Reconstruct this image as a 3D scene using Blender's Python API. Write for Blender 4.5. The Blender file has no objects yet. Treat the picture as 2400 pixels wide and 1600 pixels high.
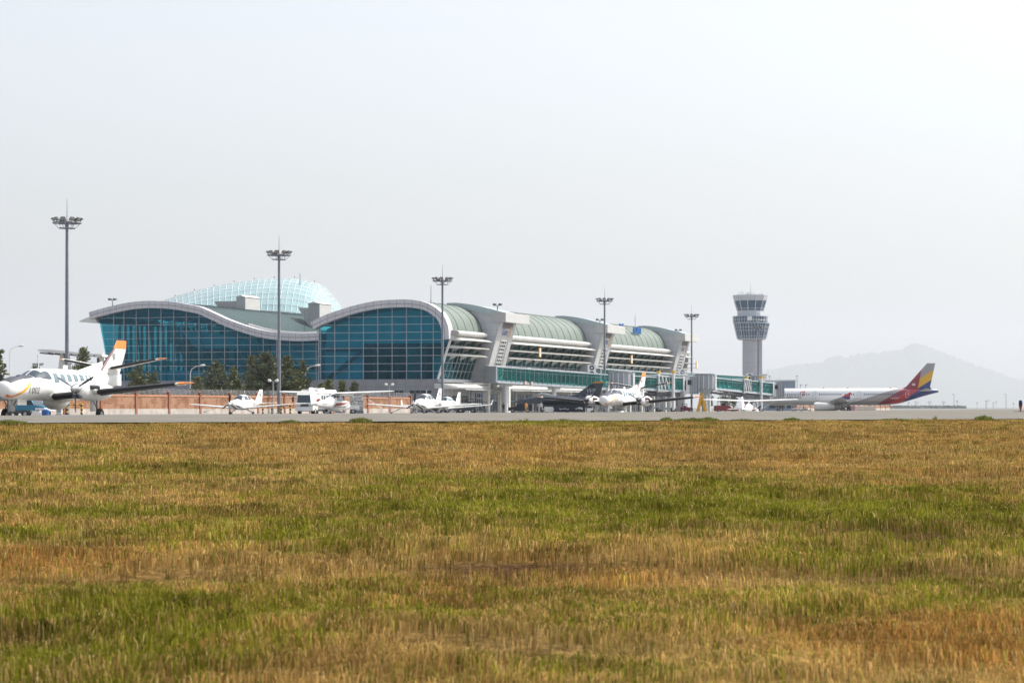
import bpy, bmesh, math, random
import numpy as np
from mathutils import Vector, Matrix
random.seed(7)
rng = np.random.default_rng(11)
R = math.radians
SC = bpy.context.scene
COL = SC.collection

# ------------------------------------------------------------------ camera, sky, sun, exposure
F = 5666.7                 # focal length expressed in photo pixels (85 mm on a 36 mm frame)
ZE = 0.6                   # eye height
HY = 955.0                 # row of the horizon
cam = bpy.data.cameras.new('camera')
cam.lens = 85.0; cam.sensor_width = 36.0
cam.shift_y = (HY - 800.0) / 2400.0
cam.clip_start = 0.5; cam.clip_end = 90000
cam.dof.use_dof = True; cam.dof.focus_distance = 42.0; cam.dof.aperture_fstop = 9.0
camo = bpy.data.objects.new('camera', cam); COL.objects.link(camo)
camo.location = (0, 0, ZE); camo.rotation_euler = (R(90), 0, 0)
SC.camera = camo

SUN_AZ, SUN_EL = R(66), R(50)
world = bpy.data.worlds.new('World'); SC.world = world; world.use_nodes = True
nt = world.node_tree; nt.nodes.clear()
wo = nt.nodes.new('ShaderNodeOutputWorld'); bg = nt.nodes.new('ShaderNodeBackground')
sky = nt.nodes.new('ShaderNodeTexSky'); sky.sky_type = 'NISHITA'; sky.sun_disc = False
sky.sun_elevation = SUN_EL; sky.sun_rotation = SUN_AZ
sky.air_density = 1.0; sky.dust_density = 3.5; sky.ozone_density = 1.0
hs = nt.nodes.new('ShaderNodeHueSaturation'); hs.inputs['Saturation'].default_value = 0.44
hs.inputs['Value'].default_value = 1.0
nt.links.new(sky.outputs[0], hs.inputs['Color']); tn = nt.nodes.new('ShaderNodeVectorMath'); tn.operation = 'MULTIPLY'; tn.inputs[1].default_value = (1.01, 1.0, 1.0)
nt.links.new(hs.outputs[0], tn.inputs[0]); nt.links.new(tn.outputs[0], bg.inputs[0])
bg.inputs[1].default_value = 0.122
nt.links.new(bg.outputs[0], wo.inputs[0])
sd = Vector((math.sin(SUN_AZ) * math.cos(SUN_EL), math.cos(SUN_AZ) * math.cos(SUN_EL), math.sin(SUN_EL)))
sun = bpy.data.lights.new('sun', 'SUN'); sun.energy = 3.0; sun.angle = R(0.6); sun.color = (1.0, 0.95, 0.87)
suno = bpy.data.objects.new('sun', sun); COL.objects.link(suno)
suno.rotation_euler = (-sd).to_track_quat('-Z', 'Y').to_euler(); suno.location = (60, 30, 90)
SC.view_settings.view_transform = 'Standard'; SC.view_settings.look = 'None'
SC.view_settings.exposure = 0.88; SC.view_settings.gamma = 1.0
SC.cycles.use_denoising = True
SC.cycles.max_bounces = 8; SC.cycles.transparent_max_bounces = 16
SC.cycles.volume_bounces = 0; SC.cycles.caustics_reflective = False; SC.cycles.caustics_refractive = False
SC.cycles.sample_clamp_indirect = 4.0

def P(px, py, Y):
    return Vector(((px - 1200) / F * Y, Y, ZE + (HY - py) / F * Y))
def gz(X, Y):
    b = np.interp(Y, [125, 205, 400, 560], [0, -.2, -.25, -.5])
    return b - .5 * np.exp(-((X - 27) ** 2 + (Y - 277) ** 2) / (2 * 14.0 ** 2))

# ------------------------------------------------------------------ materials
def N(m, t): return m.node_tree.nodes.new(t)
def mat(name, col, rough=.5, metal=0., var=0., vs=1., spec=.5, bump=0., bs=8., alpha_island=False, coat=0.):
    m = bpy.data.materials.new(name); m.use_nodes = True
    L = m.node_tree.links; b = m.node_tree.nodes['Principled BSDF']
    b.inputs['Base Color'].default_value = (*col, 1); b.inputs['Roughness'].default_value = rough
    b.inputs['Metallic'].default_value = metal; b.inputs['Specular IOR Level'].default_value = spec
    if coat: b.inputs['Coat Weight'].default_value = coat
    tc = None
    if var or bump: tc = N(m, 'ShaderNodeTexCoord')
    if var:
        n = N(m, 'ShaderNodeTexNoise'); n.inputs['Scale'].default_value = vs; n.inputs['Detail'].default_value = 6
        L.new(tc.outputs['Object'], n.inputs['Vector'])
        mr = N(m, 'ShaderNodeMapRange'); mr.inputs['From Min'].default_value = .3; mr.inputs['From Max'].default_value = .7
        mr.inputs['To Min'].default_value = 1 - var; mr.inputs['To Max'].default_value = 1 + var
        L.new(n.outputs[0], mr.inputs[0])
        mx = N(m, 'ShaderNodeVectorMath'); mx.operation = 'SCALE'; mx.inputs[0].default_value = col
        src = mr.outputs[0]
        if alpha_island:
            g = N(m, 'ShaderNodeNewGeometry'); q = N(m, 'ShaderNodeMapRange')
            q.inputs['To Min'].default_value = .55; q.inputs['To Max'].default_value = 1.5
            L.new(g.outputs['Random Per Island'], q.inputs[0])
            mm = N(m, 'ShaderNodeMath'); mm.operation = 'MULTIPLY'
            L.new(src, mm.inputs[0]); L.new(q.outputs[0], mm.inputs[1]); src = mm.outputs[0]
        L.new(src, mx.inputs['Scale']); L.new(mx.outputs[0], b.inputs['Base Color'])
    if bump:
        n2 = N(m, 'ShaderNodeTexNoise'); n2.inputs['Scale'].default_value = bs; n2.inputs['Detail'].default_value = 5
        L.new(tc.outputs['Object'], n2.inputs['Vector'])
        bp = N(m, 'ShaderNodeBump'); bp.inputs['Strength'].default_value = bump; bp.inputs['Distance'].default_value = .05
        L.new(n2.outputs[0], bp.inputs['Height']); L.new(bp.outputs[0], b.inputs['Normal'])
    return m
def glass(name, tint, refl=(1, 1, 1), rough=.02, ior=1.6):
    """coated architectural glass: tinted see-through body, tinted mirror coating"""
    m = bpy.data.materials.new(name); m.use_nodes = True
    T = m.node_tree; T.nodes.clear(); L = T.links
    o = N(m, 'ShaderNodeOutputMaterial'); t = N(m, 'ShaderNodeBsdfTransparent'); g = N(m, 'ShaderNodeBsdfGlossy')
    t.inputs[0].default_value = (*tint, 1); g.inputs['Roughness'].default_value = rough
    g.inputs[0].default_value = (*refl, 1)
    f0 = ((ior - 1) / (ior + 1)) ** 2      # Schlick reflectance, the same from both sides of the pane
    ge = N(m, 'ShaderNodeNewGeometry'); dt = N(m, 'ShaderNodeVectorMath'); dt.operation = 'DOT_PRODUCT'; L.new(ge.outputs['Normal'], dt.inputs[0]); L.new(ge.outputs['Incoming'], dt.inputs[1])
    ab = N(m, 'ShaderNodeMath'); ab.operation = 'ABSOLUTE'; L.new(dt.outputs['Value'], ab.inputs[0])
    om = N(m, 'ShaderNodeMath'); om.operation = 'SUBTRACT'; om.inputs[0].default_value = 1; L.new(ab.outputs[0], om.inputs[1])
    pw = N(m, 'ShaderNodeMath'); pw.operation = 'POWER'; L.new(om.outputs[0], pw.inputs[0]); pw.inputs[1].default_value = 5
    f = N(m, 'ShaderNodeMath'); f.operation = 'MULTIPLY_ADD'; L.new(pw.outputs[0], f.inputs[0]); f.inputs[1].default_value = 1 - f0; f.inputs[2].default_value = f0
    mx = N(m, 'ShaderNodeMixShader'); L.new(f.outputs[0], mx.inputs[0]); L.new(t.outputs[0], mx.inputs[1]); L.new(g.outputs[0], mx.inputs[2])
    L.new(mx.outputs[0], o.inputs[0]); return m
def grid_lines(m, ax, period, width, dark, ax2=None, period2=1.0):
    """panel joints: darken thin lines repeating along object axes"""
    T = m.node_tree; L = T.links; b = T.nodes['Principled BSDF']
    tc = N(m, 'ShaderNodeTexCoord'); sx = N(m, 'ShaderNodeSeparateXYZ'); L.new(tc.outputs['Object'], sx.inputs[0])
    cur = None
    for a, p in ((ax, period), (ax2, period2)):
        if a is None: continue
        d = N(m, 'ShaderNodeMath'); d.operation = 'DIVIDE'; L.new(sx.outputs[a], d.inputs[0]); d.inputs[1].default_value = p
        fr = N(m, 'ShaderNodeMath'); fr.operation = 'FRACT'; L.new(d.outputs[0], fr.inputs[0])
        lt = N(m, 'ShaderNodeMath'); lt.operation = 'LESS_THAN'; L.new(fr.outputs[0], lt.inputs[0]); lt.inputs[1].default_value = width / p
        if cur is None: cur = lt.outputs[0]
        else:
            mxx = N(m, 'ShaderNodeMath'); mxx.operation = 'MAXIMUM'; L.new(cur, mxx.inputs[0]); L.new(lt.outputs[0], mxx.inputs[1]); cur = mxx.outputs[0]
    mix = N(m, 'ShaderNodeMix'); mix.data_type = 'RGBA'
    L.new(cur, mix.inputs['Factor'])
    if b.inputs['Base Color'].is_linked: L.new(b.inputs['Base Color'].links[0].from_socket, mix.inputs['A'])
    else: mix.inputs['A'].default_value = b.inputs['Base Color'].default_value
    mix.inputs['B'].default_value = (*dark, 1)
    L.new(mix.outputs['Result'], b.inputs['Base Color']); return m
def zones(name, base, zs, rough=.3, coat=.3):
    """paint scheme: later zones cover earlier ones; a zone is a list of half planes a*x+b*z>c in object space"""
    m = mat(name, base, rough, coat=coat); T = m.node_tree; L = T.links; b = T.nodes['Principled BSDF']
    tc = N(m, 'ShaderNodeTexCoord'); sx = N(m, 'ShaderNodeSeparateXYZ'); L.new(tc.outputs['Object'], sx.inputs[0])
    cur = None
    for hp, col in zs:
        mk = None
        for (a, bb, c) in hp:
            m1 = N(m, 'ShaderNodeMath'); m1.operation = 'MULTIPLY'; L.new(sx.outputs[0], m1.inputs[0]); m1.inputs[1].default_value = a
            m2 = N(m, 'ShaderNodeMath'); m2.operation = 'MULTIPLY_ADD'; L.new(sx.outputs[2], m2.inputs[0]); m2.inputs[1].default_value = bb; L.new(m1.outputs[0], m2.inputs[2])
            m3 = N(m, 'ShaderNodeMath'); m3.operation = 'GREATER_THAN'; L.new(m2.outputs[0], m3.inputs[0]); m3.inputs[1].default_value = c
            if mk is None: mk = m3.outputs[0]
            else:
                m4 = N(m, 'ShaderNodeMath'); m4.operation = 'MULTIPLY'; L.new(mk, m4.inputs[0]); L.new(m3.outputs[0], m4.inputs[1]); mk = m4.outputs[0]
        mix = N(m, 'ShaderNodeMix'); mix.data_type = 'RGBA'; L.new(mk, mix.inputs['Factor'])
        if cur is None: mix.inputs['A'].default_value = (*base, 1)
        else: L.new(cur, mix.inputs['A'])
        mix.inputs['B'].default_value = (*col, 1); cur = mix.outputs['Result']
    L.new(cur, b.inputs['Base Color']); return m

WHITE = mat('white_paint', (.80, .80, .78), .35, var=.05, vs=2.5, coat=.3)
WHITE2 = mat('aged_white_paint', (.74, .73, .70), .5, var=.08, vs=1.2)
BLACK = mat('black_rubber', (.018, .018, .02), .6, var=.2, vs=6)
TYRE = mat('tyre_rubber', (.02, .02, .021), .85)
DKGREY = mat('dark_grey_paint', (.06, .065, .08), .5, var=.15, vs=3)
STEEL = mat('galvanised_steel', (.33, .35, .38), .5, metal=.3, var=.12, vs=2)
POLE = mat('mast_steel', (.20, .215, .25), .5, metal=.2, var=.1, vs=1.5)
CHROME = mat('bare_metal', (.6, .6, .6), .25, metal=.9)
PANE = mat('dark_window_glass', (.03, .05, .07), .06, spec=.8)
PANE_L = mat('bluish_cabin_glass', (.11, .18, .20), .08, spec=.8)
ORANGE = mat('orange_paint', (.75, .22, .03), .4, var=.06, vs=3)
CONC = grid_lines(mat('grey_wall_panel', (.30, .30, .32), .7, var=.08, vs=.5), 1, 2.0, .05, (.17, .17, .19), 2, 1.5)
FASCIA = grid_lines(mat('fascia_panel', (.60, .585, .62), .45, var=.05, vs=.4), 1, 1.55, .07, (.26, .24, .26))
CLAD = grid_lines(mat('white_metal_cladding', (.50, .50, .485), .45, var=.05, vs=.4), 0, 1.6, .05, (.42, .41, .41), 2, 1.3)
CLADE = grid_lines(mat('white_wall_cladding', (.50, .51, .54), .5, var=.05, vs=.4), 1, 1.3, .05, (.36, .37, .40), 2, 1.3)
FIN = grid_lines(mat('white_sunshade', (.56, .56, .535), .45, var=.07, vs=.4), 0, 5.0, .12, (.55, .54, .52))
DRUM = grid_lines(mat('white_eave_cladding', (.50, .50, .48), .5, var=.08, vs=.5), 0, 1.5, .16, (.33, .33, .32))
ROOFG = grid_lines(mat('green_zinc_roof', (.175, .212, .186), .55, var=.12, vs=.25, spec=.25), 0, .62, .12, (.115, .15, .13))
ROOFD = grid_lines(mat('grey_green_roof', (.045, .085, .085), .55, var=.12, vs=.25, spec=.25), 0, 1.2, .2, (.03, .055, .06))
RIB = mat('dark_roof_rib', (.06, .085, .085), .5)
MULL = mat('pale_mullion', (.40, .45, .48), .4, metal=.2)
GLB = glass('blue_green_facade_glass', (.09, .55, .68), (.05, .38, .64), .02, 2.5)
GLS = glass('flank_glass', (.22, .42, .44), (.10, .34, .42), .03, 1.8)
GLT = glass('teal_facade_glass', (.24, .58, .60), (.10, .34, .42), .03, 2.1)
GLJ = glass('teal_bridge_glass', (.26, .70, .66), (.14, .48, .46), .03, 2.0)
DOMEG = mat('pale_dome_glass', (.27, .41, .43), .22, spec=.8, var=.1, vs=.2)
INNER = mat('interior_grey', (.42, .44, .46), .8, var=.1, vs=.3)
INNERD = mat('interior_dark', (.13, .14, .17), .8, var=.2, vs=.3)
NAVY = mat('navy_cloth', (.02, .024, .04), .9)
SKIN = mat('skin', (.45, .27, .18), .6)
HAIR = mat('dark_hair', (.02, .016, .013), .7)
YEL = mat('yellow_paint', (.72, .42, .03), .45, var=.1, vs=3)
RED = mat('red_paint', (.42, .035, .04), .4, var=.05)
BLUE = mat('blue_paint', (.02, .09, .28), .4, var=.05)
SIGNB = mat('sign_blue', (.015, .07, .33), .4)
SIGNO = mat('sign_orange', (.72, .33, .03), .4)
TXTD = mat('dark_lettering', (.03, .03, .035), .5)
TXTW = mat('white_lettering', (.75, .75, .75), .5)

# ------------------------------------------------------------------ mesh builder
class MB:
    def __init__(s): s.v = []; s.f = []; s.m = []
    def add(s, vs, fs, mi=0):
        o = len(s.v); s.v.extend([tuple(x) for x in vs]); s.f.extend([tuple(i + o for i in f) for f in fs]); s.m.extend([mi] * len(fs)); return s
    def bx(s, x0, x1, y0, y1, z0, z1, mi=0, fn=None):
        vs = [(x, y, z) for x in (x0, x1) for y in (y0, y1) for z in (z0, z1)]
        if fn: vs = [fn(*q) for q in vs]
        return s.add(vs, [(0, 1, 3, 2), (4, 6, 7, 5), (0, 4, 5, 1), (2, 3, 7, 6), (0, 2, 6, 4), (1, 5, 7, 3)], mi)
    def bar(s, a, b, wx, wz, mi=0):
        """box-section bar from a to b"""
        a = Vector(a); b = Vector(b); d = (b - a).normalized()
        up = Vector((0, 0, 1)) if abs(d.z) < .95 else Vector((0, 1, 0))
        x = d.cross(up).normalized() * wx / 2; y = x.cross(d).normalized() * wz / 2
        vs = [p + i * x + j * y for p in (a, b) for i in (-1, 1) for j in (-1, 1)]
        return s.add(vs, [(0, 1, 3, 2), (4, 6, 7, 5), (0, 4, 5, 1), (2, 3, 7, 6), (0, 2, 6, 4), (1, 5, 7, 3)], mi)
    def loft(s, rings, mi=0, cap=True, closed=True):
        n = len(rings[0]); o = len(s.v)
        for r in rings: s.v.extend([tuple(p) for p in r])
        k = n if closed else n - 1
        for i in range(len(rings) - 1):
            for j in range(k):
                j2 = (j + 1) % n
                s.f.append((o + i * n + j, o + i * n + j2, o + (i + 1) * n + j2, o + (i + 1) * n + j)); s.m.append(mi)
        if cap and closed:
            s.f.append(tuple(o + j for j in range(n))[::-1]); s.f.append(tuple(o + (len(rings) - 1) * n + j for j in range(n))); s.m.extend([mi, mi])
        return s
    def tube(s, pts, r, n=8, mi=0, cap=True):
        pts = [Vector(p) for p in pts]
        rs = r if isinstance(r, (list, tuple)) else [r] * len(pts)
        rings = []; ref = None
        for i, p in enumerate(pts):
            d = (pts[min(i + 1, len(pts) - 1)] - pts[max(i - 1, 0)]).normalized()
            if ref is None: ref = Vector((0, 0, 1)) if abs(d.z) < .9 else Vector((1, 0, 0))
            x = d.cross(ref).normalized(); y = x.cross(d).normalized(); ref = y
            rings.append([p + (x * math.cos(t) + y * math.sin(t)) * rs[i] for t in [2 * math.pi * k / n for k in range(n)]])
        return s.loft(rings, mi, cap)
    def lathe(s, c, axis, prof, n=16, mi=0):
        """prof: list of (distance along axis, radius)"""
        c = Vector(c); a = Vector(axis).normalized()
        ref = Vector((0, 0, 1)) if abs(a.z) < .9 else Vector((1, 0, 0))
        x = a.cross(ref).normalized(); y = x.cross(a)
        return s.loft([[c + a * h + (x * math.cos(t) + y * math.sin(t)) * max(r, 1e-4) for t in [2 * math.pi * k / n for k in range(n)]] for h, r in prof], mi)
    def prism(s, poly, fn, t0, t1, mi=0):
        n = len(poly)
        vs = [fn(a, b, t0) for a, b in poly] + [fn(a, b, t1) for a, b in poly]
        fs = [tuple(range(n))[::-1], tuple(range(n, 2 * n))] + [(i, (i + 1) % n, n + (i + 1) % n, n + i) for i in range(n)]
        return s.add(vs, fs, mi)
    def strip(s, A, B, mi=0):
        n = len(A); return s.add(list(A) + list(B), [(i, i + 1, n + i + 1, n + i) for i in range(n - 1)], mi)
    def build(s, name, mats, parent=None, smooth=35, recalc=True):
        me = bpy.data.meshes.new(name); me.from_pydata(s.v, [], s.f)
        mats = mats if isinstance(mats, (list, tuple)) else [mats]
        for m in mats: me.materials.append(m)
        if len(mats) > 1: me.polygons.foreach_set('material_index', s.m)
        if recalc:
            b = bmesh.new(); b.from_mesh(me); bmesh.ops.recalc_face_normals(b, faces=b.faces); b.to_mesh(me); b.free()
        if smooth:
            me.polygons.foreach_set('use_smooth', [True] * len(me.polygons)); me.set_sharp_from_angle(angle=R(smooth))
        me.update()
        o = bpy.data.objects.new(name, me); COL.objects.link(o)
        if parent: o.parent = parent
        return o
def tag(o, label, cat, group=None):
    o['label'] = label; o['category'] = cat
    if group: o['group'] = group
    return o
def thing(name, label, cat, loc=(0, 0, 0), rz=0., group=None):
    o = bpy.data.objects.new(name, None); COL.objects.link(o); o.location = loc; o.rotation_euler = (0, 0, rz)
    o.empty_display_size = .5
    return tag(o, label, cat, group)
def structure(o): o['kind'] = 'structure'; return o
def copy_tree(o, parent=None):
    c = o.copy(); COL.objects.link(c)
    if parent: c.parent = parent
    for ch in list(o.children): copy_tree(ch, c)
    return c
_txt = {}
def text2d(body, size=1.0):
    if (body, size) in _txt: return _txt[(body, size)]
    cu = bpy.data.curves.new('t', 'FONT'); cu.body = body; cu.size = size; cu.resolution_u = 3
    cu.align_x = 'CENTER'; cu.align_y = 'CENTER'
    o = bpy.data.objects.new('t', cu); COL.objects.link(o)
    dg = bpy.context.evaluated_depsgraph_get(); me = o.evaluated_get(dg).to_mesh()
    vs = [(v.co.x, v.co.y) for v in me.vertices]; fs = [tuple(p.vertices) for p in me.polygons]
    o.evaluated_get(dg).to_mesh_clear(); bpy.data.objects.remove(o); bpy.data.curves.remove(cu)
    _txt[(body, size)] = (vs, fs); return vs, fs
def text(mb, body, size, fn, mi=0):
    vs, fs = text2d(body, size); mb.add([fn(a, b) for a, b in vs], fs, mi); return mb
def pchip(x, y):
    x = np.array(x, float); y = np.array(y, float); h = np.diff(x); d = np.diff(y) / h
    m = np.zeros_like(y)
    for i in range(1, len(x) - 1):
        if d[i - 1] * d[i] > 0:
            w1 = 2 * h[i] + h[i - 1]; w2 = h[i] + 2 * h[i - 1]; m[i] = (w1 + w2) / (w1 / d[i - 1] + w2 / d[i])
    m[0] = d[0]; m[-1] = d[-1]
    def f(t):
        t = min(max(t, x[0]), x[-1]); i = min(max(int(np.searchsorted(x, t)) - 1, 0), len(h) - 1)
        s = (t - x[i]) / h[i]
        return float((1 + 2 * s) * (1 - s) ** 2 * y[i] + s * (1 - s) ** 2 * h[i] * m[i] + s * s * (3 - 2 * s) * y[i + 1] + s * s * (s - 1) * h[i] * m[i + 1])
    return f

# ------------------------------------------------------------------ ground, taxiway, apron, grass
PC, NC = np.array([-13.5, 63.9]), np.array([-.9414, .3374])     # crest of the taxiway
PG, NG = np.array([-9.7, 46.0]), np.array([-.5696, .822])       # edge of the grass
def height(X, Y):
    X = np.asarray(X, float); Y = np.asarray(Y, float)
    d1 = (X - PG[0]) * NG[0] + (Y - PG[1]) * NG[1]; d2 = (X - PC[0]) * NC[0] + (Y - PC[1]) * NC[1]
    zg = .30 - .6 * np.clip(-d1 / 36, 0, 1)
    zt = .30 + .08 * np.clip(d1 / np.maximum(d1 - d2, 1e-3), 0, 1)
    s = np.clip(d2 / 14, 0, 1); s = s * s * (3 - 2 * s)
    zb = .38 * (1 - s) + gz(X, Y) * s
    return np.where(d1 < 0, zg, np.where(d2 < 0, zt, zb))
_lat = rng.random((256, 256))
def vnoise(x, y, seed=0):
    x = np.asarray(x, float) + seed * 17.3; y = np.asarray(y, float) + seed * 9.1
    xi = np.floor(x).astype(int); yi = np.floor(y).astype(int); fx = x - xi; fy = y - yi
    fx = fx * fx * (3 - 2 * fx); fy = fy * fy * (3 - 2 * fy)
    g = lambda a, b: _lat[a % 256, b % 256]
    return (g(xi, yi) * (1 - fx) + g(xi + 1, yi) * fx) * (1 - fy) + (g(xi, yi + 1) * (1 - fx) + g(xi + 1, yi + 1) * fx) * fy
def fbm(x, y, seed=0, o=4):
    t = 0; a = .5
    for i in range(o): t = t + a * vnoise(x * 2 ** i, y * 2 ** i, seed + i); a *= .5
    return t / (1 - .5 ** o)
def ground_Y(off):
    ys = np.linspace(5, 60, 1200); o = F * (ZE - height(ys * 0, ys)) / ys
    return float(np.interp(-off, -o, ys))
PATCH = []   # (X, Y, rx, ry, kind, amount)
for (px, py, hw, hh, kind, am) in [
    (1150, 1112, 520, 22, 'g', .9), (1750, 1165, 650, 40, 'g', 1.0), (1280, 1185, 420, 34, 'g', .8), (2150, 1215, 420, 60, 'g', .9),
    (450, 1095, 320, 14, 'g', .5), (220, 1062, 320, 14, 'g', .5), (160, 1480, 330, 90, 'g', 1.0), (60, 1560, 300, 60, 'g', .8), (700, 1240, 260, 36, 'g', .7), (150, 1255, 260, 26, 'g', .7),
    (560, 1425, 300, 30, 'g', .45), (1250, 1430, 500, 40, 'g', .35), (300, 991, 700, 4, 'g', .6), (1400, 990, 900, 4, 'g', .5), (1900, 1290, 500, 30, 'g', .5), (1850, 1420, 300, 40, 'g', .5), (1500, 1560, 400, 60, 'g', .5),
    (2270, 1490, 320, 80, 'o', 1.0), (1300, 1300, 650, 45, 'b', .9), (120, 1325, 280, 40, 'o', .8), (1600, 1040, 950, 38, 'b', .7), (700, 1012, 850, 20, 'b', .6), (900, 1075, 500, 14, 'b', .6), (2200, 1110, 500, 25, 'b', .6), (1700, 1330, 500, 30, 'b', .5), (600, 1300, 400, 30, 'b', .6),
    (340, 1352, 60, 9, 'd', .9), (1075, 1311, 40, 6, 'd', .8), (1130, 1318, 60, 6, 'd', .8), (1380, 1308, 110, 7, 'd', .7), (2000, 1232, 120, 6, 'd', .6), (1250, 1480, 160, 16, 'd', .4), (1950, 1320, 260, 14, 'd', .5)]:
    y0 = ground_Y(py - HY); y1 = ground_Y(py - hh - HY); y2 = ground_Y(py + hh - HY)
    PATCH.append(((px - 1200) / F * y0, y0, (2.0 if kind == 'd' else 1) * hw / F * y0, max((y1 - y2) / 2, .5 if kind == 'd' else .15), kind, am * (1.4 if kind == 'd' else 1)))
def grass_mix(X, Y):
    wob = 1 + .7 * (fbm(X * 1.3, Y * 1.3, 21, 3) - .5)
    g = .30 + 1.3 * (fbm(X * .22, Y * .10, 3) - .5) + 1.5 * (fbm(X * 1.3, Y * .8, 5) - .5) + .9 * (fbm(X * 5, Y * 4, 15, 2) - .5); o = .30 + 1.2 * (fbm(X * .9, Y * .6, 9) - .5); d = 3.2 * np.clip(fbm(X * 1.5, Y * .8, 33) - .60, 0, 1)
    g = g - .26 * np.clip((Y - 24) / 6, 0, 1)
    for (cx, cy, rx, ry, k, am) in PATCH:
        e = np.exp(-(((X - cx) / rx) ** 2 + ((Y - cy) / ry) ** 2) * wob) * am
        if k == 'g': g = g + e * .62; o = o - e * .25
        elif k == 'b': g = g - e * .38; o = o + e * .10
        elif k == 'o': g = g - e * .55; o = o + e * .75
        else: d = d + e; g = g - e * .4
    return np.clip(g, 0, 1), np.clip(o, 0, 1), np.clip(d, 0, 1)
def bumps(X, Y):
    k = np.clip(-((X - PG[0]) * NG[0] + (Y - PG[1]) * NG[1]) / 4, 0, 1)
    return k * (.085 * (fbm(X * .8, Y * .8, 91, 2) - .5) + .075 * (fbm(X * 2.4, Y * 2.4, 95, 2) - .5))
def lerp3(a, b, t): return a[None, :] * (1 - t[:, None]) + b[None, :] * t[:, None]
C_STRAW = np.array([.45, .305, .108]); C_RUST = np.array([.37, .198, .055]); C_GREEN = np.array([.155, .172, .012]); C_SOIL = np.array([.06, .034, .018])
def attr_mat(name, rough, trans=False):
    m = bpy.data.materials.new(name); m.use_nodes = True; L = m.node_tree.links; b = m.node_tree.nodes['Principled BSDF']
    a = N(m, 'ShaderNodeAttribute'); a.attribute_name = 'tint'; L.new(a.outputs['Color'], b.inputs['Base Color'])
    b.inputs['Roughness'].default_value = rough; b.inputs['Specular IOR Level'].default_value = 0.0
    if not trans:
        tc = N(m, 'ShaderNodeTexCoord'); n = N(m, 'ShaderNodeTexNoise'); n.inputs['Scale'].default_value = 22; n.inputs['Detail'].default_value = 6; L.new(tc.outputs['Object'], n.inputs['Vector'])
        r = N(m, 'ShaderNodeMapRange'); r.inputs['From Min'].default_value = .35; r.inputs['From Max'].default_value = .65; r.inputs['To Min'].default_value = .45; r.inputs['To Max'].default_value = 1.6; L.new(n.outputs[0], r.inputs[0])
        sc = N(m, 'ShaderNodeVectorMath'); sc.operation = 'SCALE'; L.new(a.outputs['Color'], sc.inputs[0]); L.new(r.outputs[0], sc.inputs['Scale']); L.new(sc.outputs[0], b.inputs['Base Color'])
        bp = N(m, 'ShaderNodeBump'); bp.inputs['Strength'].default_value = .8; bp.inputs['Distance'].default_value = .03; L.new(n.outputs[0], bp.inputs['Height']); L.new(bp.outputs[0], b.inputs['Normal'])
    if trans:
        t = N(m, 'ShaderNodeBsdfTranslucent'); L.new(a.outputs['Color'], t.inputs[0]); mx = N(m, 'ShaderNodeMixShader'); mx.inputs[0].default_value = .35
        out = m.node_tree.nodes['Material Output']; L.new(b.outputs[0], mx.inputs[1]); L.new(t.outputs[0], mx.inputs[2]); L.new(mx.outputs[0], out.inputs[0])
    return m
def grid_sheet(name, xs, ys, m, fn, keep=None):
    GX, GY = np.meshgrid(xs, ys); Z = fn(GX, GY); nx = len(xs)
    vs = np.stack([GX.ravel(), GY.ravel(), Z.ravel()], 1)
    fs = []
    for j in range(len(ys) - 1):
        for i in range(nx - 1):
            if keep is None or keep((xs[i] + xs[i + 1]) / 2, (ys[j] + ys[j + 1]) / 2): fs.append((j * nx + i, j * nx + i + 1, (j + 1) * nx + i + 1, (j + 1) * nx + i))
    me = bpy.data.meshes.new(name); me.from_pydata(vs.tolist(), [], fs); me.materials.append(m)
    me.polygons.foreach_set('use_smooth', [True] * len(fs)); me.update()
    o = bpy.data.objects.new(name, me); COL.objects.link(o); return structure(o), vs
GM = attr_mat('dry_turf_soil', .95)
xs = np.concatenate([[-15500, -7400, -4000, -2000, -900, -400, -200, -110, -60], np.arange(-40, -9, .8), np.arange(-9, 9, .25), np.arange(9, 40.1, .8), [50, 60, 80, 110, 200, 400, 900, 2000, 4000, 7400, 15500]])
ys = np.concatenate([[-300, -80, -30, -10], np.arange(0, 4, .8), np.arange(4, 32, .25), np.arange(32, 90, .8), np.arange(90, 130, 4), [140, 160, 180, 205, 240, 277, 320, 400, 480, 560, 700, 1000, 1600, 2600, 4500, 8000, 18600, 39800]])
def ground_z(X, Y): return height(X, Y) - .05 + bumps(X, Y)
GROUND, gv = grid_sheet('ground', xs, ys, GM, ground_z)
g_, o_, d_ = grass_mix(gv[:, 0], gv[:, 1])
base = lerp3(C_STRAW * .40, C_RUST * .38, o_); base = base * (1 - .5 * g_[:, None]) + (C_GREEN * .5)[None, :] * .5 * g_[:, None]; base = base * (1 - d_[:, None]) + C_SOIL[None, :] * d_[:, None]
far_ = np.clip(((gv[:, 0] - PG[0]) * NG[0] + (gv[:, 1] - PG[1]) * NG[1] - 1) / 3, 0, 1)[:, None]; base = base * (1 - far_) + np.array([[.20, .20, .19]]) * far_
at_ = GROUND.data.color_attributes.new('tint', 'FLOAT_COLOR', 'POINT')
at_.data.foreach_set('color', np.concatenate([base, np.ones((len(base), 1))], 1).astype(np.float32).ravel())

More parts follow.
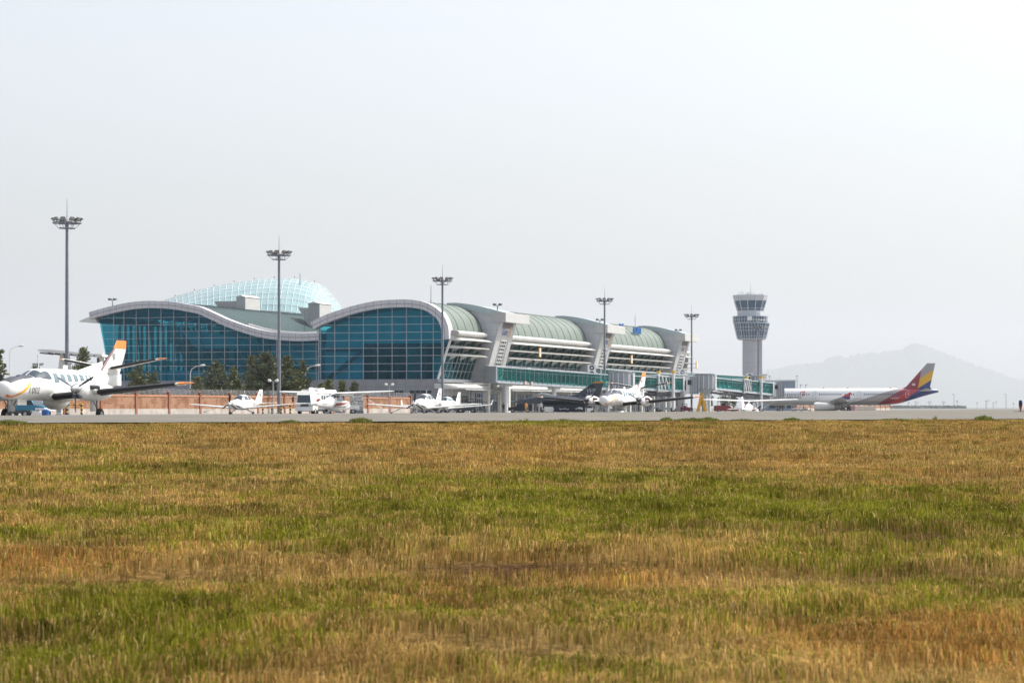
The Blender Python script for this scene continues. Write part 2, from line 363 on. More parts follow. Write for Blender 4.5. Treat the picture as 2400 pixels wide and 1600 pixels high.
def pave(name, c1, c2, dirx, diry):
    m = mat(name, c1, .9, spec=.08); T = m.node_tree; L = T.links; b = T.nodes['Principled BSDF']
    tc = N(m, 'ShaderNodeTexCoord'); mp = N(m, 'ShaderNodeMapping'); L.new(tc.outputs['Object'], mp.inputs[0])
    mp.inputs['Rotation'].default_value = (0, 0, -math.atan2(diry, dirx)); mp.inputs['Scale'].default_value = (.02, .45, 1)
    mp.vector_type = 'POINT'
    n = N(m, 'ShaderNodeTexNoise'); n.inputs['Scale'].default_value = 1; n.inputs['Detail'].default_value = 7; n.inputs['Roughness'].default_value = .65; L.new(mp.outputs[0], n.inputs['Vector'])
    n2 = N(m, 'ShaderNodeTexNoise'); n2.inputs['Scale'].default_value = .9; n2.inputs['Detail'].default_value = 8; L.new(tc.outputs['Object'], n2.inputs['Vector'])
    ad = N(m, 'ShaderNodeMath'); ad.operation = 'ADD'; L.new(n.outputs[0], ad.inputs[0]); L.new(n2.outputs[0], ad.inputs[1])
    rp = N(m, 'ShaderNodeMapRange'); rp.inputs['From Min'].default_value = .72; rp.inputs['From Max'].default_value = 1.25; L.new(ad.outputs[0], rp.inputs[0])
    mix = N(m, 'ShaderNodeMix'); mix.data_type = 'RGBA'; L.new(rp.outputs[0], mix.inputs['Factor']); mix.inputs['A'].default_value = (*c1, 1); mix.inputs['B'].default_value = (*c2, 1)
    L.new(mix.outputs['Result'], b.inputs['Base Color']); return m
TAXI = pave('weathered_asphalt', (.125, .118, .10), (.205, .192, .168), .3374, .9414)
APRON = pave('apron_concrete', (.16, .157, .15), (.24, .235, .225), .3374, .9414)
mbt = MB()     # taxiway: strips between the grass edge and the crest, then down the far slope
def on_line(Pp, Nn, s): return np.array([Pp[0] + Nn[1] * s, Pp[1] - Nn[0] * s])
NS = 60
for rowA, rowB in (((0, .25), (0, .5)), ((0, .5), (0, .75)), ((0, .75), (0, 1)), ((1, 0), (1, 3)), ((1, 3), (1, 7)), ((1, 7), (1, 14))):
    def pt(row, i):
        s = i / NS
        e = on_line(PG, NG, -16.3 + 110 * s); c = on_line(PC, NC, -27.0 + 420 * s)
        p = e + (c - e) * row[1] if row[0] == 0 else c + NC * row[1]
        return (p[0], p[1], float(height(p[0], p[1])) + (.012 if row[0] == 0 else .012 - .0006 * row[1]))
    if rowA == (0, .25): mbt.strip([pt((0, 0.0), i) for i in range(NS + 1)], [pt((0, .25), i) for i in range(NS + 1)])
    mbt.strip([pt(rowA, i) for i in range(NS + 1)], [pt(rowB, i) for i in range(NS + 1)])
structure(mbt.build('taxiway', TAXI, smooth=60))
def apron_keep(x, y): return (x - PC[0]) * NC[0] + (y - PC[1]) * NC[1] > 15
axs = np.concatenate([np.arange(-160, 60, 6), np.arange(60, 420, 20)]); ays = np.concatenate([np.arange(70, 420, 6), np.arange(420, 700, 20)])
grid_sheet('apron', axs, ays, APRON, lambda X, Y: height(X, Y) + .004, apron_keep)

# ---- grass blades
def blades(n_by_band, hscale=1.0, area=None, wscale=1.0):
    X = []; Y = []
    for (y0, y1, dens) in n_by_band:
        A = (.275 * (y1 ** 2 - y0 ** 2)) + 9.0 * (y1 - y0); n = int(A * dens)
        yy = np.sqrt(rng.random(n) * (y1 ** 2 - y0 ** 2) + y0 ** 2); xx = (rng.random(n) * 2 - 1) * (.275 * yy + 4.5)
        X.append(xx); Y.append(yy)
    X = np.concatenate(X); Y = np.concatenate(Y)
    d1 = (X - PG[0]) * NG[0] + (Y - PG[1]) * NG[1]
    k = d1 < -.1 + 1.1 * (fbm(X * 1.4, Y * 1.4, 44) - .5); return X[k], Y[k]
def grass_mesh(name, X, Y, hmul, wmul):
    g, o, d = grass_mix(X, Y); thin = fbm(X * 1.7, Y * 1.7, 81, 3)
    kp = rng.random(len(X)) < np.clip(.12 + 1.7 * (thin - .24) + .4 * g, .2, 1) * (1 - .93 * d); X, Y, g, o, d = X[kp], Y[kp], g[kp], o[kp], d[kp]; n = len(X)
    isg = rng.random(n) < np.clip(.10 + g * .72, .03, .85)
    r = rng.random(n)
    col = lerp3(C_STRAW, C_RUST, np.clip(o + (r - .5) * .6, 0, 1)); gc = lerp3(C_GREEN, np.array([.30, .28, .04]), rng.random(n) * .8)
    col = np.where(isg[:, None], gc, col) * ((.5 + .85 * rng.random(n) ** 1.3) * np.clip(.02 + .95 * fbm(X * 1.8, Y * 1.1, 55, 3) + 1.1 * fbm(X * 7, Y * 5, 57, 2), .25, 1.8))[:, None]
    pale = rng.random(n) < .055; col = np.where(pale[:, None], np.array([.54, .41, .18])[None, :], col)
    col = col * (1 - .55 * d[:, None])
    clump = (.15 + 1.5 * fbm(X * 2.6, Y * 2.6, 70, 3)) * np.interp(Y, [8, 14, 30, 60], [.95, .82, .62, .5])
    h = hmul * clump * (.012 + .040 * rng.random(n) ** 2.0) * np.where(isg, .75 + 1.0 * g, .85) * (1 - .75 * d)
    e1 = -((X - PG[0]) * NG[0] + (Y - PG[1]) * NG[1]); h = h * (1 + 5.0 * np.clip(fbm(X * 1.1, Y * .4, 63, 3) - .5, 0, 1) * np.clip(1 - e1 / 3, 0, 1) * 3)
    w = wmul * (.0026 + .0030 * rng.random(n)) * (.75 + Y * .036)
    flat = rng.random(n) < np.where(isg, .45 - .3 * g, .84); h = np.where(flat, h * .42, h * np.where(isg, .85, .62))
    a = rng.random(n) * 2 * np.pi; lean = (.4 + 2.6 * rng.random(n) ** 1.3) * np.where(isg, .75, 1.45) * np.where(flat, 3.8, 1); la = rng.random(n) * 2 * np.pi * .75 + 9 * fbm(X * .9, Y * .9, 99, 2)
    z0 = height(X, Y) - .055 + bumps(X, Y)
    ca, sa = np.cos(a) * w / 2, np.sin(a) * w / 2; lx, ly = np.cos(la) * lean * h, np.sin(la) * lean * h
    v = np.zeros((n, 5, 3))
    v[:, 0] = np.stack([X - ca, Y - sa, z0], 1); v[:, 1] = np.stack([X + ca, Y + sa, z0], 1)
    v[:, 2] = np.stack([X + lx * .35 - ca * .8, Y + ly * .35 - sa * .8, z0 + .055 + h * .62], 1); v[:, 3] = np.stack([X + lx * .35 + ca * .8, Y + ly * .35 + sa * .8, z0 + .055 + h * .62], 1)
    v[:, 4] = np.stack([X + lx, Y + ly, z0 + .055 + h], 1)
    me = bpy.data.meshes.new(name); me.vertices.add(n * 5); me.vertices.foreach_set('co', v.astype(np.float32).ravel())
    b = np.arange(n, dtype=np.int32) * 5
    quads = np.stack([b, b + 1, b + 3, b + 2], 1); tris = np.stack([b + 2, b + 3, b + 4], 1)
    loops = np.concatenate([quads, tris], 1).ravel().astype(np.int32)
    me.loops.add(len(loops)); me.loops.foreach_set('vertex_index', loops)
    starts = np.stack([np.arange(n) * 7, np.arange(n) * 7 + 4], 1).ravel().astype(np.int32)
    me.polygons.add(2 * n); me.polygons.foreach_set('loop_start', starts)
    ct = me.color_attributes.new('tint', 'FLOAT_COLOR', 'POINT')
    cc = np.repeat(np.concatenate([col, np.ones((n, 1))], 1)[:, None, :], 5, 1).astype(np.float32)
    ct.data.foreach_set('color', cc.ravel()); me.materials.append(GRASSM); me.update(); me.validate()
    ob = bpy.data.objects.new(name, me); COL.objects.link(ob); return ob
GRASSM = attr_mat('grass_blade', .55, True)
bxx, byy = blades([(5.5, 12, 4200), (12, 20, 2800), (20, 32, 1700), (32, 75, 800)])
gr = grass_mesh('grass', bxx, byy, .76, 1.0); gr['kind'] = 'stuff'; tag(gr, 'patchy brown and green mown grass filling the foreground', 'grass')

# ------------------------------------------------------------------ terminal
TD = Vector((.3179, .9481, 0)); TW = Vector((-.9481, .3179, 0))
C0 = (-12.3, 450.0)
def TL(u, w, z): return (u, w, z)
def end_wz(px, py, u):
    cx, cy = C0[0] + .3179 * u, C0[1] + .9481 * u; t = (px - 1200) / F
    w = (cx - t * cy) / (.9481 + .3179 * t); Y = cy + .3179 * w
    return w, ZE + (HY - py) * Y / F
def side_u(px, w):
    t = (px - 1200) / F
    return (t * (C0[1] + .3179 * w) - C0[0] + .9481 * w) / (.3179 - .9481 * t)
GB = -.6    # buildings reach a little below the apron
term = thing('airport_terminal', 'long white terminal with wavy roofs, blue-green glass end walls and curved sunshades', 'terminal', (C0[0], C0[1], 0), math.atan2(.9481, .3179))
UA = 45.0
UE = 178.0
fB = [(733.6, 755.4), (765, 740), (797.6, 728.3), (830, 718), (862.6, 710.3), (895, 704.9), (927.7, 702.7), (949.4, 702), (981.9, 704.5), (1003.6, 709.4), (1025, 720.7), (1042.6, 735.9), (1051, 751), (1056.7, 770.6), (1057.8, 794.4)]
fA = [(214.8, 731.8), (247, 722.7), (283.7, 714), (318, 708), (352.6, 705.4), (387, 706), (421.5, 709.3), (458, 715.8), (469, 717.8), (503, 732), (538, 748), (572, 760.5), (606.7, 771), (641, 777.8), (675.5, 781), (710, 782.4), (745.6, 780.5), (800, 774), (860, 765)]
def offset(pts, d):
    out = []
    for i, p in enumerate(pts):
        a = Vector(pts[max(i - 1, 0)]); b = Vector(pts[min(i + 1, len(pts) - 1)]); t = (b - a).normalized()
        out.append((p[0] - t.y * d, p[1] + t.x * d))
    return out
def dense(pts, k=5):
    t = [0.0]
    for a, b in zip(pts, pts[1:]): t.append(t[-1] + math.dist(a, b))
    fx = pchip(t, [p[0] for p in pts]); fy = pchip(t, [p[1] for p in pts]); n = (len(pts) - 1) * k
    return [(fx(t[-1] * i / n), fy(t[-1] * i / n)) for i in range(n + 1)]
PB = dense([end_wz(x, y, 0) for x, y in fB], 4); PA = dense([end_wz(x, y, UA) for x, y in fA], 3)
# image order runs left to right, i.e. w falls; offset to the underside
PBi = offset(PB, 1.45) if offset(PB, 1.45)[10][1] < PB[10][1] else offset(PB, -1.45)
PAi = offset(PA, 1.55) if offset(PA, 1.55)[10][1] < PA[10][1] else offset(PA, -1.55)
def band(mb, A, B, u0, u1):
    """closed curved band between profiles A and B from u0 to u1"""
    n = len(A)
    for u in (u0, u1): mb.strip([(u, *p) for p in A], [(u, *p) for p in B])
    mb.strip([(u0, *p) for p in A], [(u1, *p) for p in A]); mb.strip([(u0, *p) for p in B], [(u1, *p) for p in B])
    mb.add([(u0, *A[0]), (u1, *A[0]), (u1, *B[0]), (u0, *B[0]), (u0, *A[-1]), (u1, *A[-1]), (u1, *B[-1]), (u0, *B[-1])], [(0, 1, 2, 3), (4, 5, 6, 7)])
mb = MB(); band(mb, PB, PBi, -1.3, .9); mb.build('fascia', FASCIA, term)
mb = MB(); band(mb, PA, PAi, UA - 1.3, UA + .9); mb.build('fascia', FASCIA, term)
# thin coping lines on the fascias
for prof, u in ((PB, -1.3), (PA, UA - 1.3)):
    mb = MB(); mid = offset(prof, .8) if offset(prof, .8)[10][1] < prof[10][1] else offset(prof, -.8)
    mb.tube([(u - .01, *p) for p in mid], .035, 5)
    mb.build('fascia_joint', RIB, term)
# roofs
def roof(prof, u0, u1, m, name, ribs, rs):
    prof = [(w, z - .12) for w, z in prof]
    und = offset(prof, .5) if offset(prof, .5)[10][1] < prof[10][1] else offset(prof, -.5)
    mb = MB(); band(mb, prof, und, u0, u1); o = mb.build(name, m, term, smooth=50)
    mr = MB(); u = u0 + rs * .7
    up = offset(prof, -.05) if offset(prof, -.05)[10][1] > prof[10][1] else offset(prof, .05)
    while u < u1 - .5:
        mr.strip([(u - .13, *p) for p in up], [(u + .13, *p) for p in up]); mr.strip([(u - .13, *p) for p in up], [(u - .13, *p) for p in prof]); mr.strip([(u + .13, *p) for p in up], [(u + .13, *p) for p in prof]); u += rs
    r = mr.build('roof_seam', RIB, o, smooth=0); return o
roof(PB, .9, UE, ROOFG, 'roof', True, 4.5)
roof(PA[:-4], UA + .9, 150, ROOFD, 'roof', True, 2.4)
# white gutter strip in the trough of the wavy roof
mb = MB(); tr = [p for p in PA if 46 < p[0] < 62]
for i in range(len(tr) - 1): mb.bar((UA + 1.4, tr[i][0], tr[i][1] + .02), (UA + 1.4, tr[i + 1][0], tr[i + 1][1] + .02), .25, .9)
mb.build('gutter_parapet', WHITE2, term)
# canopy tip at the far left
c1 = end_wz(190, 752, UA); c2 = end_wz(222, 739, UA); c3 = end_wz(232, 753, UA)
mb = MB(); mb.prism([c1, (c2[0], c2[1]), (c3[0], c3[1] - .25), (c1[0], c1[1] - .25)], lambda a, b, t: (t, a, b), UA - .8, UA + 30); mb.build('eave_canopy', WHITE2, term)

def glazed_end(name, poly_fn, wl, zl, u, glassm, poly, bw):
    """glass sheet with poly outline in the plane u, mullion bars clipped to poly_fn(w,z)"""
    mb = MB(); n = len(poly); mb.add([(u, a, b) for a, b in poly], [tuple(range(n))]); g = mb.build(name, glassm, term, smooth=0)
    mm = MB(); ws = np.linspace(min(p[0] for p in poly), max(p[0] for p in poly), 700); zs = np.linspace(min(p[1] for p in poly), max(p[1] for p in poly), 400)
    for w in wl:
        ok = [z for z in zs if poly_fn(w, z)]
        if len(ok) > 3: mm.bx(u - .16, u - .02, w - bw / 2, w + bw / 2, ok[0], ok[-1])
    for z in zl:
        ok = [w for w in ws if poly_fn(w, z)]
        if len(ok) > 3:
            st = ok[0]; pv = ok[0]; dw = ws[1] - ws[0]
            for w in ok[1:] + [1e9]:
                if w - pv > 2 * dw: mm.bx(u - .14, u - .025, st, pv, z - bw * .42, z + bw * .42); st = w
                pv = w
    mm.build('mullion_grid', MULL, g, smooth=0); return g
def poly_test(poly):
    def t(x, y):
        c = False; n = len(poly); j = n - 1
        for i in range(n):
            xi, yi = poly[i]; xj, yj = poly[j]
            if (yi > y) != (yj > y) and x < (xj - xi) * (y - yi) / (yj - yi) + xi: c = not c
            j = i
        return c
    return t
ZS = end_wz(887 * 0 + 1026, 887.7, 0)[1]             # sill height ~ 6 m
bl = end_wz(747, 887.7, 0); br = end_wz(1026, 887.7, 0); bt = end_wz(1055.6, 795.5, 0)
top = [p for p in PBi if p[0] < bl[0] - .05 and p[1] > bt[1] + .05]
polyB = [(bl[0], ZS), (bl[0], top[0][1] - .3)] + top + [bt, (br[0], ZS)]
colsB = [end_wz(x, 850, 0)[0] for x in (751.4, 784.6, 818.2, 851.8, 885.4, 919, 952.6, 987.3, 1015.5)]
rowsB = [end_wz(900, y, 0)[1] for y in (742.4, 760.4, 778.8, 797, 815.5, 833.5, 851.9, 869.9)]
glazed_end('end_glass_wall', poly_test(polyB), colsB, rowsB, .12, GLB, polyB, .11)
al0 = end_wz(231, 746, UA); al1 = end_wz(258, 891.5, UA); zA = end_wz(500, 891.5, UA)[1]
topA = [p for p in PAi if p[0] < al0[0] - .2]
polyA = [(al1[0], zA), al0] + topA + [(topA[-1][0], zA)]
colsA = [end_wz(x, 850, UA)[0] for x in (266.5, 290.6, 319.3, 348.4, 377.4, 407.2, 436.8, 466.4, 496.4, 526.3, 556.8, 586.5, 617, 648.4, 679, 710, 741, 772)]
rowsA = [end_wz(500, y, UA)[1] for y in (742.2, 759.4, 775.5, 791.5, 808.8, 824.8, 842, 857, 875.4)]
glazed_end('end_glass_wall', poly_test(polyA), colsA, rowsA, UA + .12, GLB, polyA, .11)
mb = MB(); mb.bar((.0, br[0] - .02, ZS), (.0, bt[0] - .02, bt[1]), .5, .3); mb.build('corner_trim', WHITE2, term)
# base walls
mb = MB(); mb.bx(0, .5, br[0], bl[0] + .4, GB, ZS - .02); mb.build('base_wall', CONC, term, smooth=0)
mb = MB(); mb.bx(UA, UA + .5, bl[0] - 3, al1[0] + .2, GB, zA - .02); mb.build('base_wall', CONC, term, smooth=0)
for x0, x1, y0, y1 in ((857, 874, 915, 921), (892, 946, 915, 926), (960, 1012, 914.5, 921)):
    a = end_wz(x0, y0, 0); b = end_wz(x1, y1, 0)
    mf = MB(); mf.bx(-.06, .02, b[0], a[0], b[1], a[1]); f = mf.build('base_window', PANE, term, smooth=0)
    fr = MB(); k = max(2, int((a[0] - b[0]) / .9))
    for i in range(k + 1):
        q = b[0] + (a[0] - b[0]) * i / k; fr.bx(-.10, -.062, q - .04, q + .04, b[1], a[1])
    fr.bx(-.10, -.06, b[0], a[0], a[1], a[1] + .1); fr.build('window_frame', STEEL, f, smooth=0)
# closing walls behind: left flank, hall rear, concourse landside flank and far end
zl = PA[0][1] - 1.8
mb = MB()
mb.add([(UA + .3, al1[0], zA), (UA + .3, al0[0] - .3, al0[1]), (150, al0[0] - .3, al0[1]), (150, al1[0], zA), (UA + .3, al1[0], GB), (150, al1[0], GB)], [(0, 1, 2, 3), (0, 3, 5, 4)])
mb.build('side_wall', GLS, term, smooth=0)
def end_poly(prof): return [(w, z - .7) for w, z in prof]
mb = MB(); q = end_poly(PB); mb.prism([(q[0][0], GB)] + q + [(q[-1][0] + 2.5, GB)], TLf := (lambda a, b, t: (t, a, b)), UE - .6, UE - .2); mb.build('end_wall', CLADE, term, smooth=0)
mb = MB(); q = end_poly(PA[:-4]); mb.prism([(q[0][0], GB)] + q + [(q[-1][0], GB)], TLf, 149, 149.4); mb.build('rear_wall', CLADE, term, smooth=0)
mb = MB(); mb.bx(.6, UA - .1, bl[0] + .05, bl[0] + .35, GB, PB[0][1] - 2.1); mb.build('flank_wall', CLADE, term, smooth=0)

# interior seen through the glass
INNERW = mat('interior_white', (.70, .72, .73), .8, var=.12, vs=.4)
mb = MB()
q = [(w, z - .5) for w, z in PBi if z > 13.2 and w < bl[0] - .3]; mb.prism([(q[0][0], 12.7)] + q + [(q[-1][0], 12.7)], TLf, 2.4, 2.7)     # upper screen wall in the concourse end
mb.bx(2.4, 2.7, 17.5, bl[0] - .2, ZS - .5, 12.7)
mb.bx(.7, 60, 1.8, bl[0] - .2, 5.3, 5.8)
mb.bx(9, 9.3, 2.0, 6.0, ZS - .5, 10.2)
mb.bx(UA + 1, 148, 27, al1[0] - .5, 5.3, 5.8)                      # hall floor
mb.bx(UA + 14, UA + 60, 27, al1[0] - 1, 10.2, 10.7)
mb.bx(UA + 60, UA + 60.4, 27, al1[0], 5.8, 20)
mb.bx(UA + 5, UA + 5.3, 27, 58, 9.4, 14.2); mb.bx(UA + 7, UA + 7.3, 27, 96, ZS, 8.6); mb.prism([(60, 13.4), (76, 13.4), (80, 17.5), (62, 15.3)], TLf, UA + 6, UA + 6.3)  # the inclined panel is added to brighten the hall glass
mb.build('interior_wall_and_bright_panel', INNERW, term, smooth=0)
mb = MB()
mb.bx(14, 14.4, 2, 17.5, ZS - .5, 12.6)
mb.bar((1.9, 24.5, 6.2), (1.9, 17.2, 11.4), .9, .5); mb.bx(1.9, 2.3, 17.2, 25, 11.3, 11.9)
for w in (6, 11, 15.5): mb.bx(3, 3.4, w - .2, w + .2, ZS - .5, 12.6)
mb.bx(3, 3.3, 2, 17, 12.3, 12.7)
mb.build('interior_partition', INNERD, term, smooth=0)
mt = MB()                                              # roof trusses of the hall
for k in range(9):
    u = UA + 4 + k * 6
    ws = np.linspace(50, 92, 15)
    zf = lambda w: np.interp(-w, [-p[0] for p in PA], [p[1] for p in PA]) - 2.3
    for i in range(14):
        a, b = ws[i], ws[i + 1]
        mt.bar((u, a, zf(a)), (u, b, zf(b)), .16, .16); mt.bar((u, a, zf(a) - 1.6), (u, b, zf(b) - 1.6), .14, .14)
        mt.bar((u, a, zf(a) - (1.6 if i % 2 else 0)), (u, b, zf(b) - (0 if i % 2 else 1.6)), .1, .1)
    for w in (55, 64, 73, 82, 91): mt.bar((u, w, 5.6), (u, w + 1.5, zf(w)), .3, .3)
for w in (52, 58, 64, 70, 76, 82, 88): mt.bar((UA + 3, w, zf(w) - .8), (UA + 54, w, zf(w) - .8), .12, .12)
for w in (47, 55, 63): mt.bar((UA + 2, w, 6.2), (UA + 2, w + 5.5, 11.5), .3, .3)
for k in range(16): mt.bx(UA + 3 + k * 2.6, UA + 3.35 + k * 2.6, al1[0] - .9, al1[0] - .4, 5.8, 19)
mt.build('interior_truss', STEEL, term, smooth=0)

# ---- apron side
def wf(z): return 1.62 - .335 * (z - 6.0)            # leaning glass plane
BAYS = [(.25, 17.9), (27.7, 87.7), (97.0, 155.9), (165.0, UE - 3)]
PYL = [(17.9, 27.7), (87.7, 97.0), (155.9, 165.0)]
def shelf(mb, u0, u1, prof_fn, n=24, ease=2.2, e0=True, e1=True):
    rings = []
    us = np.concatenate([np.linspace(u0, u0 + ease, 7), np.linspace(u0 + ease, u1 - ease, n)[1:-1], np.linspace(u1 - ease, u1, 7)])
    for u in us:
        k = 1.0
        if e0: k = min(k, math.sqrt(max(0, 1 - (1 - min((u - u0) / ease, 1)) ** 2)) * .95 + .05)
        if e1: k = min(k, math.sqrt(max(0, 1 - (1 - min((u1 - u) / ease, 1)) ** 2)) * .95 + .05)
        rings.append([(u, w, z) for w, z in prof_fn(k)])
    mb.loft(rings)
for bi, (u0, u1) in enumerate(BAYS):
    last = bi == 3
    # glass
    mb = MB(); mb.add([(u0, wf(6), 6), (u1, wf(6), 6), (u1, wf(14.2), 14.2), (u0, wf(14.2), 14.2)], [(0, 1, 2, 3)])
    g = mb.build('apron_glass_wall', GLT, term, smooth=0)
    mm = MB(); u = u0 + .3; st = 2.2 if bi == 0 else 3.0
    while u < u1:
        mm.bar((u, wf(6) - .07, 6), (u, wf(14.2) - .07, 14.2), .12, .12); u += st
    for z in (7.5, 9.0, 10.5, 12.0): mm.bar((u0, wf(z) - .06, z), (u1, wf(z) - .06, z), .10, .10)
    mm.build('mullion_grid', MULL, g, smooth=0)
    # sunshades
    for z in (10.35, 11.8, 13.2):
        def pf(k, z=z):
            d = 3.1 * k; w0 = wf(z) + .02
            return [(w0, z + .42), (w0 - d * .35, z + .45), (w0 - d * .75, z + .25), (w0 - d, z - .05), (w0 - d * .96, z - .16), (w0 - d * .7, z - .06), (w0 - d * .3, z + .10), (w0, z + .08)]
        mb = MB(); shelf(mb, u0 + .15, u1 - .02, pf, e1=True, ease=3.0); f = mb.build('sunshade', FIN, term, smooth=50)
        u = u0 + 2.5
        while u < u1 - 2:
            w0 = wf(z - .1); mbk = MB(); mbk.add([(u - .05, w0, z + .1), (u - .05, w0 - 1.6, z - .03), (u - .05, w0 + .2, z - .9), (u + .05, w0, z + .1), (u + .05, w0 - 1.6, z - .03), (u + .05, w0 + .2, z - .9)], [(0, 1, 2), (3, 5, 4), (0, 3, 4, 1), (1, 4, 5, 2), (2, 5, 3, 0)]); mbk.build('bracket', WHITE2, f, smooth=0); u += 6
    # eave drum and soffit wall
    def dp(k):
        w0 = -1.0; r = .95; return [(w0 + .3, 15.0)] + [(w0 - 1.55 * k * math.sin(t) ** .65 if math.sin(t) > 0 else w0, 14.5 + .52 * math.cos(t)) for t in np.linspace(0, math.pi, 11)] + [(w0 + .3, 13.97)]
    mb = MB(); shelf(mb, u0 - .1, u1 - .02, dp, ease=1.6, e0=False); mb.build('eave_drum', DRUM, term, smooth=50)
    mb = MB(); mb.bx(u0, u1, -1.25, -.75, 13.3, 14.0); mb.build('soffit_wall', WHITE2, term, smooth=0)
    # ledge and ground floor canopy
    mb = MB(); mb.bx(u0 - .2, u1, 1.0, 2.0, 5.35, 5.98); mb.build('ledge', CLADE, term, smooth=0)
    def cp(k):
        return [(1.95, 5.1), (-1.6 * k + .2, 5.05), (-2.5 * k, 4.75), (-2.7 * k, 4.35), (-2.5 * k, 4.05), (1.95, 4.2)]
    mb = MB(); shelf(mb, u0 - 1.2, u1, cp, ease=3.5, e1=False); cn = mb.build('ground_canopy', FIN, term, smooth=40)
    mg = MB(); mg.tube([(u0 + 2.5, -2.9, 3.98), (u1, -2.9, 3.98)], .07, 6); mg.tube([(u0 + 2.0, -2.75, 5.15), (u1, -2.75, 5.15)], .05, 6); mg.build('gutter', WHITE2, cn)
    # ground floor wall, doors and windows
    mb = MB(); mb.bx(u0 - .2, u1 + .1, 1.75, 2.1, GB, 5.34); mb.build('ground_wall', CLADE, term, smooth=0)
    u = u0 + 2.0; k = 0
    while u < u1 - 4:
        wdt = 3.6 if k % 3 else 4.6
        if bi == 1 and k == 1:
            md = MB(); md.bx(u, u + 5.0, 1.60, 1.74, GB, 3.5)
            for q in range(16): md.bx(u, u + 5.0, 1.55, 1.60, -.4 + q * .24, -.26 + q * .24)
            md.build('shutter_door', WHITE2, term, smooth=0); u += 6.2; k += 1; continue
        z0, z1 = ((1.0, 2.9) if bi == 0 else (-.2, 3.3))
        md = MB(); md.bx(u, u + wdt, 1.66, 1.74, z0, z1); w_ = md.build('ground_window', PANE, term, smooth=0)
        mf = MB()
        for q in range(4): mf.bx(u + wdt * q / 3 - .05, u + wdt * q / 3 + .05, 1.60, 1.655, z0, z1)
        for zz in (z0, (z0 + z1) / 2 + .4, z1): mf.bx(u, u + wdt, 1.61, 1.654, zz - .05, zz + .05)
        mf.build('window_frame', MULL, w_, smooth=0)
        md = MB(); md.bx(u + wdt + .2, u + wdt + .9, -1.9, -1.3, GB, 4.3) if bi and k % 2 else md.bx(u + wdt + .3, u + wdt + .7, 1.5, 1.74, GB, 4.1); md.build('column', WHITE2, term, smooth=0)
        u += wdt + 1.4; k += 1
mb = MB(); mb.bx(.6, UE - 1, 2.4, 2.6, 6.1, 6.4); mb.bx(4, UE - 1, 9, 9.3, 6, 15); mb.build('concourse_screen', INNER, term, smooth=0)
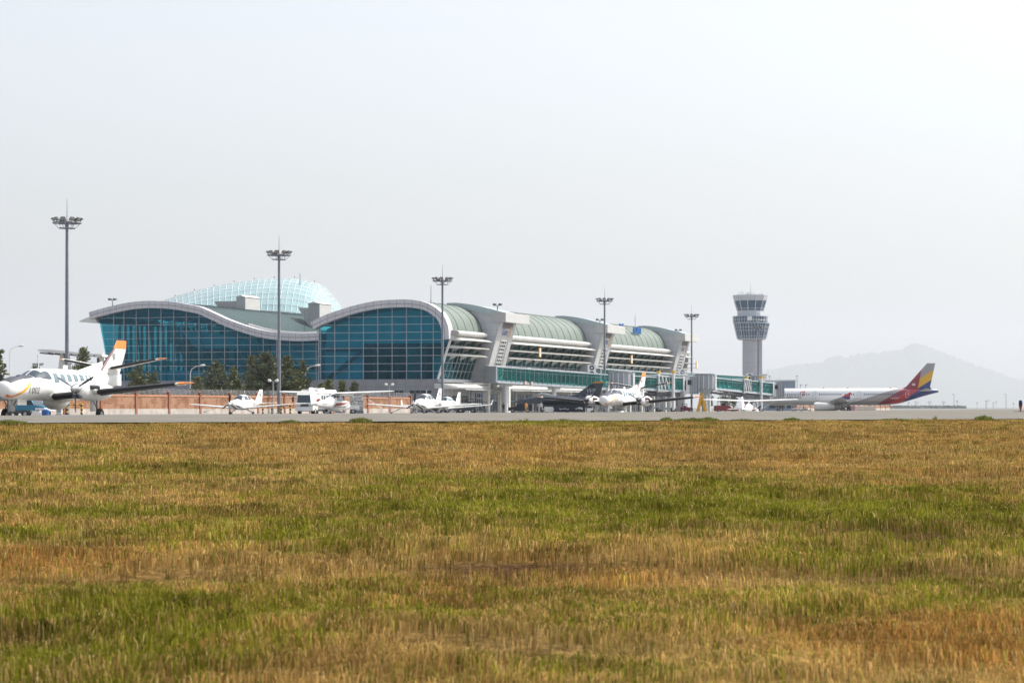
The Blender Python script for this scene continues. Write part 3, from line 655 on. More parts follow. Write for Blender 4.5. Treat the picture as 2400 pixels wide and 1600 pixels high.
# pylons
def wp(z): return -1.5 - .27 * (z - 6.0)
ptop = [(1048, 710.2), (1068, 709.5), (1088, 711.2), (1110, 714.5), (1130.6, 718.8), (1150, 723.6), (1169, 728.6), (1184.7, 733)]
PT = [end_wz(x, y, 17.9) for x, y in ptop]
PT = dense(PT, 3)
bxz1 = PT[-1][1]; bxz0 = bxz1 - 1.75; wbox = PT[-1][0]
for pi, (u0, u1) in enumerate(PYL):
    front = [(wp(0) + 1.2, GB), (wp(0) + 1.2, 5.2), (wp(5.9), 5.9)] + [(wp(z), z) for z in (8, 11, 14, bxz0 + .1)]
    poly = front + [(wp(bxz0) + .1, bxz1 - .4)] + [(w, z - .35) for w, z in PT[::-1][2:]] + [(PT[0][0] + .5, 12), (PT[0][0] + .5, GB)]
    mb = MB(); mb.prism(poly, TLf, u0, u1); py = mb.build('pylon_wall', CLADE, term, smooth=0)
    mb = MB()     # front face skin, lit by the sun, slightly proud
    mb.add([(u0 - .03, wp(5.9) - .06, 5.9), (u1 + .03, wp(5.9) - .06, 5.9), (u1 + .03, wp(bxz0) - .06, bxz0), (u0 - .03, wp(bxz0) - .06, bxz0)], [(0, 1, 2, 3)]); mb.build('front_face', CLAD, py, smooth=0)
    mb = MB(); cop = [(w, z) for w, z in PT]; lo = [(w, z - 1.15) for w, z in PT]
    n = len(cop); band(mb, cop, lo, u0 - .25, u0 + .5); mb.strip([(u0 + .5, w, z - .1) for w, z in cop], [(u1 + .2, w, z - .1) for w, z in cop]); mb.strip([(u0 + .5, w, z - .5) for w, z in cop], [(u1 + .2, w, z - .5) for w, z in cop]); mb.build('pylon_coping', GUT := bpy.data.materials.get('glassy_coping') or mat('glassy_coping', (.40, .47, .49), .35, var=.05), term, smooth=40)
    mb = MB(); mb.bx(u0 - .3, u1 + 4.6, wbox - .15, wbox + 2.6, bxz0, bxz1 + .05); mb.build('pylon_box', CLAD, term, smooth=0)
    mb = MB(); mb.add([(u0 + 2.0, wp(bxz0 - .1) - .1, bxz0 - .02), (u1 - 1.6, wp(bxz0 - .1) - .1, bxz0 - .02), (u1 - 1.6, wp(bxz0 - 1.1) - .1, bxz0 - 1.1), (u0 + 2.0, wp(bxz0 - 1.1) - .1, bxz0 - 1.1)], [(0, 1, 2, 3)]); mb.build('vent_louvre', mat('louvre_grey', (.16, .15, .16), .7) if pi == 0 else bpy.data.materials['louvre_grey'], term, smooth=0)
    # stair window
    ua, ub = u0 + 3.2, u0 + 6.4; z0, z1 = 8.7, 13.6
    mb = MB(); mb.add([(ua, wp(z0) - .10, z0), (ub, wp(z0) - .10, z0), (ub, wp(z1) - .10, z1), (ua, wp(z1) - .10, z1)], [(0, 1, 2, 3)]); wn = mb.build('stair_window', PANE, term, smooth=0)
    mf = MB()
    for q in range(8): z = z0 + (z1 - z0) * q / 7; mf.bar((ua, wp(z) - .15, z), (ub, wp(z) - .15, z), .09, .12)
    for q in range(4): u = ua + (ub - ua) * q / 3; mf.bar((u, wp(z0) - .15, z0), (u, wp(z1) - .15, z1), .12, .09)
    mf.build('window_frame', WHITE2, wn, smooth=0)
    mb = MB(); mb.add([(ub + .15, wp(6.5) - .09, 6.5), (ub + 1.5, wp(6.5) - .09, 6.5), (ub + 1.5, wp(13.6) - .09, 13.6), (ub + .15, wp(13.6) - .09, 13.6)], [(0, 1, 2, 3)]); mb.build('recess_shade_strip', bpy.data.materials['grey_wall_panel'], term, smooth=0)  # flat grey strip, shade of a recess put in as colour
    num = ('3', '2', '1')[pi]
    fnt = lambda a, b, c: (u0 + c + a, wp(15.2 + b) - .13, 15.2 + b)
    mb = MB(); text(mb, 'Gate', 1.75, lambda a, b: fnt(a, b, 4.3)); sg = mb.build('gate_sign', SIGNB, term, smooth=0)
    mb = MB(); text(mb, num, 3.0, lambda a, b: fnt(a, b, 7.2)); mb.build('gate_numeral', (SIGNO, SIGNO, RED)[pi], sg, smooth=0)
    # column legs at the ground
    mb = MB(); mb.bx(u0 - .05, u0 + 1.0, -2.2, -1.0, GB, 5.3); mb.build('pylon_leg', WHITE2, term, smooth=0); mb = MB(); mb.bx(u1 - 1.2, u1, -3.4, -1.9, GB, 5.6); mb.build('pylon_leg', WHITE2, term, smooth=0)
    # glazed entrance with a blue sign between the legs
    mb = MB(); mb.bx(u0 + 2.4, u1 - 2.2, wp(0) + 1.08, wp(0) + 1.16, -.2, 3.4); e = mb.build('entrance_glass', PANE, term, smooth=0)
    mf = MB()
    for q in range(5): u = u0 + 2.4 + (u1 - u0 - 4.6) * q / 4; mf.bx(u - .06, u + .06, wp(0) + 1.0, wp(0) + 1.075, -.2, 3.4)
    mf.bx(u0 + 2.4, u1 - 2.2, wp(0) + 1.0, wp(0) + 1.07, 2.35, 2.5); mf.build('door_frame', MULL, e, smooth=0)
    mf = MB(); mf.bx(u0 + 4.2, u0 + 5.8, wp(0) + .96, wp(0) + 1.06, 2.7, 3.2); mf.build('entrance_sign', SIGNB, e, smooth=0)
# hanging number boards on the sunshades
for px, pyy, num in ((1265.5, 826, '3'), (1480.5, 842, '2'), (1633, 856, '1')):
    w = wf(12) - 3.6; u = side_u(px, w); Y = C0[1] + .3179 * w + .9481 * u; zc = ZE + (HY - pyy) * Y / F
    mb = MB(); mb.bx(u - .5, u + .5, w - .09, w + .09, zc - .75, zc + .75, 0); mb.bx(u - .52, u + .52, w - .1, w + .1, zc + .75, zc + .95, 1); mb.bx(u - .52, u + .52, w - .1, w + .1, zc - .95, zc - .75, 1); mb.bx(u - .6, u - .5, w - .1, w + .1, zc - .95, zc + .95, 1)
    b = mb.build('gate_number_board', [WHITE2, YEL], term, smooth=0)
    mt = MB(); text(mt, num, 1.5, lambda a, bb: (u + a * .8, w - .1, zc + bb)); text(mt, num, 1.2, lambda a, bb: (u - .61, w + a * .12, zc + bb)); mt.build('board_numeral', SIGNO, b, smooth=0)
    ma = MB(); ma.bar((u + .1, wf(12), zc - .6), (u, w, zc - .6), .1, .1); ma.bar((u + .1, wf(12), zc + .4), (u, w, zc + .4), .1, .1); ma.build('board_arm', STEEL, b)
# blue letters standing on the third arch
def on_arch(w): return float(np.interp(-w, [-p[0] for p in PB], [p[1] for p in PB]))
def letters(body, px, w0, size):
    u = side_u(px, w0); mb = MB()
    vs, fs = text2d(body, size)
    for d in (-.12, .12):
        mb.add([(u + a, w0 + d, on_arch(w0) + .5 + b + size * .35) for a, b in vs], fs)
    # edges
    from collections import Counter
    ec = Counter(tuple(sorted(e)) for f in fs for e in zip(f, f[1:] + f[:1]))
    for (i, j), c in ec.items():
        if c == 1:
            q = [vs[i], vs[j]]; mb.add([(u + q[0][0], w0 - .12, on_arch(w0) + .5 + q[0][1] + size * .35), (u + q[1][0], w0 - .12, on_arch(w0) + .5 + q[1][1] + size * .35), (u + q[1][0], w0 + .12, on_arch(w0) + .5 + q[1][1] + size * .35), (u + q[0][0], w0 + .12, on_arch(w0) + .5 + q[0][1] + size * .35)], [(0, 1, 2, 3)])
    L = mb.build('roof_letters', SIGNB2, term, smooth=0)
    mp = MB(); wdt = max(a for a, b in vs)
    for k in (-.9, -.3, .3, .9):
        mp.bar((u + wdt * k, w0 + .3, on_arch(w0) - .1), (u + wdt * k, w0 + .2, on_arch(w0) + size * .7), .08, .08)
    mp.build('letter_post', STEEL, L)
SIGNB2 = mat('bright_sign_blue', (.03, .17, .48), .4)
wl_ = [w for w in np.linspace(8, -2, 400) if on_arch(w) > 17.5][-1]
letters('무안', 1456, wl_ + .25, 2.1)
letters('MUAN', 1493, wl_, 2.3)
# roof equipment
def pole(px, ytop, ybase, u, name='roof_mast', r=.06, head=None, wz=None):
    w, z = end_wz(px, ybase, u); z1 = end_wz(px, ytop, u)[1]
    mb = MB(); mb.tube([(u, w, z - .8), (u, w, z1)], [r, r * .6], 6)
    if head == 'camera':
        mb.bar((u, w - .6, z1), (u, w + .6, z1), .1, .1); mb.bx(u - .5, u + .5, w - .8, w - .35, z1, z1 + .4); mb.bx(u - .5, u + .5, w + .35, w + .8, z1, z1 + .4)
    mb.build(name, RIB, term)
pole(263.5, 703.5, 716, UA + 2, head='camera', r=.12)
pole(1010, 668, 708, 20, r=.07); pole(1166, 716, 726, 22, head='camera', r=.14); pole(1406, 751, 760, 92, head='camera', r=.14); pole(1590, 775, 784, 160, head='camera', r=.14)
pole(1488.5, 738, 768, 125, r=.07); pole(703, 641, 660, 150, r=.12); pole(714, 724, 770, UA + 14, r=.05)
# plant boxes on the wavy roof
for (x0, x1, y0, y1, u, wide, step) in ((500, 587, 697, 727, 78, 8, 0), (697, 761, 712, 746, 88, 7, 1)):
    a = end_wz(x0, y0, u); b = end_wz(x1, y1, u); xm = x0 + (x1 - x0) * (.40 if step else .62)
    zc = end_wz(x0, y0 + 9, u)[1]; wm = end_wz(xm, y0, u)[0]; we = end_wz(x1 - 12, y0, u)[0]
    mb = MB(); mb.bx(u, u + wide, we, wm, b[1] - 3.5, a[1]); mb.prism([(a[0], zc), (wm, zc), (wm, b[1] - 2), (a[0] - 2.2, b[1] - 1)], TLf, u + .4, u + wide)
    bxo = mb.build('roof_plant_box', CLAD, term, smooth=0)
    mb = MB(); mb.prism([(we - .15, a[1]), ((we + wm) / 2, a[1] + .5), (wm + .15, a[1])], TLf, u - .2, u + wide + .2); mb.build('box_cap', WHITE2, bxo, smooth=0)

# glass dome rising behind the hall (landside)
sil = [(380, 707), (446, 686), (515, 670), (575, 660), (636.5, 654), (680, 653.5), (721, 659.5), (756, 672), (779, 695), (800.7, 724), (812, 742)]
YD = 640.0
ds = dense([(x, y) for x, y in sil], 3)
ns, ntt = len(ds) - 1, 14
def dome_pt(i, j):
    x, y = ds[i]; t = j / ntt; s = i / ns
    p = P(x, y, YD); th = t * math.pi / 2 * .95
    H = max(p.z - 15.5, .3)
    return Vector((p.x + 7 * math.sin(th) * max(0, 1 - s) ** .8 - 3 * math.sin(th) * s, YD - 40 * math.sin(th) * (.25 + .75 * min(1, H / 14)), p.z - H * (1 - math.cos(th))))
dome = tag(thing('glass_dome', 'pale aqua glass dome with a white grid rising behind the wavy terminal roof', 'dome', (P(600, 955, YD).x, YD, 0)), 'pale aqua glass dome with a white grid rising behind the wavy terminal roof', 'dome')
dl = Vector(dome.location)
mb = MB(); rows = [[dome_pt(i, j) - dl for i in range(ns + 1)] for j in range(ntt + 1)]
for j in range(ntt): mb.strip(rows[j], rows[j + 1])
mb.build('dome_glazing', DOMEG, dome, smooth=30)
mb = MB()
for j in range(0, ntt + 1): mb.tube([q + Vector((0, -.15, .1)) for q in rows[j]], .055 if j else .16, 5, cap=False)
for i in range(0, ns + 1): mb.tube([rows[j][i] + Vector((0, -.15, .1)) for j in range(ntt + 1)], .05, 5, cap=False)
mb.build('dome_ribs', WHITE, dome)
mb = MB()
for i in range(2, ns - 4, 3): mb.tube([rows[0][i], rows[0][i] + Vector((0, 0, 0.7))], .10, 5)
mb.build('lightning_rod', DKGREY, dome)
mb = MB(); mb.strip([Vector((r.x, r.y + .3, r.z)) for r in rows[0]], [Vector((r.x * .9, r.y + 45, 6)) for r in rows[0]]); mb.build('dome_back', DOMEG, dome)

# ------------------------------------------------------------------ aircraft kit (x forward, y left, z up; s = metres behind the nose)
class Fus:
    def __init__(f, st, x0, n=2.3):
        S = [a[0] for a in st]; f.S = S; f.x0 = x0; f.n = n
        f.w = pchip(S, [a[1] for a in st]); f.b = pchip(S, [a[2] for a in st]); f.t = pchip(S, [a[3] for a in st])
    def pt(f, s, a, off=0):
        w = f.w(s) + off; zb, zt = f.b(s) - off, f.t(s) + off; zc = (zb + zt) / 2; h = (zt - zb) / 2; e = 2 / f.n
        c, q = math.cos(a), math.sin(a)
        return Vector((f.x0 - s, w * math.copysign(abs(c) ** e, c), zc + h * math.copysign(abs(q) ** e, q)))
    def y(f, s, z, off=0):
        zb, zt = f.b(s), f.t(s); zc = (zb + zt) / 2; h = max((zt - zb) / 2, 1e-3); k = min(abs((z - zc) / h), .999)
        return f.w(s) * (1 - k ** f.n) ** (1 / f.n) + off
    def body(f, mb, nx=40, na=28, mi=0):
        S = np.linspace(0, 1, nx) ** 1.25 * (f.S[-1] - f.S[0]) + f.S[0]
        mb.loft([[f.pt(s, 2 * math.pi * k / na) for k in range(na)] for s in S], mi); return mb
    def patch(f, mb, side, quad, off=.008, n=6, mi=0):
        """quad: four (s,z) corners, in order"""
        (a, b, c, d) = [Vector(q) for q in quad]; g = []
        for i in range(n + 1):
            for j in range(n + 1):
                u, v = i / n, j / n; p = (a * (1 - u) + b * u) * (1 - v) + (d * (1 - u) + c * u) * v
                g.append((f.x0 - p.x, side * f.y(p.x, p.y, off), p.y))
        mb.add(g, [(i * (n + 1) + j, (i + 1) * (n + 1) + j, (i + 1) * (n + 1) + j + 1, i * (n + 1) + j + 1) for i in range(n) for j in range(n)], mi); return mb
    def topz(f, mb, s0, s1, a0, a1, off=.008, n=10, mi=0):
        """patch by angle range (a0(t), a1(t) give angles)"""
        g = []
        for i in range(n + 1):
            t = i / n; s = s0 + (s1 - s0) * t
            for j in range(n + 1):
                A = a0(t) + (a1(t) - a0(t)) * j / n; g.append(f.pt(s, A, off))
        mb.add(g, [(i * (n + 1) + j, (i + 1) * (n + 1) + j, (i + 1) * (n + 1) + j + 1, i * (n + 1) + j + 1) for i in range(n) for j in range(n)], mi); return mb
    def txt(f, mb, body, size, s, z, side=1, off=.012, slant=0.):
        vs, fs = text2d(body, size)
        # port side reads nose-left: text runs towards the tail when seen from outside
        mb.add([(f.x0 - (s + (a + slant * b) * side), side * f.y(s + a * side, z + b, off), z + b) for a, b in vs], fs); return mb
AF = [1, .75, .5, .3, .15, .06, .015, 0]
def airfoil(th, c=1.0):
    up = [(x, 5 * th * (.2969 * math.sqrt(x) - .126 * x - .3516 * x * x + .2843 * x ** 3 - .1015 * x ** 4) + .012 * math.sin(math.pi * x)) for x in AF]
    lo = [(x, -5 * th * (.2969 * math.sqrt(x) - .126 * x - .3516 * x * x + .2843 * x ** 3 - .1015 * x ** 4) * .9 + .012 * math.sin(math.pi * x)) for x in AF[::-1][1:]]
    return up + lo
def wing(mb, secs, vertical=False, mi=0, grow=0., xmax=1.0):
    """secs: (x_le, y, z, chord, thickness)"""
    rings = []
    for (x, y, z, c, th) in secs:
        af = airfoil(th)
        if xmax < 1: af = [(min(a, xmax), b if a <= xmax else np.interp(xmax, AF[::-1], [q[1] for q in airfoil(th)[:8]][::-1]) * (1 if b > 0 else -1)) for a, b in af]
        ring = []
        for a, b in af:
            dz = b * c + math.copysign(grow, b) if b else 0.
            xx = x - a * c + (grow if a < .03 else 0)
            ring.append((xx, y + dz, z) if vertical else (xx, y, z + dz))
        rings.append(ring)
    mb.loft(rings, mi); return mb
def lerp_sec(a, b, t): return tuple(p + (q - p) * t for p, q in zip(a, b))
def blade(mb, c, ang, r0, r1, w, mi=0, mt=None):
    """propeller blade in the plane x=c.x"""
    c = Vector(c); d = Vector((0, math.cos(ang), math.sin(ang))); e = Vector((.55, -math.sin(ang) * .84, math.cos(ang) * .84)); rings = []
    for t, k in ((0, .45), (.15, .6), (.4, 1), (.7, 1), (.92, .8), (1, .35)):
        p = c + d * (r0 + (r1 - r0) * t); h = e * w * k / 2; q = Vector((1, 0, 0)) * .022 * (1 - .6 * t)
        rings.append([p - h, p + q, p + h, p - q])
    mb.loft(rings[:5] if mt is not None else rings, mi)
    if mt is not None: mb.loft(rings[4:], mt)
def wheel_part(parent, c, r, w, name='wheel'):
    mb = MB(); mb.lathe((c[0], c[1] - w / 2, c[2]), (0, 1, 0), [(0, r * .55), (0, r * .85), (w * .2, r), (w * .8, r), (w, r * .85), (w, r * .55)], 18); o = mb.build(name, TYRE, parent)
    mb = MB(); mb.lathe((c[0], c[1] - w * .52, c[2]), (0, 1, 0), [(0, .02), (0, r * .5), (w * 1.04, r * .5), (w * 1.04, .02)], 12); mb.build('rim', STEEL, o); return o

BOOT = mat('black_deice_boot', (.012, .012, .014), .45)
BEIGE = mat('white_paint_warm_bounce', (.78, .76, .70), .4, var=.04, vs=2)  # white wing paint, creamed to hold light bounced up from the ground
def grad_stripe():
    m = mat('orange_to_yellow_stripe', (.8, .25, .02), .35, coat=.3); L = m.node_tree.links; b = m.node_tree.nodes['Principled BSDF']
    tc = N(m, 'ShaderNodeTexCoord'); sx = N(m, 'ShaderNodeSeparateXYZ'); L.new(tc.outputs['Object'], sx.inputs[0])
    mr = N(m, 'ShaderNodeMapRange'); mr.inputs['From Min'].default_value = 4.3; mr.inputs['From Max'].default_value = 2.9; L.new(sx.outputs[0], mr.inputs[0])
    rp = N(m, 'ShaderNodeValToRGB'); rp.color_ramp.elements[0].color = (.75, .10, .02, 1); rp.color_ramp.elements[1].color = (.82, .55, .02, 1); L.new(mr.outputs[0], rp.inputs[0]); L.new(rp.outputs[0], b.inputs['Base Color']); return m
STRIPE = grad_stripe()
def twin_turboprop(label, nosepx, Yn, beta, number, spin_angle=R(90), intake=DKGREY):
    hx, hy = -math.sin(beta), -math.cos(beta); x0 = 4.4
    nose = Vector(((nosepx - 1200) / F * Yn, Yn, 0)); base = nose - Vector((hx, hy, 0)) * x0
    t = thing('twin_propeller_plane', label, 'airplane', (base.x, base.y, float(gz(base.x, base.y))), math.atan2(hy, hx), 'white twin propeller planes with orange tips')
    fu = Fus([(0, .05, 1.38, 1.50), (.10, .30, 1.16, 1.72), (.5, .48, 1.02, 1.90), (1.2, .58, .96, 2.06), (2.1, .67, .93, 2.10), (2.75, .69, .95, 2.34), (3.3, .71, .94, 2.47), (5, .71, .92, 2.47), (7, .68, .98, 2.44), (8.4, .52, 1.20, 2.38), (9.8, .30, 1.48, 2.32), (11.2, .12, 1.74, 2.24), (11.6, .04, 1.92, 2.16)], x0)
    f = fu.body(MB(), 46).build('fuselage', WHITE, t, smooth=60)
    m = MB(); fu.topz(m, .32, 2.25, lambda k: R(40 + 14 * k), lambda k: R(140 - 14 * k)); m.build('antiglare_panel', DKGREY, f, smooth=60)
    for sd in (1, -1):
        m = MB(); pts = []
        n = 20
        for i in range(n + 1):
            k = i / n; s = .14 + 1.55 * k; zc = 1.08 + .68 * k ** 1.9 ; hw = .035 + .055 * k
            zc = max(zc, fu.b(s) + .06)
            pts.append([(x0 - s, sd * fu.y(s, z, .009), z) for z in (zc - hw, zc, zc + hw)])
        for a in (0, 1): m.strip([p[a] for p in pts], [p[a + 1] for p in pts])
        m.build('nose_stripe', STRIPE, f, smooth=60)
        m = MB()
        for qi, ch in enumerate(number): fu.txt(m, ch, .44, 1.93 + (qi - 1.5) * .235 * sd, 1.40, sd, off=.035, slant=.18)
        m.build('number', TXTD, f, smooth=0)
        # windscreen side pane and cabin windows
        m = MB(); fu.patch(m, sd, [(2.42, 2.02), (3.30, 1.94), (3.22, 2.34), (2.86, 2.28)]); fu.patch(m, sd, [(3.30, 1.94), (3.52, 1.97), (3.45, 2.30), (3.22, 2.34)]); m.build('cockpit_side_window', PANE, f, smooth=60)
        for i in range(7):
            s = 3.75 + i * .62 + (.06 if i > 0 else 0); wv = .46 if i < 1 else (.40 if i < 5 else .20); hh = .25 if i < 1 else .19
            if i == 6: s -= .22
            m = MB(); fu.patch(m, sd, [(s, 2.04 - hh), (s + wv, 2.04 - hh * .95), (s + wv * .95, 2.04 + hh * .8), (s, 2.04 + hh)], n=3); m.build('cabin_window', PANE_L, f, smooth=60)
    m = MB(); fu.topz(m, 2.28, 2.88, lambda k: R(44 - 6 * k), lambda k: R(88)); fu.topz(m, 2.28, 2.88, lambda k: R(92), lambda k: R(136 + 6 * k)); m.build('windscreen', PANE, f, smooth=60)
    # belly pod
    m = MB(); m.loft([[(x0 - s, .45 * w * math.cos(a), .97 - .26 * w + .26 * w * math.sin(a) * 1.0) for a in [2 * math.pi * k / 14 for k in range(14)]] for s, w in ((4.0, .1), (4.3, .6), (4.8, .9), (5.4, .9), (6.0, .5), (6.4, .1))]); m.build('belly_pod', BEIGE, t, smooth=60)
    for sd in (1, -1):
        root = (x0 - 3.55, sd * .55, 1.12, 2.25, .16); mid = (x0 - 3.62, sd * 2.45, 1.28, 2.0, .16); tip = (x0 - 3.95, sd * 7.1, 1.72, 1.15, .13); end = (x0 - 4.25, sd * 7.54, 1.77, .70, .06)
        w = wing(MB(), [root, mid, tip]).build('wing', BEIGE, t, smooth=40)
        bt = MB(); wing(bt, [lerp_sec(mid, tip, .12), lerp_sec(mid, tip, .97)], grow=.012, xmax=.22); wing(bt, [lerp_sec(root, mid, .05), lerp_sec(root, mid, .72)], grow=.012, xmax=.13); bt.build('deice_boot', BOOT, w, smooth=60)
        wing(MB(), [tip, end]).build('wing_tip', ORANGE, w, smooth=40)
        m = MB(); wing(m, [(mid[0] - 1.5, sd * 3.2, 1.33, .52, .1), (x0 - 5.0, sd * 6.9, 1.68, .30, .1)]); m.build('flap', BEIGE, w, smooth=40)
        # nacelle
        ny = sd * 2.42; nz = 1.46; nx = x0 - 2.75
        m = MB(); rings = []
        for s, r, dz in ((0, .20, .03), (.15, .33, 0), (.6, .42, -.02), (1.3, .45, -.03), (2.2, .42, -.05), (3.2, .27, -.06), (3.9, .06, -.04)):
            rings.append([(nx - s, ny + r * .86 * math.cos(a), nz + dz + r * math.sin(a) * (1 if math.sin(a) > 0 else 1.15)) for a in [2 * math.pi * k / 20 for k in range(20)]])
        m.loft(rings); nc = m.build('nacelle', WHITE, t, smooth=60)
        m = MB(); m.loft([[(nx + .03 - q, ny + .21 * math.cos(a), nz - .33 + .10 * math.sin(a)) for a in [2 * math.pi * k / 12 for k in range(12)]] for q in (0, .25)]); m.build('chin_intake', intake, nc)
        for e in (1, -1): m = MB(); m.tube([(nx - .75, ny + e * .33, nz + .12), (nx - .95, ny + e * .52, nz + .12), (nx - 1.15, ny + e * .56, nz + .10)], [.11, .11, .10], 10); m.build('exhaust', intake, nc)
        # propeller
        sp = MB(); sp.lathe((nx - .02, ny, nz + .03), (1, 0, 0), [(0, .23), (.12, .23), (.3, .17), (.46, .07), (.52, .01)], 16); so = sp.build('spinner', CHROME if intake is DKGREY else DKGREY, nc, smooth=60)
        for k in range(3):
            m = MB(); blade(m, (nx + .08, ny, nz + .03), -spin_angle + k * 2 * math.pi / 3, .16, 1.12, .12); m.build('propeller_blade', DKGREY if k != 2 or sd < 0 else STEEL, nc)
        # main gear
        gx = x0 - 4.75
        m = MB(); m.tube([(gx, ny, 1.15), (gx, ny, .30)], .055, 8); m.tube([(gx + .5, ny, 1.1), (gx, ny, .55)], .03, 6); g = m.build('main_gear', STEEL, t)
        wheel_part(g, (gx, ny + sd * .16, .28), .28, .20)
        m = MB(); m.bx(gx - .28, gx + .28, ny - sd * .20 - .02, ny - sd * .20 + .02, .42, 1.1); m.build('gear_door', BEIGE, g)
    # fin, dorsal, tailplane
    fr = [(x0 - 9.15, 0, 2.3, 2.35, .10), (x0 - 10.85, 0, 3.58, 1.36, .10)]; ft = [(x0 - 10.87, 0, 3.60, 1.34, .10), (x0 - 11.22, 0, 4.01, 1.02, .09)]
    v = wing(MB(), fr, True).build('fin', WHITE, t, smooth=40)
    wing(MB(), ft, True).build('fin_cap', ORANGE, v, smooth=40)
    wing(MB(), [lerp_sec(*fr, .12), lerp_sec(*fr, 1)], True, grow=.012, xmax=.09).build('deice_boot', mat('dark_red_boot', (.09, .02, .03), .5) if not bpy.data.materials.get('dark_red_boot') else bpy.data.materials['dark_red_boot'], v, smooth=60)
    m = MB(); m.loft([[(x0 - 7.2, 0.02, 2.38), (x0 - 7.2, -.02, 2.38), (x0 - 7.2, 0, 2.42)], [(x0 - 9.7, .09, 2.3), (x0 - 9.7, -.09, 2.3), (x0 - 9.7, 0, 2.92)]]); m.build('dorsal_fillet', WHITE, v, smooth=0)
    m = MB()
    for yy in (.13, -.13):
        sg = 1 if yy > 0 else -1
        text(m, 'HL1002' if number == '1002' else 'HL1221', .16, lambda a, b: (x0 - 10.75 - a * sg, yy, 2.98 + b)); m.add([(x0 - 10.75 + p * .12, yy, 3.2 + q * .16) for p, q in ((-1, -1), (1, -1), (1, 1), (-1, 1))], [(0, 1, 2, 3)])
    m.build('registration', mat('grey_lettering', (.25, .26, .28), .5) if not bpy.data.materials.get('grey_lettering') else bpy.data.materials['grey_lettering'], v, smooth=0)
    m = MB(); wing(m, [(x0 - 9.4, 0, 1.72, 2.3, .05), (x0 - 9.8, 0, 2.3, 1.9, .08)], True); m.build('rudder_base', WHITE, v, smooth=40)
    for sd in (1, -1):
        a = (x0 - 10.1, sd * .14, 2.58, 1.35, .11); b = (x0 - 10.45, sd * 2.7, 3.04, .78, .10); c = (x0 - 10.6, sd * 2.94, 3.08, .5, .05)
        tp = wing(MB(), [a, b]).build('tailplane', BEIGE, t, smooth=40); wing(MB(), [lerp_sec(a, b, .03), lerp_sec(a, b, .95)], grow=.01, xmax=.13).build('deice_boot', BOOT, tp, smooth=60); wing(MB(), [b, c]).build('tailplane_tip', ORANGE, tp, smooth=40)
    # nose gear
    gx = x0 - 1.05
    m = MB(); m.tube([(gx, 0, 1.1), (gx + .06, 0, .25)], .05, 8); m.tube([(gx - .5, 0, 1.05), (gx, 0, .6)], .03, 6); g = m.build('nose_gear', STEEL, t); wheel_part(g, (gx + .06, 0, .22), .22, .14)
    for sd in (1, -1): m = MB(); m.bx(gx - .9, gx - .1, sd * .22 - .015, sd * .22 + .015, .72, 1.08); m.build('gear_door', BEIGE, g)
    m = MB(); m.tube([(x0 - 3.4, 0, 2.44), (x0 - 3.5, 0, 2.78)], .02, 5); m.bx(x0 - 6.2, x0 - 5.8, -.015, .015, 2.42, 2.66); m.build('antenna', WHITE, t)
    return t
twin_turboprop('white twin propeller plane with orange fin cap and number 1002, cropped at the left', 1, 112.0, R(19), '1002')
twin_turboprop('white twin propeller plane with orange stripe under its nose beside the dark fighter jet', 1412, 209.0, R(21), '1221', R(90), mat('maroon_cover', (.10, .03, .035), .6))

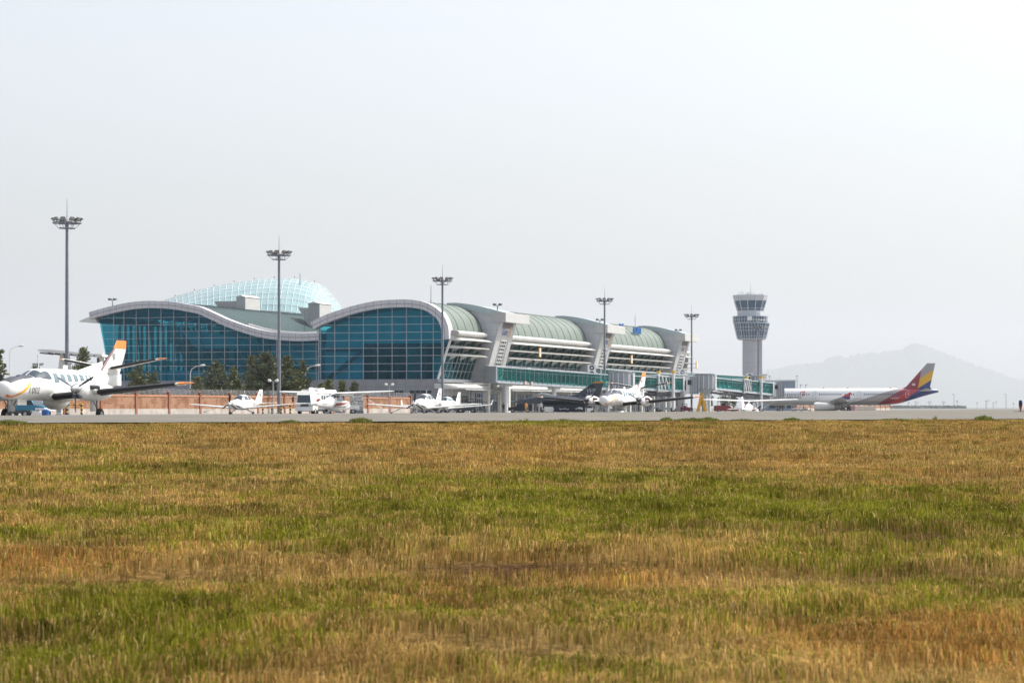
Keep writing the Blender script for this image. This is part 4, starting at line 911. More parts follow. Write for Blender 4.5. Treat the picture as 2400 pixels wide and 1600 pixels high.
def low_wing(label, nosepx, Yn, beta, winglet=False, mark='1'):
    hx, hy = -math.sin(beta), -math.cos(beta); x0 = 2.9; nose = Vector(((nosepx - 1200) / F * Yn, Yn, 0)); base = nose - Vector((hx, hy, 0)) * x0
    t = thing('light_propeller_plane', label, 'airplane', (base.x, base.y, float(gz(base.x, base.y))), math.atan2(hy, hx), 'small white low wing planes')
    fu = Fus([(.18, .20, 1.02, 1.32), (.3, .40, .84, 1.46), (1.0, .56, .66, 1.56), (1.65, .61, .60, 1.62), (2.2, .63, .57, 1.98), (2.7, .63, .56, 2.14), (3.6, .61, .58, 2.12), (4.5, .47, .70, 1.86), (5.5, .28, .88, 1.58), (6.6, .16, 1.04, 1.42), (7.4, .06, 1.14, 1.30)], x0)
    f = fu.body(MB(), 36, 24).build('fuselage', WHITE, t, smooth=60)
    m = MB(); fu.topz(m, 1.75, 2.42, lambda k: R(30 - 2 * k), lambda k: R(150 + 2 * k)); m.build('windscreen', PANE, f, smooth=60)
    for sd in (1, -1):
        for q in ([(2.42, 1.62), (3.18, 1.62), (3.15, 2.0), (2.55, 2.0)], [(3.28, 1.62), (4.1, 1.66), (3.75, 1.98), (3.28, 2.0)]):
            m = MB(); fu.patch(m, sd, q, n=4); m.build('cabin_window', PANE_L if winglet else PANE, f, smooth=60)
        m = MB(); m.lathe((x0 - .31, sd * .24, 1.22), (1, 0, 0), [(0, .12), (.03, .10), (.031, .01)], 12); m.build('air_inlet', BOOT, f)
        m = MB(); fu.patch(m, sd, [(.55, .98), (1.45, .80), (1.45, .90), (.55, 1.08)], off=.012); m.build('cowl_stripe', BOOT, f, smooth=60)
        m = MB(); fu.patch(m, sd, [(2.2, 1.42), (6.2, 1.30), (6.2, 1.34), (2.2, 1.47)], off=.01, n=12); m.build('side_stripe', DKGREY, f, smooth=60)
        m = MB(); fu.txt(m, 'HL1150', .26, 5.0, 1.20, sd); m.build('registration', TXTD, f, smooth=0)
        r = (x0 - 2.05, sd * .45, .74, 1.5, .15); tp = (x0 - 2.35, sd * 5.4, 1.14, .85, .13); e = (x0 - 2.5, sd * (5.7 if winglet else 5.84), 1.18, .5, .07)
        w = wing(MB(), [r, tp, e]).build('wing', WHITE, t, smooth=40)
        if winglet: wing(MB(), [(x0 - 2.55, sd * 5.66, 1.16, .5, .1), (x0 - 2.95, sd * 5.82, 1.75, .25, .1)], True).build('winglet', WHITE, w, smooth=40)
        a = (x0 - 6.6, sd * .1, 1.28, .85, .1); b = (x0 - 6.75, sd * 1.96, 1.32, .55, .08); wing(MB(), [a, b]).build('tailplane', WHITE, t, smooth=40)
        m = MB(); m.tube([(x0 - 2.75, sd * .5, .72), (x0 - 2.85, sd * 1.25, .30)], [.07, .05], 8); g = m.build('main_gear', WHITE, t); wheel_part(g, (x0 - 2.85, sd * 1.33, .20), .20, .14)
    v = wing(MB(), [(x0 - 5.9, 0, 1.35, 1.7, .09), (x0 - 7.0, 0, 2.70, .78, .09)], True).build('fin', WHITE, t, smooth=40)
    m = MB()
    for sg in (1, -1): m.lathe((x0 - 7.05, sg * .055, 2.12), (0, sg, 0), [(0, .24), (.01, .24), (.012, .18), (.012, .02)], 16); text(m, mark, .34, lambda a, b: (x0 - 7.05 - a * sg, sg * .075, 2.12 + b))
    m.build('fin_emblem', mat('pale_grey_mark', (.3, .31, .34), .5) if not bpy.data.materials.get('pale_grey_mark') else bpy.data.materials['pale_grey_mark'], v)
    sp = MB(); sp.lathe((x0 - .2, 0, 1.18), (1, 0, 0), [(0, .17), (.1, .16), (.24, .08), (.3, .01)], 14); sp.build('spinner', WHITE, t, smooth=60)
    for k in range(3): m = MB(); blade(m, (x0 - .1, 0, 1.18), R(88) + k * R(120), .1, .98, .19); m.build('propeller_blade', BOOT, t)
    m = MB(); m.tube([(x0 - .75, 0, .75), (x0 - .55, 0, .24)], .035, 6); g = m.build('nose_gear', WHITE, t); wheel_part(g, (x0 - .55, 0, .17), .17, .12)
    m = MB(); m.tube([(x0 - 3.3, 0, 2.1), (x0 - 3.55, 0, 2.55)], .015, 5); m.build('antenna', WHITE, t)
low_wing('small white low wing plane with round fin emblem, alone before the brick wall', 537, 246.0, R(20), mark='R')
low_wing('small white low wing plane before the brick wall end, near the terminal corner', 971, 231.0, R(18), mark='G')
low_wing('small white plane with upturned wing tips, partly hidden behind another low wing plane', 1026, 285.0, R(19), True, mark='2')

REDP = mat('dark_red_paint', (.24, .03, .035), .4)
def high_wing(label, tailpx, Yt, gam, span=11.0):
    hx, hy = math.sin(gam), math.cos(gam); x0 = 3.2; tail = Vector(((tailpx - 1200) / F * Yt, Yt, 0)); base = tail + Vector((hx, hy, 0)) * (8.0 - x0)
    t = thing('high_wing_plane', label, 'airplane', (base.x, base.y, float(gz(base.x, base.y)) - .12), math.atan2(hy, hx), 'small white high wing planes')
    fu = Fus([(.2, .2, .95, 1.30), (.32, .40, .80, 1.48), (1.2, .52, .66, 1.54), (1.7, .55, .61, 1.60), (2.3, .55, .60, 2.12), (3.3, .54, .62, 2.14), (4.2, .44, .74, 1.82), (5.4, .28, .92, 1.52), (7, .14, 1.08, 1.36), (8, .04, 1.16, 1.28)], x0)
    f = fu.body(MB(), 36, 24).build('fuselage', WHITE, t, smooth=60)
    m = MB(); fu.topz(m, 1.72, 2.25, lambda k: R(24), lambda k: R(156)); m.build('windscreen', PANE, f, smooth=60)
    m = MB(); fu.topz(m, 3.45, 4.0, lambda k: R(38), lambda k: R(86)); fu.topz(m, 3.45, 4.0, lambda k: R(94), lambda k: R(142)); m.build('rear_window', PANE, f, smooth=60)
    for sd in (1, -1):
        for q in ([(1.95, 1.52), (2.72, 1.52), (2.68, 1.98), (2.28, 1.98)], [(2.82, 1.52), (3.5, 1.52), (3.35, 1.98), (2.80, 1.98)]):
            m = MB(); fu.patch(m, sd, q, n=4); m.build('cabin_window', PANE, f, smooth=60)
        m = MB(); fu.patch(m, sd, [(.7, 1.32), (4.1, 1.0), (3.7, 1.34), (.7, 1.38)], off=.01, n=10); m.build('side_flash', REDP, f, smooth=60)
        m = MB(); fu.patch(m, sd, [(1.5, 1.02), (4.2, .90), (4.0, .96), (1.5, 1.08)], off=.012, n=8); m.build('side_stripe', BOOT, f, smooth=60)
        m = MB(); fu.txt(m, 'HL1083', .24, 5.6, 1.26, sd); m.build('registration', TXTD, f, smooth=0)
        r = (x0 - 1.95, sd * .1, 2.18, 1.63, .12); k1 = (x0 - 1.95, sd * 2.9, 2.27, 1.63, .12); tp = (x0 - 2.05, sd * (span / 2 - .25), 2.36, 1.13, .11); e = (x0 - 2.2, sd * span / 2, 2.38, .7, .05)
        w = wing(MB(), [r, k1, tp, e]).build('wing', WHITE, t, smooth=40)
        m = MB(); m.bar((x0 - 2.35, sd * .52, .80), (x0 - 2.5, sd * 2.7, 2.18), .10, .04); m.build('wing_strut', WHITE, w)
        a = (x0 - 6.85, sd * .08, 1.28, 1.15, .09); b = (x0 - 7.0, sd * 1.72, 1.28, .8, .08); wing(MB(), [a, b]).build('tailplane', WHITE, t, smooth=40)
        m = MB(); m.tube([(x0 - 2.75, sd * .45, .68), (x0 - 2.85, sd * 1.2, .26)], [.06, .04], 8); g = m.build('main_gear', WHITE, t); wheel_part(g, (x0 - 2.85, sd * 1.28, .19), .19, .14)
    v = wing(MB(), [(x0 - 6.3, 0, 1.3, 1.62, .08), (x0 - 7.45, 0, 2.68, .85, .08)], True).build('fin', WHITE, t, smooth=40)
    m = MB(); m.loft([[(x0 - 5.1, .02, 1.5), (x0 - 5.1, -.02, 1.5), (x0 - 5.1, 0, 1.53)], [(x0 - 6.9, .05, 1.4), (x0 - 6.9, -.05, 1.4), (x0 - 6.9, 0, 1.95)]]); m.build('dorsal_fillet', WHITE, v, smooth=0)
    m = MB()
    for sg in (1, -1): m.add([(x0 - 6.0, sg * .095, 1.62), (x0 - 6.75, sg * .095, 1.42), (x0 - 7.0, sg * .095, 1.62), (x0 - 6.5, sg * .095, 1.74)], [(0, 1, 2, 3)])
    m.build('fin_flash', REDP, v, smooth=0)
    sp = MB(); sp.lathe((x0 - .2, 0, 1.14), (1, 0, 0), [(0, .17), (.12, .15), (.28, .01)], 14); sp.build('spinner', WHITE, t, smooth=60)
    for k in range(2): m = MB(); blade(m, (x0 - .1, 0, 1.14), R(-32) + k * R(180), .08, .95, .16); m.build('propeller_blade', BOOT, t)
    m = MB(); m.tube([(x0 - .7, 0, .75), (x0 - .6, 0, .24)], .035, 6); g = m.build('nose_gear', WHITE, t); wheel_part(g, (x0 - .6, 0, .17), .17, .12)
high_wing('small white high wing plane with dark red flash, in front of the white truck', 728, 211.0, R(20))
high_wing('small white high wing plane with its lower half behind the taxiway crest, near the airliner', 1739, 272.0, R(16))

# ---- fighter jet
JET = mat('dark_grey_jet_paint', (.038, .048, .070), .45, var=.12, vs=1.0)
JETL = mat('mid_grey_jet_paint', (.075, .09, .115), .45, var=.08, vs=1.0)
def fighter():
    x0 = 7.0; Yn = 389.0; nose = Vector(((1205 - 1200) / F * Yn, Yn, 0)); hd = R(3); hx, hy = -math.cos(hd), math.sin(hd); base = nose - Vector((hx, hy, 0)) * x0
    t = thing('fighter_jet', 'dark grey fighter jet with bubble canopy, gold tipped fin and WP letters', 'fighter jet', (base.x, base.y, float(gz(base.x, base.y))), math.atan2(hy, hx))
    fu = Fus([(0, .02, 1.78, 1.84), (.6, .18, 1.62, 2.0), (1.6, .38, 1.5, 2.24), (2.8, .50, 1.48, 2.50), (4.0, .58, 1.48, 2.62), (5.2, .70, 1.5, 2.72), (6.5, .95, 1.45, 2.74), (8.5, 1.1, 1.35, 2.68), (10.5, 1.0, 1.35, 2.58), (12.5, .72, 1.4, 2.5), (14.2, .50, 1.55, 2.38)], x0, 2.2)
    f = fu.body(MB(), 44, 26).build('fuselage', JET, t, smooth=60)
    m = MB(); fu.topz(m, 0.02, 4.6, lambda k: R(-175), lambda k: R(-5), off=.01, n=16); m.build('belly_paint', JETL, f, smooth=60)
    m = MB(); m.tube([(x0 + .75, 0, 1.81), (x0 - .05, 0, 1.81)], [.015, .03], 6); m.build('pitot_probe', STEEL, f)
    m = MB(); rings = []
    for s, w, h in ((2.6, .05, .02), (3.1, .30, .22), (3.8, .40, .48), (4.5, .42, .55), (5.3, .36, .40), (6.2, .2, .14), (6.8, .04, .02)):
        zb = fu.t(s) - .18; rings.append([(x0 - s, w * math.cos(a), zb + (h + .18) * max(math.sin(a), -.05)) for a in [2 * math.pi * k / 18 for k in range(18)]])
    m.loft(rings); c = m.build('canopy', mat('smoky_canopy_glass', (.16, .19, .18), .06, spec=.9, coat=.6), f, smooth=60)
    m = MB(); m.tube([(x0 - 4.75, .42 * math.cos(a), fu.t(4.75) - .16 + .70 * math.sin(a)) for a in np.linspace(0, math.pi, 13)], .04, 6); m.build('canopy_frame', DKGREY, c)
    m = MB(); m.loft([[(x0 - s, .55 * w * math.cos(a), z + .42 * w * math.sin(a)) for a in [2 * math.pi * k / 18 for k in range(18)]] for s, w, z in ((4.6, .92, 1.15), (5.2, 1, 1.12), (7.5, 1.05, 1.15), (10, .9, 1.3), (11.5, .3, 1.45))]); it = m.build('intake', JET, t, smooth=60)
    m = MB(); m.loft([[(x0 - 4.58 - q, .50 * math.cos(a), 1.15 + .37 * math.sin(a)) for a in [2 * math.pi * k / 18 for k in range(18)]] for q in (0, .02)]); m.build('intake_mouth', BOOT, it)
    for sd in (1, -1):
        w = wing(MB(), [(x0 - 4.0, sd * .7, 2.02, 6.6, .02), (x0 - 6.2, sd * 1.35, 2.02, 4.9, .04), (x0 - 9.2, sd * 4.55, 2.02, 1.4, .04)]).build('wing', JET, t, smooth=40)
        m = MB(); m.lathe((x0 - 11.0, sd * 4.66, 2.02), (1, 0, 0), [(0, .05), (.1, .065), (2.5, .065), (2.75, .02)], 8); m.build('wingtip_rail', JETL, w)
        wing(MB(), [(x0 - 11.6, sd * .8, 1.85, 2.9, .04), (x0 - 13.2, sd * 2.8, 1.75, 1.1, .04)]).build('tailplane', JET, t, smooth=40)
        wing(MB(), [(x0 - 11.2, sd * .5, 1.4, 1.4, .05), (x0 - 11.6, sd * .75, .75, .9, .05)], True).build('ventral_fin', JET, t, smooth=40)
        m = MB(); m.tube([(x0 - 8.3, sd * .5, 1.2), (x0 - 8.5, sd * 1.15, .4)], .07, 8); g = m.build('main_gear', WHITE2, t); wheel_part(g, (x0 - 8.5, sd * 1.2, .34), .34, .22)
    fin = [(x0 - 9.4, 0, 2.55, 4.2, .05), (x0 - 12.55, 0, 4.78, 1.85, .05)]
    v = wing(MB(), fin, True).build('fin', JET, t, smooth=40)
    wing(MB(), [fin[1], (x0 - 12.9, 0, 5.06, 1.62, .05)], True).build('fin_cap', mat('gold_paint', (.45, .24, .03), .4), v, smooth=40)
    m = MB(); wing(m, [(x0 - 7.6, 0, 2.6, 4.4, .035), (x0 - 9.9, 0, 2.95, 3.5, .06)], True); m.build('dorsal_fillet', JET, v, smooth=40)
    m = MB(); yo = .15
    for sg in (1, -1):
        text(m, 'WP', .95, lambda a, b: (x0 - 12.35 - (a + b * .25) * sg, sg * yo, 3.52 + b)); text(m, '90 235', .42, lambda a, b: (x0 - 12.15 - (a + b * .25) * sg, sg * yo, 2.92 + b))
    m.build('tail_letters', mat('light_grey_lettering', (.42, .45, .48), .5), v, smooth=0)
    m = MB()
    for sg in (1, -1): m.add([(x0 - 12.5 + p * .5, sg * .13, 4.28 + q * .3) for p, q in ((-1, -.4), (-.3, -.9), (.1, -.2), (.7, -.5), (1, .3), (.2, .9), (-.6, .6))], [tuple(range(7))])
    m.build('tail_emblem', BOOT, v, smooth=0)
    m = MB(); m.lathe((x0 - 15.0, 0, 1.97), (1, 0, 0), [(0, .36), (.0, .42), (.9, .52)], 18); m.build('exhaust_nozzle', DKGREY, t)
    m = MB(); m.tube([(x0 - 5.4, 0, .8), (x0 - 5.3, 0, .3)], .06, 8); g = m.build('nose_gear', WHITE2, t); wheel_part(g, (x0 - 5.3, 0, .25), .25, .16)
    m = MB(); m.lathe((x0 - 9.2, 0, .86), (1, 0, 0), [(0, .03), (.6, .24), (2.6, .26), (3.6, .03)], 12); m.build('fuel_tank', JETL, t)
fighter()

# ---- airliner
def airliner():
    x0 = 20.0; Yn = 601.0; nose = Vector(((1778 - 1200) / F * Yn, Yn, 0)); hx, hy = TW.x, TW.y; base = nose - Vector((hx, hy, 0)) * x0
    t = thing('airliner', 'long grey and white airliner with red, yellow and blue tail docked at the jet bridge', 'airliner', (base.x, base.y, float(gz(base.x, base.y))), math.atan2(hy, hx))
    dz = .5
    RD, YL, BL, GR, TP, LR = (.30, .035, .055), (.72, .40, .03), (.03, .05, .20), (.36, .34, .36), (.38, .345, .335), (.52, .045, .06)
    def hp(s, z, k, sgn=1): # s - (z offset)*k > ... expressed on x = x0 - s : a*x+b*z>c ; s > s0 + k*(z-z0)
        return (-1, -k, -(x0 - (s - k * z)))
    paint = zones('airliner_livery', (.80, .81, .82), [
        ([(0, -1, -(2.75))], (.62, .61, .62)), ([(0, -1, -(1.95))], (.50, .475, .465)), ([hp(34.85, 5.3 + dz, 3.17)], TP), ([hp(36.4, 5.3 + dz, 1.7)], RD), ([hp(38.2, 5.2 + dz, 1.55)], LR), ([hp(40.1, 5.1 + dz, 1.34)], BL)], .3, .4)
    r = 1.98
    fu = Fus([(0, .05, 3.2, 3.4), (.5, .7, 2.5, 4.2), (1.6, 1.3, 1.95, 5.0), (3.2, 1.75, 1.75, 5.6), (5.5, r, 1.7, 5.85), (30, r, 1.7, 5.85), (34, 1.85, 1.95, 5.85), (38, 1.35, 3.0, 5.75), (42, .7, 4.2, 5.5), (44.5, .22, 4.85, 5.25)], x0, 2.0)
    f = fu.body(MB(), 90, 36).build('fuselage', paint, t, smooth=60)
    m = MB()
    for sd in (1, -1):
        for s in np.arange(5.6, 36.2, .53):
            if min(abs(s - 14.4), abs(s - 25.4)) < .95 or 21.3 < s < 21.9: continue
            fu.patch(m, sd, [(s - .12, 4.18), (s + .12, 4.18), (s + .12, 4.52), (s - .12, 4.52)], off=.015, n=1)
    m.build('window_row', mat('cabin_window_blue', (.03, .05, .11), .2), f, smooth=60)
    DL = mat('door_outline', (.30, .31, .33), .5); DW = mat('door_outline_pale', (.75, .7, .7), .5)
    for s, mm in ((5.0, DL), (14.4, DL), (25.4, DL), (37.2, DW)):
        for sd in (1, -1):
            m = MB(); z0, z1 = 3.3, 5.1; h = .42
            if s > 36: z0, z1 = 3.55, 5.3
            for a in ([(s - h, z0), (s - h + .07, z0), (s - h + .07, z1), (s - h, z1)], [(s + h - .07, z0), (s + h, z0), (s + h, z1), (s + h - .07, z1)], [(s - h, z1 - .07), (s + h, z1 - .07), (s + h, z1), (s - h, z1)], [(s - h, z0), (s + h, z0), (s + h, z0 + .07), (s - h, z0 + .07)]): fu.patch(m, sd, a, off=.015, n=4)
            fu.patch(m, sd, [(s - .08, 4.3), (s + .08, 4.3), (s + .08, 4.5), (s - .08, 4.5)], off=.016, n=1); m.build('cabin_door', mm, f, smooth=60)
    for sd in (1, -1):
        m = MB(); fu.txt(m, 'ASIANA AIRLINES', .92, 7.55, 3.62, sd, off=.06); m.build('airline_name', mat('livery_grey_text', (.13, .11, .13), .5) if not bpy.data.materials.get('livery_grey_text') else bpy.data.materials['livery_grey_text'], f, smooth=0)
        m = MB()
        for q in ([(10.7, 4.62), (12.1, 5.02), (12.05, 5.2), (10.8, 4.95)], [(12.05, 5.2), (11.8, 4.9), (11.35, 3.95), (11.7, 3.95)]): fu.patch(m, sd, q, off=.02, n=4)
        m.build('airline_mark', mat('livery_red', (.55, .05, .05), .4) if not bpy.data.materials.get('livery_red') else bpy.data.materials['livery_red'], f, smooth=60)
        m = MB(); fu.txt(m, 'HL8289', .62, 34.2, 3.4, sd, off=.05); fu.txt(m, 'www.flyasiana.com', .42, 29.5, 3.05, sd, off=.05); m.build('registration', TXTW, f, smooth=0)
    # fin: s36.2@5.8 -> 41.7@11.9
    D = dz
    # order: red front, then blue/yellow/grey to the rear of the slanted line
    rear = hp(40.0, 7.5 + D, .19)
    k1 = (9.75 - 7.9) / (43.2 - 40.4); k2 = (7.0 - 5.2) / (42.4 - 39.6)
    fin = zones('tail_livery', RD, [([rear], BL), ([rear, (k2, 1, (5.3 + D) + k2 * (x0 - 39.6))], YL), ([rear, (k1, 1, (7.9 + D) + k1 * (x0 - 40.4))], GR)], .3, .4)
    v = wing(MB(), [(x0 - 34.9, 0, 5.55, 8.0, .035), (x0 - 36.6, 0, 6.15, 5.9, .10), (x0 - 41.75, 0, 11.9, 2.0, .10)], True).build('fin', fin, t, smooth=40)
    m = MB(); sg = 1
    for sg in (1, -1): m.add([(x0 - 38.55 + p * .36, sg * .34, 6.75 + q * .24) for p, q in ((-1, -1), (1, -1), (1, 1), (-1, 1))], [(0, 1, 2, 3)])
    fl = m.build('flag', TXTW, v, smooth=0)
    m = MB()
    for sg in (1, -1): m.lathe((x0 - 38.55, sg * .345, 6.75), (0, sg, 0), [(0, .11), (.01, .11), (.011, .01)], 12)
    m.build('flag_disc', RED, fl)
    GRW = mat('airliner_wing_grey', (.50, .50, .50), .4, var=.05, vs=.6)
    for sd in (1, -1):
        w = wing(MB(), [(x0 - 16.2, sd * 1.6, 2.35, 6.8, .13), (x0 - 19.2, sd * 6.4, 2.75, 3.9, .12), (x0 - 24.2, sd * 16.8, 3.75, 1.55, .11)]).build('wing', GRW, t, smooth=40)
        m = MB(); m.add([(x0 - 24.3 - a, sd * 16.9, 3.75 + b) for a, b in ((-.3, -.1), (1.2, -.75), (1.9, -.5), (1.75, .05), (2.05, .95), (1.7, 1.0))] + [(x0 - 24.3 - a, sd * 16.99, 3.75 + b) for a, b in ((-.3, -.1), (1.2, -.75), (1.9, -.5), (1.75, .05), (2.05, .95), (1.7, 1.0))], [(0, 1, 2, 3, 4, 5), (11, 10, 9, 8, 7, 6)] + [(i, (i + 1) % 6, 6 + (i + 1) % 6, 6 + i) for i in range(6)])
        m.build('wingtip_fence', zones('fence_livery' if sd > 0 else 'fence_livery_b', (.55, .05, .06), [([(0, -1, -3.7)], BL)]), w, smooth=0)
        for yy in (4.4, 8.2, 11.8): m = MB(); xx = x0 - 16.2 - yy * .62 - 2.4; m.lathe((xx - 2.6, sd * yy, 2.35 + yy * .085), (1, 0, 0), [(0, .03), (1.2, .22), (2.4, .2), (3.2, .03)], 8); m.build('flap_fairing', GRW, w)
        m = MB(); m.lathe((x0 - 20.2, sd * 5.75, 1.35), (1, 0, 0), [(0, .5), (.9, .85), (2.4, 1.05), (4.0, 1.12), (4.9, 1.02), (4.95, .9), (4.6, .85)], 24); e = m.build('engine', WHITE2, t, smooth=50)
        m = MB(); m.lathe((x0 - 15.7, sd * 5.75, 1.35), (1, 0, 0), [(0, .85), (.1, .3), (.45, .02)], 16); m.build('fan', DKGREY, e); m = MB(); m.lathe((x0 - 21.2, sd * 5.75, 1.35), (1, 0, 0), [(0, .2), (1.2, .45)], 14); m.build('core_nozzle', STEEL, e)
        m = MB(); m.bx(x0 - 20.5, x0 - 16.8, sd * 5.75 - .15, sd * 5.75 + .15, 2.2, 2.75); m.build('engine_pylon', GRW, e)
        wing(MB(), [(x0 - 39.5, sd * .5, 5.05, 3.3, .1), (x0 - 42.2, sd * 6.2, 5.6, 1.35, .1)]).build('tailplane', GRW, t, smooth=40)
        m = MB(); m.tube([(x0 - 21.9, sd * 3.6, 2.2), (x0 - 21.9, sd * 3.8, .6)], .14, 8); m.bx(x0 - 22.4, x0 - 21.4, sd * 3.6 - .03, sd * 3.6 + .03, .9, 2.1); g = m.build('main_gear', STEEL, t)
        for q in (-.42, .42): wheel_part(g, (x0 - 21.9, sd * 3.8 + q, .58), .58, .4)
    m = MB(); m.tube([(x0 - 5.1, 0, 1.8), (x0 - 5.0, 0, .4)], .1, 8); g = m.build('nose_gear', STEEL, t)
    for q in (-.25, .25): wheel_part(g, (x0 - 5.0, q, .38), .38, .22)
    m = MB(); fu.topz(m, 1.7, 2.6, lambda k: R(32), lambda k: R(148), off=.015); m.build('windscreen', PANE, f, smooth=60)
    m = MB()
    for s in (16, 22, 32.5): m.add([(x0 - s, .02, 5.84), (x0 - s - .5, .02, 5.84), (x0 - s - .45, .02, 6.2), (x0 - s, -.02, 5.84), (x0 - s - .5, -.02, 5.84), (x0 - s - .45, -.02, 6.2)], [(0, 1, 2), (3, 5, 4), (0, 3, 5, 2), (1, 4, 5, 2)])
    m.lathe((x0 - 19, 0, 5.83), (0, 0, 1), [(0, .12), (.14, .1), (.2, .01)], 8); m.build('antenna', ORANGE, f)
airliner()

# ------------------------------------------------------------------ jet bridges
def frame2d(a, b):
    """local frame along a->b (world xy): returns fn(l, side, z)->world, length"""
    a = Vector(a); b = Vector(b); d = Vector((b.x - a.x, b.y - a.y, 0)); L = d.length; d.normalize(); n = Vector((d.y, -d.x, 0))   # n points to the right of travel
    return (lambda l, s, z: a + d * l + n * s + Vector((0, 0, z + (b.z - a.z) * l / L - 0))), L
def glazed_tunnel(root, a, b, wd, h, step, name, braced=True):
    """a,b: floor centre line points relative to root"""
    fn, L = frame2d(a, b); o = Vector((0, 0, 0))
    m = MB(); m.bx(0, L, -wd / 2, wd / 2, -.25, .05, fn=fn); m.bx(0, L, -wd / 2 - .12, wd / 2 + .12, h, h + .22, fn=fn); m.bx(0, L, -wd / 2 - .05, wd / 2 + .05, -.42, -.25, fn=fn); s = m.build(name, BRG, root, smooth=0)
    m = MB(); m.add([fn(l, sd, z) for sd in (-wd / 2, wd / 2) for l, z in ((0, .05), (L, .05), (L, h), (0, h))], [(0, 1, 2, 3), (4, 5, 6, 7)]); m.build('tunnel_glass', GLJ, s, smooth=0)
    m = MB(); k = max(2, int(L / step))
    for i in range(k + 1):
        l = L * i / k
        for sd in (-wd / 2 - .04, wd / 2 + .04): m.bx(l - .05, l + .05, sd - .05, sd + .05, .0, h, fn=fn)
        if braced and i < k and i % 2 == 0:
            for sd in (-wd / 2 + .1, wd / 2 - .1): m.bar(fn(l, sd, .1), fn(l + 2 * L / k if i + 2 <= k else L, sd, h - .1), .06, .06); 
    for sd in (-wd / 2 - .05, wd / 2 + .05): m.bx(0, L, sd - .04, sd + .04, h * .78, h * .78 + .07, fn=fn)
    m.build('tunnel_frame', BRGD, s, smooth=0)
    m = MB(); m.bx(.2, L - .2, -wd / 2 + .35, wd / 2 - .35, .06, .3, fn=fn); m.build('walkway_floor', INNER, s, smooth=0)
    return s, fn, L
BRG = mat('bridge_grey_paint', (.42, .46, .49), .45, var=.08, vs=.8)
BRGD = mat('bridge_frame_grey', (.14, .20, .22), .5)
BRGW = mat('bridge_white_paint', (.70, .71, .72), .45, var=.06, vs=.8)
BRGR = mat('rotunda_grey', (.33, .36, .40), .4, var=.06, vs=.8)
def ac_unit(root, c, s=1.0):
    x, y, z = c; m = MB(); m.bx(x - .75 * s, x + .75 * s, y - .5 * s, y + .5 * s, z, z + 2.2 * s); u = m.build('air_conditioner', BRGW, root, smooth=0)
    for k in (.58, 1.62):
        m = MB(); m.lathe((x, y - .5 * s, z + k * s), (0, -1, 0), [(.004, .44 * s), (.02, .44 * s), (.021, .02)], 16); fo = m.build('fan_grille', BOOT, u)
        m = MB(); m.lathe((x, y - .524 * s, z + k * s), (0, -1, 0), [(0, .18 * s), (.02, .18 * s), (.021, .02)], 12); m.build('fan_hub', BRGW, fo)
